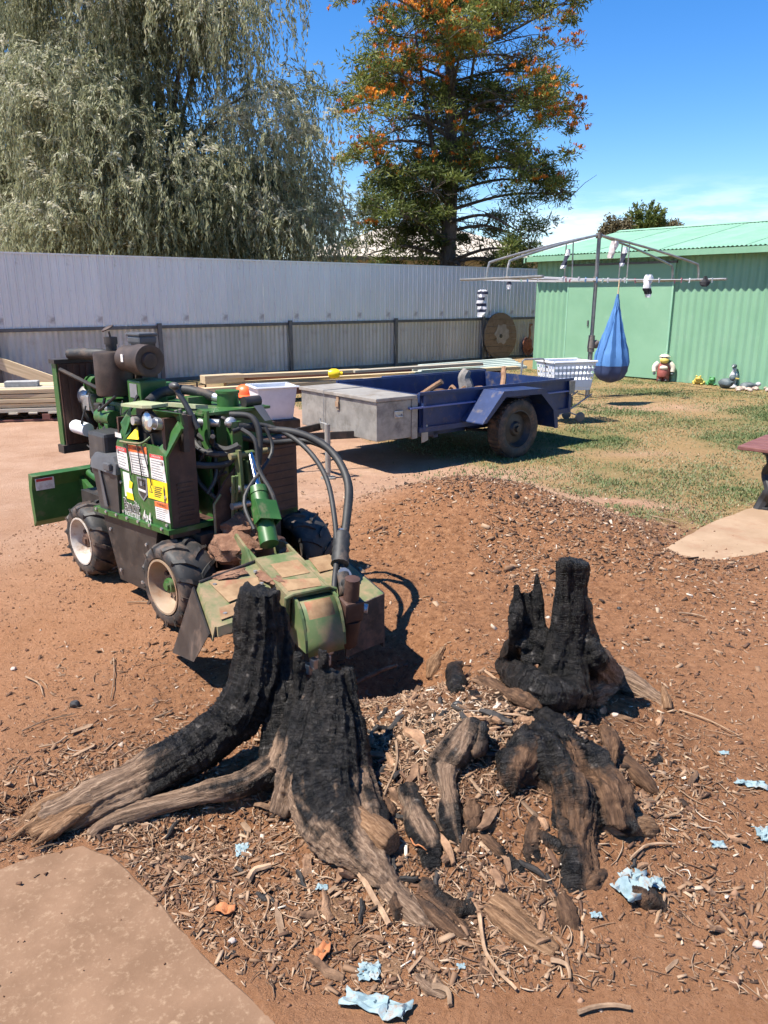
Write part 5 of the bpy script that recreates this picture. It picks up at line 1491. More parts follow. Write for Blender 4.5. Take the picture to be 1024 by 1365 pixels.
# bearers under the pile so it rests on something
for k, (px_, lb) in enumerate(((300, 'wooden bearer under the left end of the timber pile'), (370, 'wooden bearer under the timber pile behind the white tub'), (440, 'wooden bearer under the timber pile near the yellow container'), (520, 'wooden bearer under the right end of the timber pile'))):
    a = FEN.at(px_, 527 - (px_ - 268) * .08, z=.15); a = FEN.w((a.x, a.y + .25, .05))
    o = B().cbox((0, 0, 0), (.12, 1.0, .10), .005).build('bearer', 'red_timber'); o.location = a; o.rotation_euler.z = FEN.rz
    tag(o, lb, 'timber', 'bearers under the timber')
# painted steel lengths behind the trailer
for k in range(6):
    a = FEN.at(548 + 6 * (k % 3), 500 - 2.4 * k, z=.30 + .02 * k); b = FEN.at(700 - 4 * k, 489 - 2.0 * k, z=.30 + .02 * k)
    plank(a, b, .12, .05, 'steel_pipe', 'pale green steel length in the pile behind the trailer', 'pale steel lengths behind the trailer', 'steel_length')
for k, lb in enumerate(('left wooden bearer under the pale steel lengths', 'right wooden bearer under the pale steel lengths')):
    a = FEN.at(580 + 80 * k, 496 - 5 * k, z=.30); a = FEN.w((a.x, a.y + .3, .13)); o = B().cbox((0, 0, 0), (.10, 1.1, .26), .005).build('bearer', 'red_timber'); o.location = a; o.rotation_euler.z = FEN.rz
    tag(o, lb, 'timber', 'bearers under the steel')
# yellow float on the timber
yf = FEN.w(FEN.at(445, 498, z=.45))
mat('yellow_plastic', (0.80, 0.52, 0.01), (0.85, 0.60, 0.02), rough=0.35)
yfo = thing('yellow_bucket', yf, 'small round yellow container lying on the timber pile', 'container')
B().lathe((-.09, 0, 0), (1, 0.1, 0), [(0, .0005), (.01, .055), (.06, .075), (.13, .075), (.18, .05), (.19, .0005)], n=20).build('body', 'yellow_plastic', yfo)
B().cyl((.10, .01, 0), (.135, .014, 0), .03, n=12).build('cap', 'yellow_plastic', yfo)
# wire crate end at the left of the pile
wc_ = FEN.w(FEN.at(254, 522, z=.22)); wcr = thing('wire_crate', (wc_.x, wc_.y, 0), 'small dark wire crate at the left end of the timber pile', 'crate', rz=FEN.rz)
zc = wc_.z + .12
for s_ in (-.18, .18):
    for t_ in (-.15, .15):
        B().bb((s_ - .01, t_ - .01, 0), (s_ + .01, t_ + .01, zc)).build('corner_post', 'black_iron', wcr)
for z_ in (.06, zc * .5, zc - .01):
    for t_ in (-.15, .15):
        B().bb((-.18, t_ - .006, z_ - .006), (.18, t_ + .006, z_ + .006)).build('bar', 'black_iron', wcr)
    for s_ in (-.18, .18):
        B().bb((s_ - .006, -.15, z_ - .006), (s_ + .006, .15, z_ + .006)).build('bar', 'black_iron', wcr)
# white storage tub and orange thing behind the machine
mat('white_plastic', (0.62, 0.63, 0.66), (0.70, 0.71, 0.74), rough=0.4)
mat('orange_plastic', (0.75, 0.115, 0.025), (0.80, 0.15, 0.035), rough=0.4)
WT = Frame(G(366, 590).x, G(366, 590).y, 25)
tub = thing('storage_tub', WT.o, 'white plastic storage tub behind the green machine', 'tub', rz=WT.rz)
def hollow_tub(w, d, h, t, flare=.05, base=0.0):
    o = B()
    rings = []
    for (z, k) in ((base, 0), (base + h, flare), (base + h, flare - t), (base + t, -t)):
        rings.append([(-w / 2 - k, -d / 2 - k, z), (w / 2 + k, -d / 2 - k, z), (w / 2 + k, d / 2 + k, z), (-w / 2 - k, d / 2 + k, z)])
    vs = [p for r_ in rings for p in r_]
    fs = [(i * 4 + k, i * 4 + (k + 1) % 4, i * 4 + 4 + (k + 1) % 4, i * 4 + 4 + k) for i in range(3) for k in range(4)] + [(3, 2, 1, 0), (12, 13, 14, 15)]
    return o.add(vs, fs)
tz = WT.at(366, 552, y=-.15).z
ttop = WT.at(366, 516, y=-.15).z
B().cbox((0, 0, .14), (.5, .4, .28), .01).build('base_crate', 'black_iron', tub)
hollow_tub(.36, .30, max(.25, ttop - .28), .012, .045, .285).build('body', 'white_plastic', tub)
B().tube([(-.24, -.21, ttop), (.24, -.21, ttop), (.24, .21, ttop), (-.24, .21, ttop), (-.24, -.21, ttop)], .013, 6).build('rim', 'white_plastic', tub)
hp = G(331, 575)
hz = at_depth(331, 520, hp.y).z
hel = thing('safety_helmet', (hp.x - .02, hp.y + .05, hz), 'bright orange helmet resting behind the machine deck', 'helmet')
o = B(); o.lathe((0, 0, -.06), (0, 0, 1), [(0, .145), (.01, .13), (.05, .125), (.09, .105), (.12, .06), (.13, .0005)], n=20); o.build('shell', 'orange_plastic', hel)
B().prism([(-.14, -.09, -.055), (.14, -.09, -.055), (.10, -.20, -.075), (-.10, -.20, -.075)], (0, 0, .008)).build('peak', 'orange_plastic', hel)
jc = thing('jerry_can', (hp.x - .02, hp.y + .06, 0), 'dark can standing under the orange helmet behind the machine', 'can')
B().cbox((0, 0, (hz - .07) / 2), (.30, .22, hz - .07), .02).build('body', 'plastic_black', jc)
B().cyl((.08, 0, hz - .08), (.08, 0, hz - .065), .03, n=12).build('cap', 'plastic_black', jc)
# green can with teal top by the pile
# ================================================================== FENCE CORNER ORNAMENTS
mat('cork_board', (0.14, 0.095, 0.055), (0.27, 0.20, 0.13), rough=0.9, scale=5, dirt=(0.10, 0.065, 0.04), dirt_amt=0.4, dirt_scale=5)
mat('pale_patch', (0.24, 0.21, 0.175), (0.34, 0.31, 0.27), rough=0.9, scale=6)
mat('rust', (0.16, 0.055, 0.030), (0.29, 0.11, 0.055), rough=0.9, scale=14, bump=0.4)
cpt = FEN.at(667, 455, y=-.16); rr_ = abs(FEN.at(667, 424, y=-.16).z - FEN.at(667, 486, y=-.16).z) / 2
dk = thing('cable_drum_end', FEN.w((cpt.x, -.20, 0)), 'large weathered round wooden disc leaning on the fence by the shed', 'disc', rz=FEN.rz)
def ring_sector(r0, r1, a0, a1, n=8):
    return [(r1 * math.cos(a0 + (a1 - a0) * k / n), r1 * math.sin(a0 + (a1 - a0) * k / n)) for k in range(n + 1)] + [(r0 * math.cos(a1 - (a1 - a0) * k / n), r0 * math.sin(a1 - (a1 - a0) * k / n)) for k in range(n + 1)]
lean = .10
def dkp(u, v, y=0.0):
    return (u, y + (v + rr_) * lean * .5, rr_ + v * .995)
# boards cut to the circle
nb = 7; wb_ = 2 * rr_ / nb
for k in range(nb):
    v0 = -rr_ + k * wb_ + .004; v1 = v0 + wb_ - .008
    pts = []
    for j in range(7):
        v = v0 + (v1 - v0) * j / 6; pts.append((math.sqrt(max(0, rr_ ** 2 - v * v)), v))
    poly = [dkp(u, v) for u, v in pts] + [dkp(-u, v) for u, v in reversed(pts)]
    B().prism(poly, (0, .035, 0)).build('board', 'cork_board', dk)
B().prism([dkp(u * .42 * rr_ * math.cos(a) + .05, .42 * rr_ * math.sin(a) * u + .05, -.004) for a, u in [(2 * math.pi * k / 18, 1 + .16 * math.sin(k * 2.3)) for k in range(18)]], (0, .003, 0)).build('bare_patch', 'pale_patch', dk)
B().cyl(dkp(0, 0, -.02), dkp(0, 0, .0), .05, n=14).build('hub', 'black_iron', dk)
# rusty bird ornament on the fence
op = FEN.at(703, 460, y=-.10)
bd_ = thing('bird_ornament', FEN.w((op.x, -.10, op.z)), 'rusty round feathered bird ornament with a long neck fixed to the fence', 'ornament', rz=FEN.rz)
o = B(); o.blob((0, 0, 0), (.36, .14, .42), 3, .18, 3, 5); o.build('body', 'rust', bd_)
o = B(); o.tube(spline([(0, -.04, .14), (.02, -.06, .30), (0, -.06, .46), (.02, -.07, .54)], 5), [.03] * 10 + [.022] * 6, 8)
o.build('neck', 'wood_brown', bd_)
B().blob((.0, -.10, .55), (.07, .12, .06), 2).build('head', 'wood_brown', bd_)
for k in range(14):
    a = -0.4 - k * .18
    B().prism([(.14 * math.cos(a), -.06, .14 * math.sin(a)), (.24 * math.cos(a - .12), -.05, .26 * math.sin(a - .12)), (.24 * math.cos(a + .1), -.05, .26 * math.sin(a + .1))], (0, .01, 0)).build('feather', 'rust', bd_)
for s_ in (-.05, .05):
    B().cyl((s_, -.02, -.18), (s_ * 1.2, .0, -op.z), .012, n=6).build('leg', 'rust', bd_)

# ================================================================== CLOTHES HOIST
mat('hoist_steel', (0.26, 0.25, 0.235), (0.38, 0.37, 0.35), rough=0.4, metal=0.6, scale=8, dirt=(0.22, 0.15, 0.11), dirt_amt=0.18, dirt_scale=5)
mat('hoist_pole', (0.17, 0.165, 0.16), (0.26, 0.255, 0.245), rough=0.45, metal=0.55, scale=6)
mat('cast_iron', (0.15, 0.125, 0.11), (0.24, 0.21, 0.18), rough=0.7, metal=0.3, scale=12)
HO = Frame(3.355, 12.72, 22)
ho = thing('clothes_hoist', HO.o, 'steel rotary clothes hoist standing on the lawn before the shed', 'clothes hoist', rz=HO.rz)
top = Vector((0, 0, 2.53)); lineZ = 1.865
B().cyl((-.005, 0, -.1), (.0, 0, 1.0), .038, n=14).build('pole', 'hoist_pole', ho)
B().cyl((.0, 0, .95), (.01, 0, 2.53), .030, n=14).build('upper_pole', 'hoist_pole', ho)
cr_ = B().cyl((0, 0, .74), (0, 0, .80), .055, n=14).cyl((0, 0, .80), (0, 0, .97), .062, .05, 14).cyl((0, 0, .97), (0, 0, 1.0), .05, n=14).blob((.08, -.02, .86), (.14, .10, .14), 2)
crk = cr_.build('crank_housing', 'cast_iron', ho)
B().tube([(.10, -.03, .86), (.17, -.05, .86), (.18, -.05, .80)], .012, 6).build('crank_handle', 'cast_iron', crk)
B().cyl((0, 0, 2.48), (0, 0, 2.56), .045, n=14).build('head', 'cast_iron', ho)
B().cyl((0, 0, lineZ - .03), (0, 0, lineZ + .04), .042, n=14).build('collar', 'cast_iron', ho)
ends = []
for sx in (-1, 1):
    for sy in (-1, 1):
        e = Vector((sx * 1.80, sy * .30, lineZ)); ends.append(e)
        k1 = Vector((sx * 1.66, sy * .28, lineZ + .27)); k2 = Vector((sx * 1.77, sy * .295, lineZ + .20))
        B().tube(spline([(0, 0, 2.53), top.lerp(k1, .5) + Vector((0, 0, .02)), k1, k2, e], 6), .019, 8).build('arm', 'hoist_steel', ho)
        s0_ = top.lerp(k1, .32); s1_ = Vector((sx * .52, sy * .10, lineZ))
        B().cyl(s0_, s1_, .010, n=6).build('stay', 'hoist_steel', ho)
for sx, ya, yb in ((-1, -1.25, 1.15), (1, -.9, 1.25)):
    B().cyl((sx * 1.80, ya, lineZ), (sx * 1.80, yb, lineZ), .020, n=10).build('end_bar', 'hoist_steel', ho)
B().cyl((-1.80, 0, lineZ), (1.80, 0, lineZ), .017, n=10).build('cross_bar', 'hoist_steel', ho)
lines_y = [-.85, -.7, -.45, -.2, .2, .45, .7, .95, 1.2]
for y_ in lines_y:
    B().tube([(-1.80, y_, lineZ + .012), (-.9, y_, lineZ - .012), (0, y_, lineZ - .02), (.9, y_, lineZ - .012), (1.80, y_, lineZ + .012)], .0045, 4).build('line', 'white_plastic', ho)
for sy in (-1, 1):
    B().cyl((-.52, sy * .10, lineZ), (.52, sy * .10, lineZ), .012, n=6).build('brace', 'hoist_steel', ho)
# pegs
PEGC = [('peg_white', (0.70, 0.70, 0.68)), ('peg_pink', (0.60, 0.22, 0.24)), ('peg_mint', (0.42, 0.62, 0.50)), ('peg_blue', (0.22, 0.40, 0.62))]
PM = []
for nm, c in PEGC:
    mat(nm, c, tuple(x * .85 for x in c), rough=0.45, scale=20)
    PM.append(B().prism([(-.012, -.006, .02), (.012, -.006, .02), (.009, -.006, -.05), (-.009, -.006, -.055)], (0, .012, 0)).mesh('clothes_peg', nm))
r_ = random.Random(12)
pegs = [(-1.62, 0), (-1.50, 2), (-1.38, 3), (-1.2, 0), (-1.05, 1), (-.93, 0), (-.80, 1), (-.70, 3), (-.62, 3), (-.3, 0), (-.2, 2), (-.12, 0), (.12, 0), (.25, 2), (.4, 1), (.52, 0), (.95, 1), (1.25, 0), (1.40, 1), (1.55, 0)]
colour = ['white', 'pink', 'pale green', 'blue']
for x_, c in pegs:
    y_ = r_.choice([-.7, -.45, -.2, -.85])
    p = HO.w((x_, y_, lineZ - .012 * (1 - abs(x_) / 1.8)))
    o = share('clothes_peg', PM[c], None, p, HO.rz + r_.uniform(-.4, .4)); o.rotation_euler.y = r_.uniform(-.25, .25)
    tag(o, '%s plastic peg clipped on the hoist line' % colour[c], 'peg', '%s pegs on the hoist' % colour[c])
# washing
mat('cloth_white', (0.60, 0.60, 0.62), (0.72, 0.72, 0.74), rough=0.9, scale=8)
mat('cloth_black', (0.02, 0.02, 0.024), (0.035, 0.035, 0.04), rough=0.9, scale=8)
mat('cloth_navy', (0.025, 0.03, 0.055), (0.04, 0.045, 0.075), rough=0.9, scale=8)
mat('cloth_pink', (0.50, 0.44, 0.43), (0.62, 0.56, 0.54), rough=0.9, scale=8)
def cloth_strip(prof, bands, nm_root, label, cat, px, py, Yd, wave=.02, depth=.05):
    """limp hanging garment: prof = [(drop, halfwidth, sideways)], bands = material per section"""
    p0 = at_depth(px, py, Yd)
    prof = [(a * .8, b * .8, c * .8) for a, b, c in prof]; depth *= .8
    rt = thing(nm_root, p0, label, cat, 'washing on the hoist')
    N = 12
    def ring(d, w, s):
        return [Vector((s + w * math.cos(2 * math.pi * k / N) + wave * math.sin(d * 31 + k * 1.7), depth * math.sin(2 * math.pi * k / N) * (1 + .3 * math.sin(k * 2 + d * 20)), -d)) for k in range(N)]
    for i in range(len(prof) - 1):
        sub_ = []
        for j in range(4):
            t = j / 3; a, b = prof[i], prof[i + 1]
            sub_.append(ring(*[a[q] + (b[q] - a[q]) * t for q in range(3)]))
        vs = [q for r2 in sub_ for q in r2]
        o = B(); o.add(vs, [(a * N + k, a * N + (k + 1) % N, a * N + N + (k + 1) % N, a * N + N + k) for a in range(3) for k in range(N)] + ([tuple(range(N))] if i == 0 else []) + ([tuple(range(3 * N + N - 1, 3 * N - 1, -1))] if i == len(prof) - 2 else []), True)
        o.build('band' if len(set(bands)) > 1 else 'cloth', bands[i], rt)
    return rt
nY = 12.1
pr = [(0, .035, .02)] + [(.03 + .055 * k, .075 + .012 * math.sin(k * 2.1), .01 * math.cos(k)) for k in range(8)] + [(.50, .05, -.02)]
cloth_strip(pr, ['cloth_white', 'cloth_navy', 'cloth_white', 'cloth_navy', 'cloth_white', 'cloth_navy', 'cloth_white', 'cloth_navy', 'cloth_white'], 'striped_sock', 'navy and white striped socks hanging at the left of the hoist', 'socks', 643, 386, nY)
cloth_strip([(0, .05, .01), (.10, .085, .0), (.25, .075, -.01), (.36, .045, .02), (.42, .015, .02)], ['cloth_white', 'cloth_white', 'cloth_black', 'cloth_white'], 'small_garment', 'small white garment with a black patch hanging on the right line', 'garment', 865, 366, nY + .2)
cloth_strip([(0, .02, .0), (.06, .035, .0), (.10, .10, .0), (.16, .09, .0), (.19, .05, .0)], ['cloth_black'] * 4, 'bra', 'black bra hanging near the right end of the hoist', 'garment', 941, 368, nY - .1, .012, .04)
cloth_strip([(0, .05, .02), (.12, .07, .0), (.22, .06, -.03), (.32, .03, -.06)], ['cloth_pink'] * 3, 'lace_garment', 'pale pinkish white garment hung high beside the hoist head', 'garment', 819, 321, 12.6)
cloth_strip([(0, .03, .02), (.12, .035, .01), (.30, .03, -.03), (.36, .015, -.04)], ['cloth_white', 'cloth_navy', 'cloth_white'], 'small_towel', 'dark striped cloth on the right upper arm of the hoist', 'garment', 833, 329, 12.6)
cloth_strip([(0, .02, .02), (.12, .03, .0), (.30, .035, -.06), (.36, .02, -.08)], ['cloth_white', 'cloth_navy', 'cloth_white'], 'small_towel', 'dark striped cloth on the left upper arm of the hoist', 'garment', 757, 332, 12.55)
cloth_strip([(0, .02, 0), (.06, .03, 0), (.14, .012, 0)], ['cloth_navy', 'cloth_white'], 'small_sock', 'tiny dark sock hanging left of the shed corner', 'socks', 679, 375, 12.0)
# blue hanging pod
mat('blue_fabric', (0.05, 0.15, 0.36), (0.075, 0.20, 0.44), rough=0.75, scale=4, stretch=(3, 3, .6), bump=.35, bscale=6, bdist=.02)
mat('navy_fabric', (0.025, 0.04, 0.10), (0.035, 0.055, 0.13), rough=0.65, scale=4)
pc = at_depth(813, 510, 11.9)
zb_p = pc.z
pod = thing('hanging_pod', (pc.x, 11.9, 0), 'blue fabric pod swing hanging from the clothes hoist', 'swing')
ztop_p = at_depth(824, 392, 11.9).z; xt = at_depth(824, 392, 11.9).x - pc.x
Hh = ztop_p - zb_p
N = 36
def pod_ring(t):
    """t 0 bottom .. 1 top"""
    w = float(np.interp(t, [0, .02, .06, .12, .20, .30, .45, .65, .85, 1.0], [.03, .13, .20, .245, .258, .245, .19, .115, .045, .012]))
    w *= 1 + .05 * mnoise.noise(Vector((t * 9, 3, 0)))
    return [Vector((xt * t ** 1.5 + .012 * mnoise.noise(Vector((t * 14, k * .7, 2))) + w * (1 + (.05 + .12 * t) * math.sin(k * 2 * math.pi / N * 9 + 1.5 * math.sin(t * 5)) * (t > .1)) * math.cos(2 * math.pi * k / N), w * .85 * math.sin(2 * math.pi * k / N) * (1 + (.05 + .12 * t) * math.sin(k * 2 * math.pi / N * 9)), zb_p + Hh * t)) for k in range(N)]
ts = np.linspace(.20, 1, 22)
vs = [q for t in ts for q in pod_ring(t)]
B().add(vs, [(a * N + k, a * N + (k + 1) % N, a * N + N + (k + 1) % N, a * N + N + k) for a in range(21) for k in range(N)], True).build('fabric', 'blue_fabric', pod)
ts = np.linspace(0, .20, 7)
vs = [q for t in ts for q in pod_ring(t)]
B().add(vs, [(a * N + k, a * N + (k + 1) % N, a * N + N + (k + 1) % N, a * N + N + k) for a in range(6) for k in range(N)] + [tuple(range(N - 1, -1, -1))], True).build('base_pad', 'navy_fabric', pod)
B().tube([(xt, 0, ztop_p - .02), (xt + .005, 0, lineZ - .01)], .010, 6).build('strap', 'pine', pod)
# ================================================================== LAUNDRY TROLLEY AND BASKET
tp = G(752, 566)
LT = Frame(tp.x, tp.y + .25, 20)
lt = thing('laundry_trolley', LT.o, 'tubular steel laundry trolley behind the trailer tailgate', 'trolley', rz=LT.rz)
bz_ = LT.at(752, 512, y=0).z; tzz = LT.at(735, 478, y=0).z
lp = LT.at(697, 473, y=0); rp = LT.at(727, 474, y=0)
B().tube([(lp.x - .02, .02, bz_ * .6), (lp.x, .0, tzz - .02), (lp.x + .03, 0, tzz), (rp.x - .03, 0, tzz), (rp.x, 0, tzz - .03), (rp.x + .22, 0, bz_ * .75)], .013, 8).build('handle', 'hoist_steel', lt)
for y_ in (-.16, .16):
    B().tube([(-.42, y_, bz_ * .62), (-.10, y_, bz_ * .40), (.20, y_, .08)], .010, 6).build('leg', 'hoist_steel', lt)
    B().tube([(.36, y_, bz_ * .75), (.05, y_, bz_ * .38), (-.22, y_, .08)], .010, 6).build('leg', 'hoist_steel', lt)
    for x_ in (-.22, .20):
        B().lathe((x_, y_ - .012, .07), (0, 1, 0), [(0, .0005), (0, .055), (.006, .07), (.018, .07), (.024, .055), (.024, .0005)], n=18).build('wheel', 'plastic_grey', lt)
for x_ in (-.40, .36):
    B().cyl((x_, -.16, bz_ * .68), (x_, .16, bz_ * .68), .009, n=6).build('cross_bar', 'hoist_steel', lt)
mat('basket_white', (0.66, 0.67, 0.70), (0.74, 0.75, 0.78), rough=0.4)
zB0 = LT.at(750, 518, y=-.1).z; zB1 = LT.at(750, 483, y=-.2).z
zB0 = max(zB0 - .02, bz_ * .70)
ba = thing('laundry_basket', LT.w((.04, 0, 0)), 'white plastic lattice laundry basket on the trolley', 'basket', rz=LT.rz)
wx, wy = .27, .19
hollow_tub(.54, .36, .05, .01, .01, zB0).build('base', 'basket_white', ba)
def basket_wall(a, b, nh):
    o = B(); a = Vector(a); b = Vector(b)
    n_ = b - a
    out = Vector((n_.y, -n_.x, 0)).normalized() * .055
    zz = [zB0 + .04 + (zB1 - zB0 - .04) * t for t in (0, .30, .40, .52, .62, .74, .84, 1)]
    def P(u, z):
        f = (z - zB0) / (zB1 - zB0); q = a.lerp(b, u); c = q * (1 + 0.16 * f)
        return Vector((c.x, c.y, z))
    for z0_, z1_ in ((zz[0], zz[1]), (zz[2], zz[3]), (zz[4], zz[5]), (zz[6], zz[7])):
        o.prism([P(0, z0_), P(1, z0_), P(1, z1_), P(0, z1_)], -out * .07)
    for k in range(nh + 1):
        u = k / nh; e = .16 / nh
        o.prism([P(max(0, u - e), zz[1]), P(min(1, u + e), zz[1]), P(min(1, u + e), zz[6]), P(max(0, u - e), zz[6])], -out * .066)
    o.build('lattice_wall', 'basket_white', ba)
basket_wall((-wx, -wy, 0), (wx, -wy, 0), 10); basket_wall((wx, -wy, 0), (wx, wy, 0), 6); basket_wall((wx, wy, 0), (-wx, wy, 0), 10); basket_wall((-wx, wy, 0), (-wx, -wy, 0), 6)
B().tube([(-wx * 1.18, -wy * 1.18, zB1), (wx * 1.18, -wy * 1.18, zB1), (wx * 1.18, wy * 1.18, zB1), (-wx * 1.18, wy * 1.18, zB1), (-wx * 1.18, -wy * 1.18, zB1)], .016, 8).build('rim', 'basket_white', ba)
# ================================================================== GARDEN ORNAMENTS BY THE SHED
mat('orn_red', (0.26, 0.060, 0.050), (0.34, 0.10, 0.08), rough=0.55, scale=10)
mat('orn_cream', (0.56, 0.49, 0.38), (0.66, 0.60, 0.50), rough=0.6, scale=10)
mat('orn_yellow', (0.50, 0.36, 0.06), (0.60, 0.46, 0.12), rough=0.6, scale=10)
mat('orn_green', (0.06, 0.24, 0.075), (0.10, 0.34, 0.12), rough=0.55, scale=10)
mat('orn_slate', (0.055, 0.075, 0.085), (0.11, 0.14, 0.15), rough=0.6, scale=10)
mat('orn_stone', (0.33, 0.33, 0.34), (0.50, 0.50, 0.52), rough=0.8, scale=12)
mat('pebble', (0.36, 0.27, 0.22), (0.52, 0.43, 0.37), rough=0.9, scale=6)
gp = G(882, 508)
gn = thing('garden_statue', (gp.x, gp.y - .05, 0), 'squat garden figure in red trousers and white shirt beside the shed door', 'statue', rz=R(-20))
k = .56 / .60
for s_ in (-1, 1):
    B().cyl((s_ * .055, 0, .0), (s_ * .06, 0, .10), .055, .06, 12).build('leg', 'orn_red', gn)
    B().blob((s_ * .06, -.035, .025), (.085, .14, .06), 2).build('shoe', 'decal_black', gn)
    B().tube(spline([(s_ * .10, 0, .36), (s_ * .165, -.01, .28), (s_ * .165, -.03, .19)], 4), [.05, .052, .055, .055, .052, .05, .048, .045, .045], 10).build('sleeve', 'orn_cream', gn)
    B().blob((s_ * .165, -.035, .155), (.06, .06, .06), 2).build('hand', 'orn_slate', gn)
B().lathe((0, 0, .08), (0, 0, 1), [(0, .06), (.02, .115), (.08, .125), (.13, .118)], n=18).build('trousers', 'orn_red', gn)
B().lathe((0, 0, .205), (0, 0, 1), [(0, .118), (.05, .115), (.12, .10), (.17, .06)], n=18).build('body', 'orn_red', gn)
B().blob((0, -.095, .27), (.16, .07, .09), 2).build('apron', 'orn_cream', gn)
B().blob((0, -.01, .445), (.19, .18, .17), 3).build('head', 'orn_cream', gn)
B().blob((0, -.075, .405), (.175, .11, .11), 2).build('muzzle', 'orn_yellow', gn)
B().lathe((0, -.005, .475), (0, 0, 1), [(0, .105), (.012, .108), (.012, .09), (.04, .07), (.05, .0005)], n=16).build('cap', 'orn_cream', gn)
for s_ in (-1, 1):
    B().blob((s_ * .04, -.085, .465), (.035, .03, .03), 1).build('eye', 'decal_black', gn)
def frog(px, py, m, label, s_):
    p = G(px, py); t = thing('frog_ornament', (p.x, p.y, 0), label, 'ornament', rz=R(-30))
    B().blob((0, 0, .075 * s_), (.20 * s_, .17 * s_, .14 * s_), 3, .06, 3).build('body', m, t)
    B().blob((0, -.075 * s_, .13 * s_), (.14 * s_, .11 * s_, .09 * s_), 2).build('head', m, t)
    for q in (-1, 1):
        B().blob((q * .04 * s_, -.085 * s_, .18 * s_), (.045 * s_, .045 * s_, .045 * s_), 2).build('eye', m, t)
        B().blob((q * .10 * s_, .02 * s_, .04 * s_), (.08 * s_, .15 * s_, .08 * s_), 2).build('leg', m, t)
        B().blob((q * .08 * s_, -.10 * s_, .02 * s_), (.06 * s_, .08 * s_, .04 * s_), 2).build('foot', m, t)
frog(931, 512, 'orn_yellow', 'yellow frog ornament on the grass by the shed wall', .85)
frog(949, 513, 'orn_green', 'bright green frog ornament by the shed wall', .8)
p = G(977, 516); bo = thing('heron_ornament', (p.x, p.y, 0), 'pale stone bird ornament with raised head by the shed wall', 'ornament', rz=R(-40))
B().lathe((0, 0, 0), (0, 0, 1), [(0, .08), (.03, .07), (.06, .045), (.14, .05)], n=14).build('base', 'orn_stone', bo)
B().blob((0, 0, .20), (.15, .20, .20), 3, .05, 1).build('body', 'orn_stone', bo)
B().tube(spline([(0, -.03, .26), (.01, -.05, .32), (0, -.03, .37)], 4), .035, 8).build('neck', 'orn_stone', bo)
B().blob((.0, -.05, .385), (.09, .14, .08), 2).build('head', 'orn_slate', bo)
B().cyl((0, -.10, .385), (0, -.18, .375), .018, .004, 8).build('beak', 'orn_stone', bo)
p = G(967, 517); bo = thing('duck_ornament', (p.x - .02, p.y - .05, 0), 'dark slate ornament in front of the pale stone bird', 'ornament', rz=R(60))
B().blob((0, 0, .09), (.18, .26, .18), 3, .12, 5).build('body', 'orn_slate', bo)
B().blob((0, -.10, .19), (.10, .11, .12), 2).build('head', 'orn_slate', bo)
B().prism([(-.03, -.15, .18), (.03, -.15, .18), (.02, -.21, .17), (-.02, -.21, .17)], (0, 0, .015)).build('beak', 'orn_yellow', bo)
p = G(997, 519); bo = thing('turtle_ornament', (p.x, p.y - .02, 0), 'low grey ornament lying among pebbles by the shed', 'ornament', rz=R(-15))
B().blob((0, 0, .07), (.28, .20, .13), 3, .12, 8).build('shell', 'orn_slate', bo)
B().blob((.15, -.02, .10), (.10, .09, .08), 2).build('head', 'orn_stone', bo)
for q in ((-1, -1), (1, -1), (-1, 1), (1, 1)):
    B().blob((q[0] * .09, q[1] * .08, .02), (.08, .07, .05), 1).build('leg', 'orn_stone', bo)
r_ = random.Random(4)
for q in range(16):
    p = G(988 + r_.uniform(-6, 45), 519 + r_.uniform(-1, 4)); s_ = r_.uniform(.05, .11)
    o = B().blob((0, 0, 0), (s_ * 1.4, s_ * 1.1, s_ * .8), 2, .15, q).build('pebble', 'pebble', None, (p.x, p.y, s_ * .3), r_.uniform(0, 3))
    tag(o, 'pale rounded stone in the row along the shed wall', 'stone', 'stones along the shed wall')
# ================================================================== TABLE AT THE RIGHT EDGE
mat('table_red', (0.13, 0.045, 0.038), (0.21, 0.085, 0.07), rough=0.6, scale=6, stretch=(1, 5, 5), bump=0.15)
mat('cast_black', (0.018, 0.017, 0.017), (0.03, 0.028, 0.028), rough=0.55, scale=12)
tp0 = G(983, 597, .50)
TB = Frame(tp0.x, tp0.y, -42)
tbl = thing('garden_table', TB.o, 'red brown slatted garden table with black cast legs at the right edge', 'table', rz=TB.rz)
for q in range(6):
    B().cbox((.62, .055 + q * .115, .50), (1.24, .108, .028), .005).build('slat', 'table_red', tbl)
for x_ in (.20, 1.05):
    for y_ in (.14, .55):
        o = B()
        o.tube(spline([(x_, y_, .48), (x_ + .03, y_ - .03, .40), (x_ - .02, y_ + .03, .30), (x_ + .03, y_ - .02, .19), (x_, y_, .10), (x_ - .03, y_ - .03, .0)], 5), [.045] * 6 + [.036] * 10 + [.045] * 10, 8)
        lg = o.build('leg', 'cast_black', tbl)
        B().cbox((x_, y_, .03), (.10, .10, .05), .01).build('foot', 'cast_black', lg)
    B().cbox((x_, .34, .475), (.06, .60, .022), .006).build('bearer', 'cast_black', tbl)
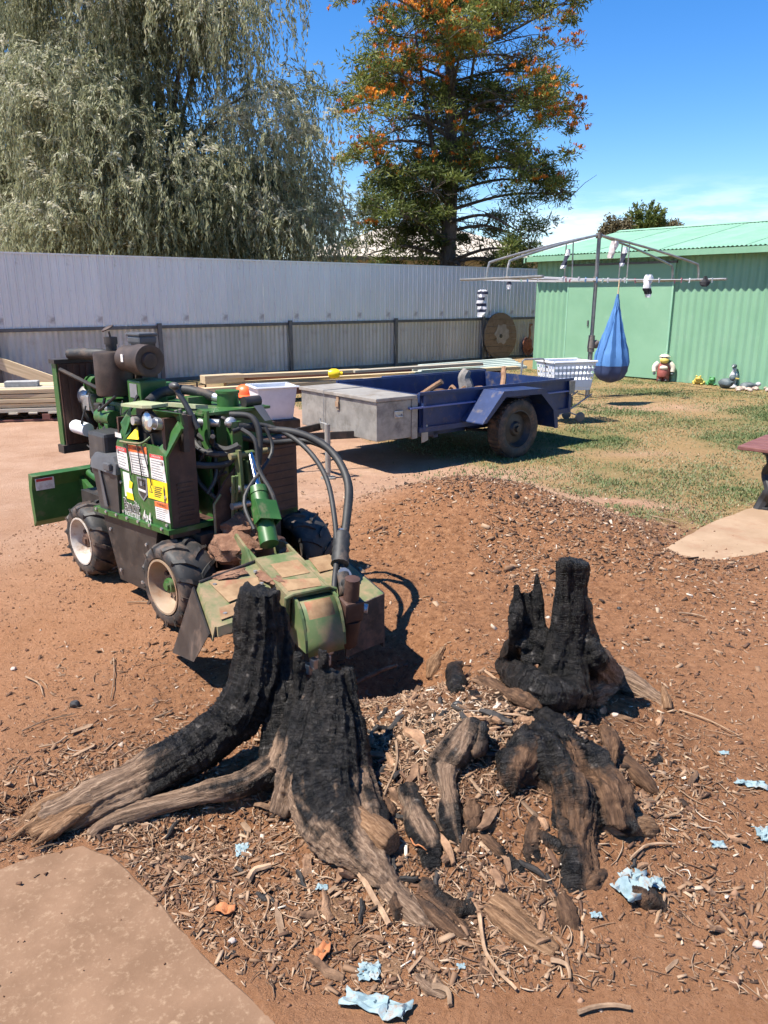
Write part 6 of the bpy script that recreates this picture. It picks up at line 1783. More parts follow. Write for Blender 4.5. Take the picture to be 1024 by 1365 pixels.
# ================================================================== STUMPS
def wood_material(name, light, mid, dark):
    """weathered wood turning to black char by the vertex attribute 'burn'; grain follows the attribute 'run' along the root"""
    m = bpy.data.materials.new(name); m.use_nodes = True
    nt = m.node_tree; b = nt.nodes['Principled BSDF']
    tc = _n(nt, 'ShaderNodeTexCoord')
    uv = _n(nt, 'ShaderNodeAttribute', attribute_name='grain')
    no = _n(nt, 'ShaderNodeTexNoise'); no.inputs['Scale'].default_value = 1.0; no.inputs['Detail'].default_value = 9; no.inputs['Roughness'].default_value = 0.7
    nt.links.new(uv.outputs['Vector'], no.inputs['Vector'])
    cr = _n(nt, 'ShaderNodeValToRGB'); e = cr.color_ramp.elements
    e[0].position = .30; e[0].color = (*dark, 1); e[1].position = .74; e[1].color = (*light, 1)
    k = e.new(.5); k.color = (*mid, 1)
    nt.links.new(no.outputs[0], cr.inputs[0])
    # soil stuck on it
    n2 = _n(nt, 'ShaderNodeTexNoise'); n2.inputs['Scale'].default_value = 9; n2.inputs['Detail'].default_value = 9; n2.inputs['Roughness'].default_value = .72
    nt.links.new(tc.outputs['Object'], n2.inputs['Vector'])
    bu = _n(nt, 'ShaderNodeAttribute', attribute_name='burn')
    ad = _n(nt, 'ShaderNodeMath', operation='ADD'); nt.links.new(bu.outputs['Fac'], ad.inputs[0])
    sb = _n(nt, 'ShaderNodeMath', operation='MULTIPLY_ADD'); sb.inputs[1].default_value = 1.5; sb.inputs[2].default_value = -.75
    nt.links.new(n2.outputs[0], sb.inputs[0]); nt.links.new(sb.outputs[0], ad.inputs[1])
    r2 = _n(nt, 'ShaderNodeMapRange'); r2.inputs[1].default_value = .34; r2.inputs[2].default_value = .66
    nt.links.new(ad.outputs[0], r2.inputs[0])
    n3 = _n(nt, 'ShaderNodeTexNoise'); n3.inputs['Scale'].default_value = 30; n3.inputs['Detail'].default_value = 8
    nt.links.new(tc.outputs['Object'], n3.inputs['Vector'])
    cb = _n(nt, 'ShaderNodeValToRGB'); e = cb.color_ramp.elements
    e[0].position = .35; e[0].color = (.004, .004, .004, 1); e[1].position = .66; e[1].color = (.026, .023, .021, 1); kk = e.new(.80); kk.color = (.20, .18, .16, 1)
    nt.links.new(n3.outputs[0], cb.inputs[0])
    mx = _n(nt, 'ShaderNodeMix', data_type='RGBA'); nt.links.new(r2.outputs[0], mx.inputs[0]); nt.links.new(cr.outputs[0], mx.inputs[6]); nt.links.new(cb.outputs[0], mx.inputs[7])
    nt.links.new(mx.outputs[2], b.inputs['Base Color'])
    rr = _n(nt, 'ShaderNodeMapRange'); rr.inputs[3].default_value = .9; rr.inputs[4].default_value = .40
    nt.links.new(r2.outputs[0], rr.inputs[0]); nt.links.new(rr.outputs[0], b.inputs['Roughness'])
    b.inputs['Specular IOR Level'].default_value = .22
    # relief: grain along the wood, checked cracks across the char
    ck_ = _n(nt, 'ShaderNodeAttribute', attribute_name='check')
    vo = _n(nt, 'ShaderNodeTexNoise'); vo.inputs['Scale'].default_value = 1.0; vo.inputs['Detail'].default_value = 3
    nt.links.new(ck_.outputs['Vector'], vo.inputs['Vector'])
    vr = _n(nt, 'ShaderNodeMapRange'); vr.inputs[1].default_value = 0.36; vr.inputs[2].default_value = 0.50
    nt.links.new(vo.outputs[0], vr.inputs[0])
    mu = _n(nt, 'ShaderNodeMath', operation='MULTIPLY'); nt.links.new(vr.outputs[0], mu.inputs[0]); nt.links.new(r2.outputs[0], mu.inputs[1])
    a2 = _n(nt, 'ShaderNodeMath', operation='MULTIPLY_ADD'); a2.inputs[1].default_value = .35; nt.links.new(mu.outputs[0], a2.inputs[0]); nt.links.new(no.outputs[0], a2.inputs[2])
    bp_ = _n(nt, 'ShaderNodeBump'); bp_.inputs['Strength'].default_value = 1.0; bp_.inputs['Distance'].default_value = .010
    nt.links.new(a2.outputs[0], bp_.inputs['Height']); nt.links.new(bp_.outputs[0], b.inputs['Normal'])
    MATS[name] = m
wood_material('stump_wood', (.42, .30, .205), (.175, .112, .074), (.035, .023, .016))
wood_material('root_wood', (.40, .255, .15), (.19, .105, .056), (.045, .024, .014))
wood_material('fibre_wood', (.21, .125, .075), (.095, .052, .030), (.022, .013, .009))

def Wd(px, py, Y):
    p = at_depth(px, py, Y); return Vector(p)
def Hg(px, py, h):
    z = 0.05
    for _ in range(10):
        p = G(px, py, z); z = .5 * z + .5 * (float(ground_z(np.array([p.x]), np.array([p.y]), False)[0]) + h)
    return Vector(G(px, py, z))
def grown(name, parts, burn, m, voxel=.010, groove=.012, rough=.006, seed=0, fine=None, lumps=.0, parent=None, hollow=None, gf=7.0, loc=None):
    """continuous wood grown round several limbs.  parts: [(points, radii)]; burn: f(world point) -> 0..1"""
    o = B()
    CS, CT, CN, CR_, CL_ = [], [], [], [], []
    base = loc if loc is not None else parts[0][0][0].copy()
    for pts, rad in parts:
        sp = spline(pts, 6); n = len(sp)
        rr = list(np.interp(np.linspace(0, len(pts) - 1, n), range(len(pts)), rad))
        o.tube([p - base for p in sp], rr, 14, True)
        s = 0.0
        for i, p in enumerate(sp):
            d = (sp[min(i + 1, n - 1)] - sp[max(i - 1, 0)]).normalized()
            CS.append(p - base); CT.append(d); CR_.append(rr[i]); CL_.append(s)
            if i < n - 1:
                s += (sp[i + 1] - sp[i]).length
    tmp = o.build('tmp', None)
    md = tmp.modifiers.new('r', 'REMESH'); md.mode = 'VOXEL'; md.voxel_size = voxel
    dg = bpy.context.evaluated_depsgraph_get(); dg.update()
    me = bpy.data.meshes.new_from_object(tmp.evaluated_get(dg))
    bpy.data.objects.remove(tmp)
    nv = len(me.vertices)
    V = np.zeros(nv * 3); me.vertices.foreach_get('co', V); V = V.reshape(-1, 3)
    Nn = np.zeros(nv * 3); me.vertices.foreach_get('normal', Nn); Nn = Nn.reshape(-1, 3)
    S = np.array(CS); T_ = np.array(CT); Rd = np.array(CR_); Ln = np.array(CL_)
    near_i = np.zeros(nv, int); best = np.full(nv, 1e9)
    for i in range(len(S)):
        d2 = np.linalg.norm(V - S[i], axis=1) - Rd[i]
        k = d2 < best; best[k] = d2[k]; near_i[k] = i
    rel = V - S[near_i]; tt = T_[near_i]
    along = (rel * tt).sum(1); run = Ln[near_i] + along
    rad = rel - tt * along[:, None]
    # grain space: position round the limb at high frequency, along it at low frequency
    gr_ = rad * 150 + tt * (run[:, None] * 12.0)
    disp = np.zeros(nv); br = np.zeros(nv)
    for i in range(nv):
        w = V[i]
        wv = Vector(w)
        warp = mnoise.noise_vector(wv * 7 + Vector((seed, 0, 0))) * .012
        rw_ = Vector(rad[i]) + warp; tw = Vector(tt[i]) * run[i]
        a = mnoise.noise(rw_ * 24 + tw * 1.3 + Vector((seed, 0, 0))); a2 = mnoise.noise(rw_ * 62 + tw * 3 + Vector((0, seed, 0)))
        x3 = mnoise.noise(tw * 70 + rw_ * 9 + Vector((0, 0, seed)))
        disp[i] = groove * (.5 - 1.1 * math.sqrt(abs(a) + .02)) * 1.2 + groove * .5 * (.4 - 1.4 * abs(a2)) + rough * .3 * mnoise.noise(wv * 60) + rough * .3 * x3 + (lumps + .014) * mnoise.noise(wv * 8 + Vector((seed, seed, 0)))
        br[i] = burn(wv + base) + .55 * mnoise.noise(rw_ * 18 + tw * 3.5) + .25 * a2 + .5 * min(0, disp[i] / groove + .6)
    V2 = V + Nn * disp[:, None]
    me.vertices.foreach_set('co', V2.ravel())
    me.polygons.foreach_set('use_smooth', np.ones(len(me.polygons), bool))
    a = me.attributes.new('burn', 'FLOAT', 'POINT'); a.data.foreach_set('value', br)
    a = me.attributes.new('check', 'FLOAT_VECTOR', 'POINT'); a.data.foreach_set('vector', (rad * 45 + tt * (run[:, None] * 230)).ravel())
    a = me.attributes.new('grain', 'FLOAT_VECTOR', 'POINT'); a.data.foreach_set('vector', gr_.ravel())
    me.materials.clear(); me.materials.append(MATS[m])
    me.update()
    ob = obj(name, me, parent, base)
    return ob
sm = lambda x, a, b: max(0.0, min(1.0, (x - a) / (b - a)))

# --- the large stump at the left: a curved root rising to a tall black post, and a broad slab beside it
big = thing('tree_stump', (0, 0, 0), 'large charred stump with a tall black post and arching left root', 'stump')
b0_ = G(380, 1000, .1); big.location = (b0_.x, b0_.y, 0)
off = Vector((b0_.x, b0_.y, 0))
def part_of(o, root):
    o.parent = root; o.location = Vector(o.location) - Vector(root.location); return o
burn_post = lambda p: 1.05 - 1.6 * sm(-p.x, .72, .90)
burn_slab = lambda p: .12 + .95 * sm(p.z, .10, .27)
post = [
 ([Wd(347, 786, 2.46), Wd(346, 830, 2.45), Wd(345, 880, 2.42), Wd(333, 925, 2.37), Hg(303, 968, .165), Hg(250, 1004, .14), Hg(190, 1038, .085), Hg(125, 1070, .045), Hg(62, 1098, .005)], [.066, .082, .088, .090, .082, .074, .070, .070, .060]),
 ([Wd(374, 806, 2.49), Wd(372, 860, 2.46), Wd(375, 930, 2.38), Wd(372, 990, 2.30), Hg(368, 1050, .02)], [.022, .045, .058, .055, .05]),
]
part_of(grown('burnt_post', post, burn_post, 'stump_wood', .0065, .017, .009, 1, gf=5), big)
slab_ = [
 ([Wd(440, 896, 2.27), Wd(440, 950, 2.22), Wd(436, 1010, 2.13), Hg(432, 1062, .07), Hg(448, 1105, .05), Hg(490, 1150, .02), Hg(530, 1190, .0)], [.046, .080, .098, .110, .085, .052, .02]),
 ([Wd(418, 908, 2.26), Wd(410, 960, 2.21), Wd(395, 1030, 2.11), Hg(382, 1080, .02)], [.024, .046, .060, .05]),
 ([Wd(463, 890, 2.29), Wd(466, 960, 2.22), Wd(480, 1040, 2.10), Hg(498, 1100, .03), Hg(505, 1135, .0)], [.018, .042, .05, .05, .03]),
 ([Wd(396, 872, 2.36), Wd(398, 910, 2.34), Wd(392, 970, 2.27), Wd(375, 1030, 2.17)], [.012, .028, .045, .05]),
 ([Wd(430, 868, 2.26), Wd(431, 895, 2.26), Wd(434, 930, 2.24)], [.010, .020, .036]),
]
part_of(grown('burnt_slab', slab_, burn_slab, 'stump_wood', .0065, .017, .008, 2, gf=5), big)
part_of(grown('lower_root', [([Wd(372, 1015, 2.22), Hg(330, 1042, .06), Hg(270, 1058, .055), Hg(205, 1076, .03), Hg(150, 1094, .015), Hg(120, 1115, .0)], [.045, .040, .034, .032, .028, .016])], lambda p: .80 - 1.1 * sm(-p.x, .40, .78), 'stump_wood', .007, .009, .006, 3), big)
part_of(grown('root_end', [([Hg(160, 1056, .06), Hg(100, 1086, .03), Hg(45, 1112, .0)], [.035, .05, .04]), ([Hg(90, 1060, .03), Hg(45, 1085, .01), Hg(20, 1110, -.01)], [.02, .03, .02]), ] + [([Hg(150 - 9 * k, 1062 + 4 * (k % 4), .045), Hg(105 - 10 * k, 1085 + 7 * (k % 4), .03 + .01 * (k % 2)), Hg(70 - 11 * k + 9 * (k % 3), 1106 + 9 * (k % 4), .005)], [.012, .017, .003]) for k in range(7)], lambda p: -.4, 'root_wood', .007, .010, .006, 4), big)
part_of(grown('broken_root', [([Hg(470, 1085, .05), Hg(500, 1108, .045), Hg(522, 1126, .04)], [.045, .045, .038])], lambda p: -.2, 'root_wood', .007, .008, .005, 5), big)
part_of(grown('side_root', [([Hg(470, 1120, .0), Hg(520, 1185, -.005), Hg(560, 1225, -.01), Hg(590, 1250, -.02)], [.045, .045, .036, .012])], lambda p: .12, 'stump_wood', .007, .011, .006, 6), big)

# --- the right stump: two jagged spikes, a thick sawn prong and a flared foot
rst = thing('tree_stump', (0, 0, 0), 'black burnt stump with jagged spikes and one thick sawn prong', 'stump')
q0 = G(745, 915, .1); rst.location = (q0.x, q0.y, 0)
def burn_r(p):
    return 1.25 - 2.0 * sm(p.x, .76, .92)
rs_ = [
 ([Wd(770, 747, 2.63), Wd(765, 785, 2.63), Wd(759, 830, 2.62), Wd(758, 880, 2.60), Hg(757, 925, .05)], [.046, .052, .056, .072, .09]),
 ([Wd(754, 746, 2.60), Wd(750, 800, 2.60), Wd(745, 850, 2.59), Wd(738, 900, 2.57)], [.020, .028, .042, .06]),
 ([Wd(774, 800, 2.63), Wd(782, 845, 2.62), Wd(797, 878, 2.61), Hg(815, 903, .04)], [.030, .042, .052, .055]),
 ([Wd(689, 778, 2.64), Wd(690, 800, 2.64), Wd(688, 840, 2.63), Hg(682, 885, .06)], [.013, .020, .030, .050]),
 ([Wd(716, 763, 2.66), Wd(716, 785, 2.66), Wd(715, 830, 2.65), Wd(716, 880, 2.62)], [.010, .019, .030, .055]),
 ([Wd(702, 788, 2.65), Wd(704, 815, 2.65), Wd(703, 860, 2.63)], [.010, .018, .04]),
 ([Wd(692, 838, 2.64), Wd(712, 845, 2.63), Wd(735, 858, 2.61), Wd(752, 868, 2.60)], [.028, .036, .04, .04]),
 ([Hg(674, 885, .05), Hg(700, 908, .07), Hg(740, 928, .06), Hg(785, 920, .05), Hg(818, 908, .02)], [.040, .062, .068, .062, .035]),
 ([Hg(735, 925, .04), Hg(742, 945, .015)], [.06, .035]),
 ([Hg(800, 895, .05), Hg(828, 907, .03), Hg(860, 924, .012), Hg(892, 943, .0)], [.055, .052, .042, .022]),
]
part_of(grown('burnt_shell', rs_, burn_r, 'stump_wood', .0065, .014, .008, 7, gf=6), rst)

# --- low burnt remains between the stumps
def remain(nm, label, parts, burn, m, seed, voxel=.008, groove=.010, rough=.006, lumps=.01, cat='root', gf=7):
    o = grown(nm, parts, burn, m, voxel, groove, rough, seed, lumps=lumps, gf=gf)
    return tag(o, label, cat, None)
remain('stump_remnant', 'broad low fibrous stump remnant with a blackened crown, right of centre', [
 ([Hg(712, 952, .0), Hg(735, 1000, .0), Hg(752, 1060, -.035), Hg(758, 1130, -.06), Hg(764, 1195, -.07)], [.045, .105, .115, .095, .05]),
 ([Hg(705, 985, .02), Hg(690, 1025, .025), Hg(690, 1060, -.01)], [.04, .06, .04]),
 ([Hg(770, 995, .02), Hg(800, 1055, .015), Hg(815, 1110, -.01)], [.06, .07, .06])], lambda p: .85 * sm(p.y, 1.95, 2.2) + .48, 'fibre_wood', 11, .0065, .022, .014, .05, 'stump')
remain('burnt_root', 'grey split root with a charcoal black top standing at the centre', [
 ([Hg(622, 962, .08), Hg(614, 985, .06), Hg(592, 1025, .015), Hg(597, 1075, .0), Hg(610, 1125, -.02), Hg(624, 1155, -.05)], [.03, .044, .040, .046, .038, .02]),
 ([Hg(634, 970, .07), Hg(630, 1000, .03)], [.022, .034])], lambda p: 1.2 * sm(p.y, 2.12, 2.30) + .60, 'stump_wood', 12, .006, .015, .009, .02)
remain('burnt_root', 'small black burnt peg sticking out of the chips near the cutter', [([Hg(608, 887, .07), Hg(607, 905, .045), Hg(610, 928, .0)], [.020, .030, .036])], lambda p: 1.2, 'stump_wood', 13)
remain('burnt_root', 'low charred ridge of root beside the large stump foot', [([Hg(545, 1050, .0), Hg(555, 1090, .005), Hg(575, 1130, -.005), Hg(580, 1160, -.02)], [.03, .042, .036, .02])], lambda p: .75, 'stump_wood', 14)
remain('burnt_root', 'rounded charcoal lump at the left of the low remnant', [([Hg(668, 1015, .02), Hg(685, 1025, .04), Hg(700, 1040, .02)], [.04, .055, .04])], lambda p: 1.0, 'fibre_wood', 24)
remain('broken_root', 'snapped brown root end poking out at the right of the low remnant', [([Hg(800, 1092, -.01), Hg(838, 1104, -.005), Hg(862, 1106, -.02)], [.046, .046, .036])], lambda p: -.1, 'root_wood', 15)
remain('split_wood', 'bright yellow broken wood end on the root of the right stump', [([Hg(884, 916, .04), Hg(888, 930, .03), Hg(890, 946, .0)], [.010, .018, .018])], lambda p: -1, 'root_wood', 16, .004, .006, .003, .004, 'wood')
remain('exposed_root', 'pale root surfacing beside the cutter pit', [([Hg(592, 862, .01), Hg(578, 885, .02), Hg(572, 905, .0)], [.012, .028, .016])], lambda p: -.6, 'root_wood', 17, .006)
remain('exposed_root', 'thick root across the stump mound near the charred peg', [([Hg(640, 905, .01), Hg(690, 930, .02), Hg(720, 945, .01)], [.02, .028, .02])], lambda p: .2, 'fibre_wood', 18, .007)
remain('exposed_root', 'root running down the right side of the low remnant', [([Hg(800, 985, -.01), Hg(850, 1035, -.004), Hg(885, 1070, -.03)], [.02, .026, .01])], lambda p: -.2, 'fibre_wood', 19, .007)
# the half-buried mass of roots between the stumps
rm = random.Random(5); rp = []
for k in range(30):
    x_ = rm.uniform(500, 860); y_ = rm.uniform(915, 1215); a_ = rm.gauss(1.25, .55); l_ = rm.uniform(30, 85)
    dx_, dy_ = math.cos(a_) * l_, math.sin(a_) * l_ * .8
    r0_ = rm.uniform(.014, .034); h_ = rm.uniform(-.012, .008)
    rp.append(([Hg(x_ - dx_, y_ - dy_, h_ - .05), Hg(x_ + rm.gauss(0, 8), y_ + rm.gauss(0, 6), h_ - .006), Hg(x_ + dx_, y_ + dy_, h_ - .05)], [r0_ * .6, r0_, r0_ * .5]))
remain('root_mass', 'half buried splintered roots spread between the two charred stumps', rp, lambda p: .42 + .55 * mnoise.noise(p * 4.5), 'fibre_wood', 41, .0078, .020, .012, .02, 'roots')
# split pieces lying on the soil
def split(label, px0, py0, px1, py1, w, seed, burn=-.3, m='root_wood'):
    a, b = Hg(px0, py0, -.004), Hg(px1, py1, -.004); s_ = (b - a).cross(Vector((0, 0, 1))).normalized() * w * .5
    mid = a.lerp(b, .5); r0 = w * .30
    remain('split_wood', label, [([a + s_, mid + s_ * 1.1, b + s_ * .5], [r0 * .5, r0, r0 * .6]), ([a - s_ * .6, mid - s_, b - s_ * 1.1], [r0 * .7, r0, r0 * .4]), ([a, mid, b], [r0 * .8, r0, r0 * .7])], lambda p: burn, m, seed, .0055, .007, .004, .006, 'wood')
split('flat pale slab of split wood at the lower middle', 655, 1200, 742, 1268, .06, 31)
split('dark fibrous slab running down from the centre root', 560, 1190, 632, 1252, .05, 32, .25, 'fibre_wood')
split('grooved split wood above the lower paper scrap', 470, 1255, 535, 1297, .035, 33)
split('squarish grey brown wood piece near the lower edge', 565, 1292, 600, 1325, .05, 34, -.3, 'stump_wood')
split('knotty block of wood at the foot of the stump', 445, 1195, 462, 1230, .04, 35, .1)
split('pale splintered wood under the broken root', 490, 1160, 530, 1172, .04, 36)
split('pale broken bark plate on the arching root', 226, 985, 240, 1008, .035, 37)
# ================================================================== DEBRIS
def onG(px, py, lift=0.0):
    z = 0.0
    for _ in range(6):
        p = G(px, py, z); z = gz(p.x, p.y)
    p = G(px, py, z); return Vector((p.x, p.y, z + lift))
def slab_z(X, Y, Z):
    i = in_poly(X, Y, SLAB_L); j = in_poly(X, Y, SLAB_R)
    return np.where(i, .011, np.where(j, .036, Z)), i | j
def rot_boxes(C, L_, W_, H_, rnd, flatness=.35):
    """many small wedge-shaped chips: centres (n,3)"""
    n = len(C)
    yaw = rnd.uniform(0, 2 * np.pi, n); pit = rnd.normal(scale=flatness, size=n); rol = rnd.normal(scale=.5, size=n)
    cx_, sx_ = np.cos(yaw), np.sin(yaw); cp, sp_ = np.cos(pit), np.sin(pit)
    ax = np.stack([cx_ * cp, sx_ * cp, sp_], 1)
    side = np.stack([-sx_, cx_, np.zeros(n)], 1)
    up = np.cross(ax, side)
    s2 = side * np.cos(rol)[:, None] + up * np.sin(rol)[:, None]; u2 = np.cross(ax, s2)
    vs = []
    tp = rnd.uniform(.25, 1.0, n)
    bend = rnd.normal(scale=.12, size=n)
    for a, k in ((-.5, np.ones(n)), (.5, tp)):
        for s_, u_ in ((-.5, -.5), (.5, -.5), (.5, .5), (-.5, .5)):
            vs.append(C + ax * (L_ * a)[:, None] + s2 * (W_ * s_ * k)[:, None] + u2 * (H_ * u_ * k + (bend * L_ if a > 0 else 0))[:, None])
    V = np.stack(vs, 1).reshape(-1, 3)
    f = np.array([(0, 3, 2, 1), (4, 5, 6, 7), (0, 1, 5, 4), (1, 2, 6, 5), (2, 3, 7, 6), (3, 0, 4, 7)])
    F_ = (np.arange(n)[:, None, None] * 8 + f[None]).reshape(-1, 4)
    return V, F_
leaf_mat('chip_wood', [(0.0, (0.030, 0.018, 0.012)), (0.25, (0.12, 0.062, 0.036)), (0.55, (0.24, 0.145, 0.085)), (0.85, (0.40, 0.285, 0.19)), (1.0, (0.58, 0.50, 0.41))], rough=.85, trans=0.0)
leaf_mat('clod_soil', [(0.0, (0.085, 0.036, 0.020)), (0.6, (0.21, 0.108, 0.060)), (0.9, (0.30, 0.185, 0.12)), (1.0, (0.46, 0.39, 0.32))], rough=.95, trans=0.0)
rd1 = np.random.default_rng(77)
def scatter(n, dens, xr, yr):
    X = rd1.uniform(*xr, n * 4); Y = rd1.uniform(*yr, n * 4)
    k = rd1.uniform(0, 1, n * 4) < dens(X, Y)
    return X[k][:n], Y[k][:n]
def stump_d(X, Y):
    a = np.exp(-((X - .15) / .72) ** 2 - ((Y - 2.15) / .58) ** 2) + .55 * np.exp(-((X + .1) / .7) ** 2 - ((Y - 1.85) / .3) ** 2) + .7 * np.exp(-((X + .75) / .5) ** 2 - ((Y - 2.25) / .25) ** 2)
    return np.clip(a * (0.9 + 1.3 * vnoise(X * 3.2, Y * 3.2, 91, 3)) + .04, 0, 1)
def mound_d(X, Y):
    a = np.exp(-((X - 1.0) / .95) ** 2 - ((Y - 4.9) / .95) ** 2) + .5 * np.exp(-((X - 1.6) / .9) ** 2 - ((Y - 3.9) / .8) ** 2)
    return np.clip(a * (.55 + 1.4 * vnoise(X * 2.5, Y * 2.5, 93, 3)) + .03, 0, 1)
def lay(X, Y, lift):
    Z = ground_z(X, Y); Z, on = slab_z(X, Y, Z)
    k = ~on | (rd1.uniform(0, 1, len(X)) < (.05 if lift < .002 else .004))
    return X[k], Y[k], (Z + lift)[k]
# fine chips round the stumps
X, Y = scatter(27000, stump_d, (-1.6, 1.6), (1.45, 3.4)); X, Y, Z = lay(X, Y, .003)
n = len(X); L_ = rd1.gamma(1.8, .006, n) + .005; W_ = L_ * rd1.uniform(.12, .4, n); H_ = W_ * rd1.uniform(.25, .6, n)
V, F_ = rot_boxes(np.stack([X, Y, Z], 1), L_, W_, H_, rd1)
tone = np.clip(rd1.normal(.45, .21, n) + .32 * gauss(X, Y, .28, 2.42, .2, .14) - .1 * gauss(X, Y, .5, 2.1, .2, .25), 0, 1)
tag(obj('wood_chips', fast_mesh('wood_chips', V, F_, 'chip_wood', np.repeat(tone, 8))), 'brown wood chips and splinters strewn round the stumps', 'wood chips', kind='stuff')
# paler chips over the mound and beyond
X, Y = scatter(15000, mound_d, (-1.4, 3.0), (2.9, 6.9)); X, Y, Z = lay(X, Y, .003)
n = len(X); L_ = rd1.gamma(1.6, .007, n) + .006; W_ = L_ * rd1.uniform(.2, .6, n); H_ = W_ * rd1.uniform(.25, .6, n)
V, F_ = rot_boxes(np.stack([X, Y, Z], 1), L_, W_, H_, rd1)
tone = np.clip(rd1.normal(.42, .24, n), 0, 1)
tag(obj('mulch', fast_mesh('mulch', V, F_, 'chip_wood', np.repeat(tone, 8))), 'pale flecked wood mulch over the low mound', 'mulch', kind='stuff')
# soil crumbs everywhere near
X, Y = scatter(20000, lambda x, y: np.clip(.35 + .4 * vnoise(x * 2, y * 2, 95, 3) + .4 * stump_d(x, y), 0, 1), (-2.6, 2.4), (1.4, 5.6)); X, Y, Z = lay(X, Y, .001)
n = len(X); s_ = rd1.gamma(1.2, .0019, n) + .002
oc = np.array([(1, 0, 0), (0, 1, 0), (-1, 0, 0), (0, -1, 0), (0, 0, .8), (0, 0, -.8)], float)
jit = rd1.uniform(.65, 1.3, (n, 6, 1)) * oc[None] + rd1.normal(scale=.18, size=(n, 6, 3))
V = (np.stack([X, Y, Z], 1)[:, None] + jit * s_[:, None, None]).reshape(-1, 3)
f = np.array([(0, 1, 4), (1, 2, 4), (2, 3, 4), (3, 0, 4), (1, 0, 5), (2, 1, 5), (3, 2, 5), (0, 3, 5)])
F_ = (np.arange(n)[:, None, None] * 6 + f[None]).reshape(-1, 3)
tag(obj('soil_crumbs', fast_mesh('soil_crumbs', V, F_, 'clod_soil', np.repeat(np.clip(rd1.normal(.5, .22, n), 0, 1), 6))), 'loose crumbs of red soil and small stones on the ground', 'soil', kind='stuff')
# stringy bark fibres
X, Y = scatter(1300, stump_d, (-1.5, 1.5), (1.45, 3.2)); X, Y, Z = lay(X, Y, .006)
n = len(X); yaw = rd1.uniform(0, 2 * np.pi, n); L_ = rd1.gamma(2.5, .022, n) + .02; cv = rd1.normal(scale=.7, size=n); wd = rd1.uniform(.0009, .0026, n)
seg = 5; Vs = []
for j in range(seg):
    u = j / (seg - 1) - .5; a = yaw + cv * u
    px_ = X + np.cos(a) * L_ * u; py_ = Y + np.sin(a) * L_ * u; zz = ground_z(px_, py_) + .004 + .010 * np.abs(cv) * (.5 - np.abs(u))
    w_ = wd * (1.1 - abs(u) * 1.4)
    Vs += [np.stack([px_ - np.sin(a) * w_, py_ + np.cos(a) * w_, zz], 1), np.stack([px_ + np.sin(a) * w_, py_ - np.cos(a) * w_, zz], 1), np.stack([px_, py_, zz + w_ * 1.2], 1)]
V = np.stack(Vs, 1).reshape(-1, 3); ff = []
for j in range(seg - 1):
    for a, b in ((0, 1), (1, 2), (2, 0)):
        ff.append((j * 3 + a, j * 3 + b, j * 3 + 3 + b, j * 3 + 3 + a))
F_ = (np.arange(n)[:, None, None] * (3 * seg) + np.array(ff)[None]).reshape(-1, 4)
tag(obj('bark_fibres', fast_mesh('bark_fibres', V, F_, 'chip_wood', np.repeat(np.clip(rd1.normal(.55, .18, n), 0, 1), 3 * seg))), 'stringy shreds of bark and root on the soil', 'bark fibres', kind='stuff')

# --- sticks and splinters that can be told apart
vary(mat('stick_wood', (.17, .105, .062), (.34, .225, .14), rough=.9, scale=20, stretch=(1, 1, 1), bump=.5, bscale=40, bdist=.004), .3)
def stick(px0, py0, px1, py1, r0, r1, label, lift=.012, nm='twig', m='stick_wood', group='sticks lying on the soil', bow=.02, n=6):
    a, b = onG(px0, py0, lift), onG(px1, py1, lift)
    mid = a.lerp(b, .5); d = (b - a); s_ = Vector((-d.y, d.x, 0)).normalized() * bow
    mid.z = max(mid.z, gz(mid.x + s_.x, mid.y + s_.y) + lift)
    p = spline([a, mid + s_, b], 5)
    o = B().tube([q - a + Vector((mnoise.noise(q * 30), mnoise.noise(q * 31), mnoise.noise(q * 29))) * r0 * .5 for q in p], list(np.linspace(r0, r1, len(p))), n).build(nm, m, None, a)
    return tag(o, label, 'stick' if nm == 'twig' else 'wood', group)
stick(395, 1100, 520, 1238, .010, .008, 'long pale root lying from the stump foot towards the viewer', nm='loose_root')
stick(528, 992, 512, 1065, .005, .004, 'thin pale stick standing out right of the large stump slab')
stick(90, 985, 52, 1000, .004, .003, 'short dark twig at the far left on bare dirt', m='stick_wood')
stick(35, 905, 58, 930, .004, .002, 'crooked dark twig near the left edge below the front wheel')
stick(152, 880, 148, 935, .003, .002, 'thin dark twig pointing away on the bare dirt', bow=.008)
stick(30, 978, 100, 955, .003, .002, 'long thin stick on the dirt above the left root')
stick(170, 806, 200, 805, .004, .003, 'small pale stick beside the front wheel', bow=.004)
stick(640, 1225, 688, 1325, .006, .004, 'curved pale stick at the lower middle of the chips', bow=-.03)
stick(770, 1355, 840, 1348, .006, .005, 'pale stick near the bottom edge', bow=.01)
stick(735, 1285, 760, 1310, .007, .004, 'short orange brown splinter at the lower middle', nm='splinter')
stick(330, 1180, 362, 1158, .011, .007, 'thick short splinter below the blue paper scrap', nm='splinter')
stick(345, 1185, 352, 1230, .003, .003, 'dark thin stick standing beside the short splinter')
stick(470, 915, 530, 890, .012, .006, 'pale root bridging the cutter pit', nm='loose_root')
stick(545, 985, 565, 1040, .004, .003, 'thin light stick between the slab and the centre root')
stick(640, 1010, 700, 985, .006, .004, 'short root piece above the low remnant')
stick(650, 955, 735, 975, .005, .003, 'thin root in the white dust patch')
stick(905, 950, 985, 985, .004, .002, 'thin root trailing right from the right stump')
stick(700, 880, 735, 860, .004, .003, 'small stick leaning at the right stump')
stick(840, 1150, 900, 1130, .004, .003, 'pale stick beside the large blue paper')
stick(870, 690, 905, 700, .006, .004, 'brown twig on the mulch before the pale slab')
stick(905, 820, 940, 826, .005, .004, 'short twig on the mulch right of the right stump')
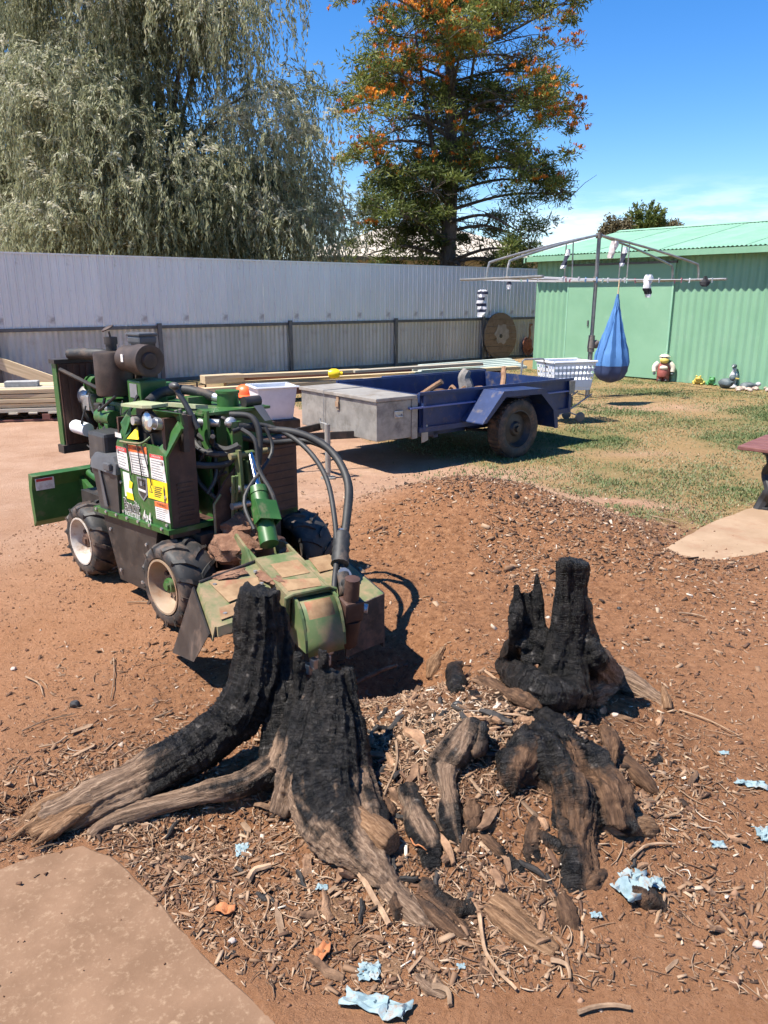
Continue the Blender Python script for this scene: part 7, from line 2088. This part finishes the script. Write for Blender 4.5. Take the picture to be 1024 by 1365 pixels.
stick(575, 1320, 600, 1345, .008, .006, 'stubby piece of bark near the lower edge', nm='splinter')
for (x, y, lb) in ((430, 1275, 'curled orange brown leaf of bark above the lower paper scrap'), (300, 1218, 'orange bark shard beside the path edge'), (560, 1130, 'orange bark shard on the charred ridge')):
    a = onG(x, y, .006); o = B(); vs = []
    for i in range(6):
        for j in range(4):
            u = i / 5 - .5; v = j / 3 - .5
            vs.append((u * .055, v * .035 * (1 - 1.5 * u * u), .012 * (4 * v * v) + .006 * math.sin(u * 9)))
    o.add(vs, [(i * 4 + j, i * 4 + j + 1, i * 4 + j + 5, i * 4 + j + 4) for i in range(5) for j in range(3)], True)
    MATS.get('bark_orange') or mat('bark_orange', (.30, .10, .035), (.45, .18, .07), rough=.8, scale=30, bump=.3)
    ob = o.build('bark_shard', 'bark_orange', None, a, x * .01); s2 = ob.modifiers.new('thickness', 'SOLIDIFY'); s2.thickness = .003
    tag(ob, lb, 'bark', 'orange bark shards')
# broken chunks of root in the rubble
MATS.get('chunk_brown') or vary(mat('chunk_brown', (.10, .052, .028), (.30, .175, .10), rough=.95, scale=16, bump=.9, bscale=45, bdist=.006), .4)
vary(mat('chunk_char', (.008, .007, .007), (.04, .033, .028), rough=.7, scale=20, bump=.9, bscale=50, bdist=.006), .4)
r_ = random.Random(61)
cm, cb_ = [], []
for k in range(12):
    o = B(); L0 = r_.uniform(.05, .13); w = L0 * r_.uniform(.16, .34); n_ = 7; seg_ = 6
    pts = []
    for j in range(seg_):
        u = j / (seg_ - 1); pts.append(Vector((L0 * (u - .5), w * .6 * mnoise.noise(Vector((k * 3.3, u * 2.5, 0))), w * .4 * mnoise.noise(Vector((u * 2.5, k * 2.1, 4))))))
    vs = []
    for j, p in enumerate(pts):
        u = j / (seg_ - 1); rr2 = w * .5 * (.35 + .9 * math.sin(math.pi * (.12 + .76 * u)))
        for q in range(n_):
            a = 2 * math.pi * q / n_; e = rr2 * (1 + .55 * mnoise.noise(Vector((math.cos(a) * 1.4 + k, math.sin(a) * 1.4, u * 1.2))))
            vs.append(p + Vector(((.35 * w * mnoise.noise(Vector((q * 1.7, k, j))) if j in (0, seg_ - 1) else 0), e * math.cos(a), e * .7 * math.sin(a))))
    o.add(vs, [(j * n_ + q, j * n_ + (q + 1) % n_, (j + 1) * n_ + (q + 1) % n_, (j + 1) * n_ + q) for j in range(seg_ - 1) for q in range(n_)] + [tuple(range(n_ - 1, -1, -1)), tuple(range((seg_ - 1) * n_, seg_ * n_))])
    cm.append(o.mesh('root_chunk', 'chunk_brown')); cb_.append(o.mesh('charcoal_chunk', 'chunk_char'))
cnt = 0
while cnt < 190:
    x, y = r_.gauss(.2, .42), r_.gauss(2.12, .33)
    if y < 1.45 or y > 3.0 or r_.random() > float(stump_d(np.array([x]), np.array([y]))[0]) + .25 or bool(in_poly(np.array([x]), np.array([y]), SLAB_L)[0]):
        continue
    cnt += 1
    bk_ = r_.random() < .30
    o = share('charcoal_chunk' if bk_ else 'root_chunk', r_.choice(cb_ if bk_ else cm), None, (x, y, gz(x, y) + r_.uniform(-.006, .010)), r_.uniform(0, 6.28)); o.rotation_euler.x = r_.uniform(0, 6.28); o.rotation_euler.y = r_.gauss(0, .3)
    s_ = r_.uniform(.5, 1.15); o.scale = (s_, s_, s_)
    if bk_:
        tag(o, 'black charcoal chunk among the rubble of the burnt stumps', 'charcoal', 'charcoal chunks in the rubble')
    else:
        tag(o, 'broken brown root chunk among the rubble of the burnt stumps', 'wood', 'root chunks in the rubble')
# rows of anonymous splinters
r_ = random.Random(99)
me_sp = []
for k in range(6):
    o = B(); L0 = r_.uniform(.05, .11); w = r_.uniform(.006, .014)
    o.prism([(-L0 / 2, -w / 2, 0), (L0 * .3, -w * .6, 0), (L0 / 2, 0, 0), (L0 * .35, w * .5, 0), (-L0 * .4, w * .45, 0)], (0, 0, w * .45))
    me_sp.append(o.mesh('splinter', 'stick_wood'))
cnt = 0
while cnt < 70:
    x, y = r_.uniform(-1.2, 1.2), r_.uniform(1.5, 3.0)
    if r_.random() > float(stump_d(np.array([x]), np.array([y]))[0]) or bool(in_poly(np.array([x]), np.array([y]), SLAB_L)[0]):
        continue
    cnt += 1
    o = share('splinter', r_.choice(me_sp), None, (x, y, gz(x, y) + .004), r_.uniform(0, 6.28)); o.rotation_euler.x = r_.gauss(0, .35); o.rotation_euler.y = r_.gauss(0, .25)
    s_ = r_.uniform(.7, 1.3); o.scale = (s_, s_, s_)
    tag(o, 'short wood splinter lying among the chips round the stumps', 'wood', 'loose splinters among the chips')
# stones
for (x, y, s_, lb) in ((100, 942, .035, 'dark grey lump of charcoal on the dirt at left'), (18, 893, .02, 'small pale stone near the left edge'), (310, 1256, .016, 'small round stone beside the path'), (322, 1360, .018, 'pale pebble at the bottom edge'), (825, 812, .018, 'dark pebble right of the right stump'), (1010, 1262, .02, 'small stone near the right edge'), (820, 955, .022, 'grey lump of ash right of the low remnant'), (610, 942, .03, 'black lump of charcoal behind the centre root')):
    a = onG(x, y, s_ * .3); mm = 'decal_black' if 'dark' in lb or 'black' in lb else 'pebble'
    tag(B().blob((0, 0, 0), (s_ * 1.3, s_, s_ * .9), 2, .2, x).build('stone', mm, None, a), lb, 'stone', 'stones on the soil')
# --- scraps of pale blue paper
vary(mat('blue_paper', (.17, .25, .275), (.26, .34, .365), rough=.75, scale=30, bump=.4, bscale=60, bdist=.004, dirt=(.26, .17, .11), dirt_amt=.25, dirt_scale=40), .08)
def scrap(px, py, w, d, label, seed, crump=.02, rz=0.0):
    a = onG(px, py, .003); N_ = 14; vs = []
    for i in range(N_):
        for j in range(N_):
            u = i / (N_ - 1) - .5; v = j / (N_ - 1) - .5
            e = 1 + .5 * mnoise.noise(Vector((math.atan2(v, u) * 1.3, seed, 0)))
            q = Vector((u * w * e, v * d * e, 0))
            nz = mnoise.noise(q * (2.2 / max(w, d)) * 2 + Vector((seed, seed, 0))); n2 = mnoise.noise(q * (7 / max(w, d)) + Vector((0, seed, 5)))
            q.z = crump * (abs(nz) * 1.2 + .6 * abs(n2)); q += Vector((n2, nz, 0)) * crump * .6
            vs.append(q)
    o = B().add(vs, [(i * N_ + j, i * N_ + j + 1, (i + 1) * N_ + j + 1, (i + 1) * N_ + j) for i in range(N_ - 1) for j in range(N_ - 1)], True)
    ob = o.build('paper_scrap', 'blue_paper', None, a, rz)
    # follow the soil
    s2 = ob.modifiers.new('thickness', 'SOLIDIFY'); s2.thickness = .0012
    return tag(ob, label, 'paper', 'scraps of pale blue paper')
scrap(843, 1183, .105, .085, 'large crumpled pale blue paper at the lower right', 1, .028, .5)
scrap(872, 1180, .05, .04, 'small blue paper flap beside the large crumpled one', 2, .015)
scrap(503, 1345, .15, .05, 'long crumpled pale blue paper at the bottom edge', 3, .024, -.25)
scrap(493, 1298, .05, .05, 'ragged blue paper piece just above the bottom one', 4, .014)
scrap(322, 1135, .035, .055, 'narrow blue paper scrap between path and stump', 5, .008, .2)
scrap(430, 1185, .03, .02, 'tiny blue paper scrap under the stump slab', 6, .006)
scrap(1003, 1048, .09, .035, 'blue paper strip at the right edge', 7, .015, -.3)
scrap(1019, 1115, .05, .06, 'blue paper piece cut off by the right edge', 8, .02)
scrap(958, 1128, .04, .03, 'greyish paper scrap left of the right edge', 9, .008)
scrap(795, 1222, .03, .02, 'tiny white scrap below the large blue paper', 10, .006)
scrap(615, 1290, .02, .015, 'tiny blue fleck near the lower middle', 11, .004)
scrap(965, 1005, .035, .02, 'small pale scrap on the soil right of the remnant', 12, .006)
# ================================================================== GRASS
leaf_mat('grass_blade', [(0.0, (0.065, 0.10, 0.032)), (0.45, (0.135, 0.18, 0.066)), (0.75, (0.26, 0.235, 0.13)), (1.0, (0.42, 0.33, 0.21))], rough=.7, trans=.25)
rg = np.random.default_rng(5)
n = 620000
Y = 4.3 + 13.5 * rg.uniform(0, 1, n) ** 1.5; X = rg.uniform(-.5, .62, n) * (Y * 1.05 + .3)
lm = lawn_mask(X, Y); pt = vnoise(X * .9 + 3, Y * .9, 51, 4); dr = np.clip(.5 + 1.3 * pt + .35 * np.clip((Y - 9) / 4, 0, 1), 0, 1)
bare = vnoise(X * 2.3, Y * 2.3, 57, 3)
k = (rg.uniform(0, 1, n) < lm * np.clip(1.15 - .85 * dr, .08, 1) * np.clip(.9 + 1.6 * bare, .05, 1)) & ~in_poly(X, Y, SLAB_R) & (X > -1.6)
k &= ~((np.abs((X - SH.o.x) * SH.y.x + (Y - SH.o.y) * SH.y.y - 3.2) < 3.15) & (X > 3))
X, Y, dr = X[k], Y[k], dr[k]
extra_x, extra_y = [], []
for (px, py, s_, c_) in ((560, 655, .12, 260), (725, 690, .16, 160), (650, 628, .35, 500)):
    p = G(px, py, .05); extra_x.append(rg.normal(p.x, s_, c_)); extra_y.append(rg.normal(p.y, s_ * .6, c_))
X = np.concatenate([X] + extra_x); Y = np.concatenate([Y] + extra_y); dr = np.concatenate([dr] + [np.zeros(len(e)) for e in extra_x])
n = len(X); Z = ground_z(X, Y)
h = rg.uniform(.008, .022, n) * (1 + .5 * (1 - dr)); w = rg.uniform(.0022, .0045, n) * (1 + Y * .10); a = rg.uniform(0, 2 * np.pi, n); ln = rg.uniform(.3, 1.1, n)
b0 = np.stack([X, Y, Z], 1); sd = np.stack([np.cos(a), np.sin(a), np.zeros(n)], 1); ld = np.stack([-np.sin(a), np.cos(a), np.zeros(n)], 1)
V = np.stack([b0 - sd * w[:, None], b0 + sd * w[:, None], b0 + ld * (h * ln)[:, None] + np.array([0, 0, 1]) * h[:, None]], 1).reshape(-1, 3)
F_ = np.arange(n * 3).reshape(-1, 3)
tone = np.clip(.24 + .42 * dr + rg.normal(scale=.16, size=n), 0, 1)
tag(obj('grass', fast_mesh('grass', V, F_, 'grass_blade', np.repeat(tone, 3))), 'short patchy half dry lawn grass', 'grass', kind='stuff')
print('grass', n)
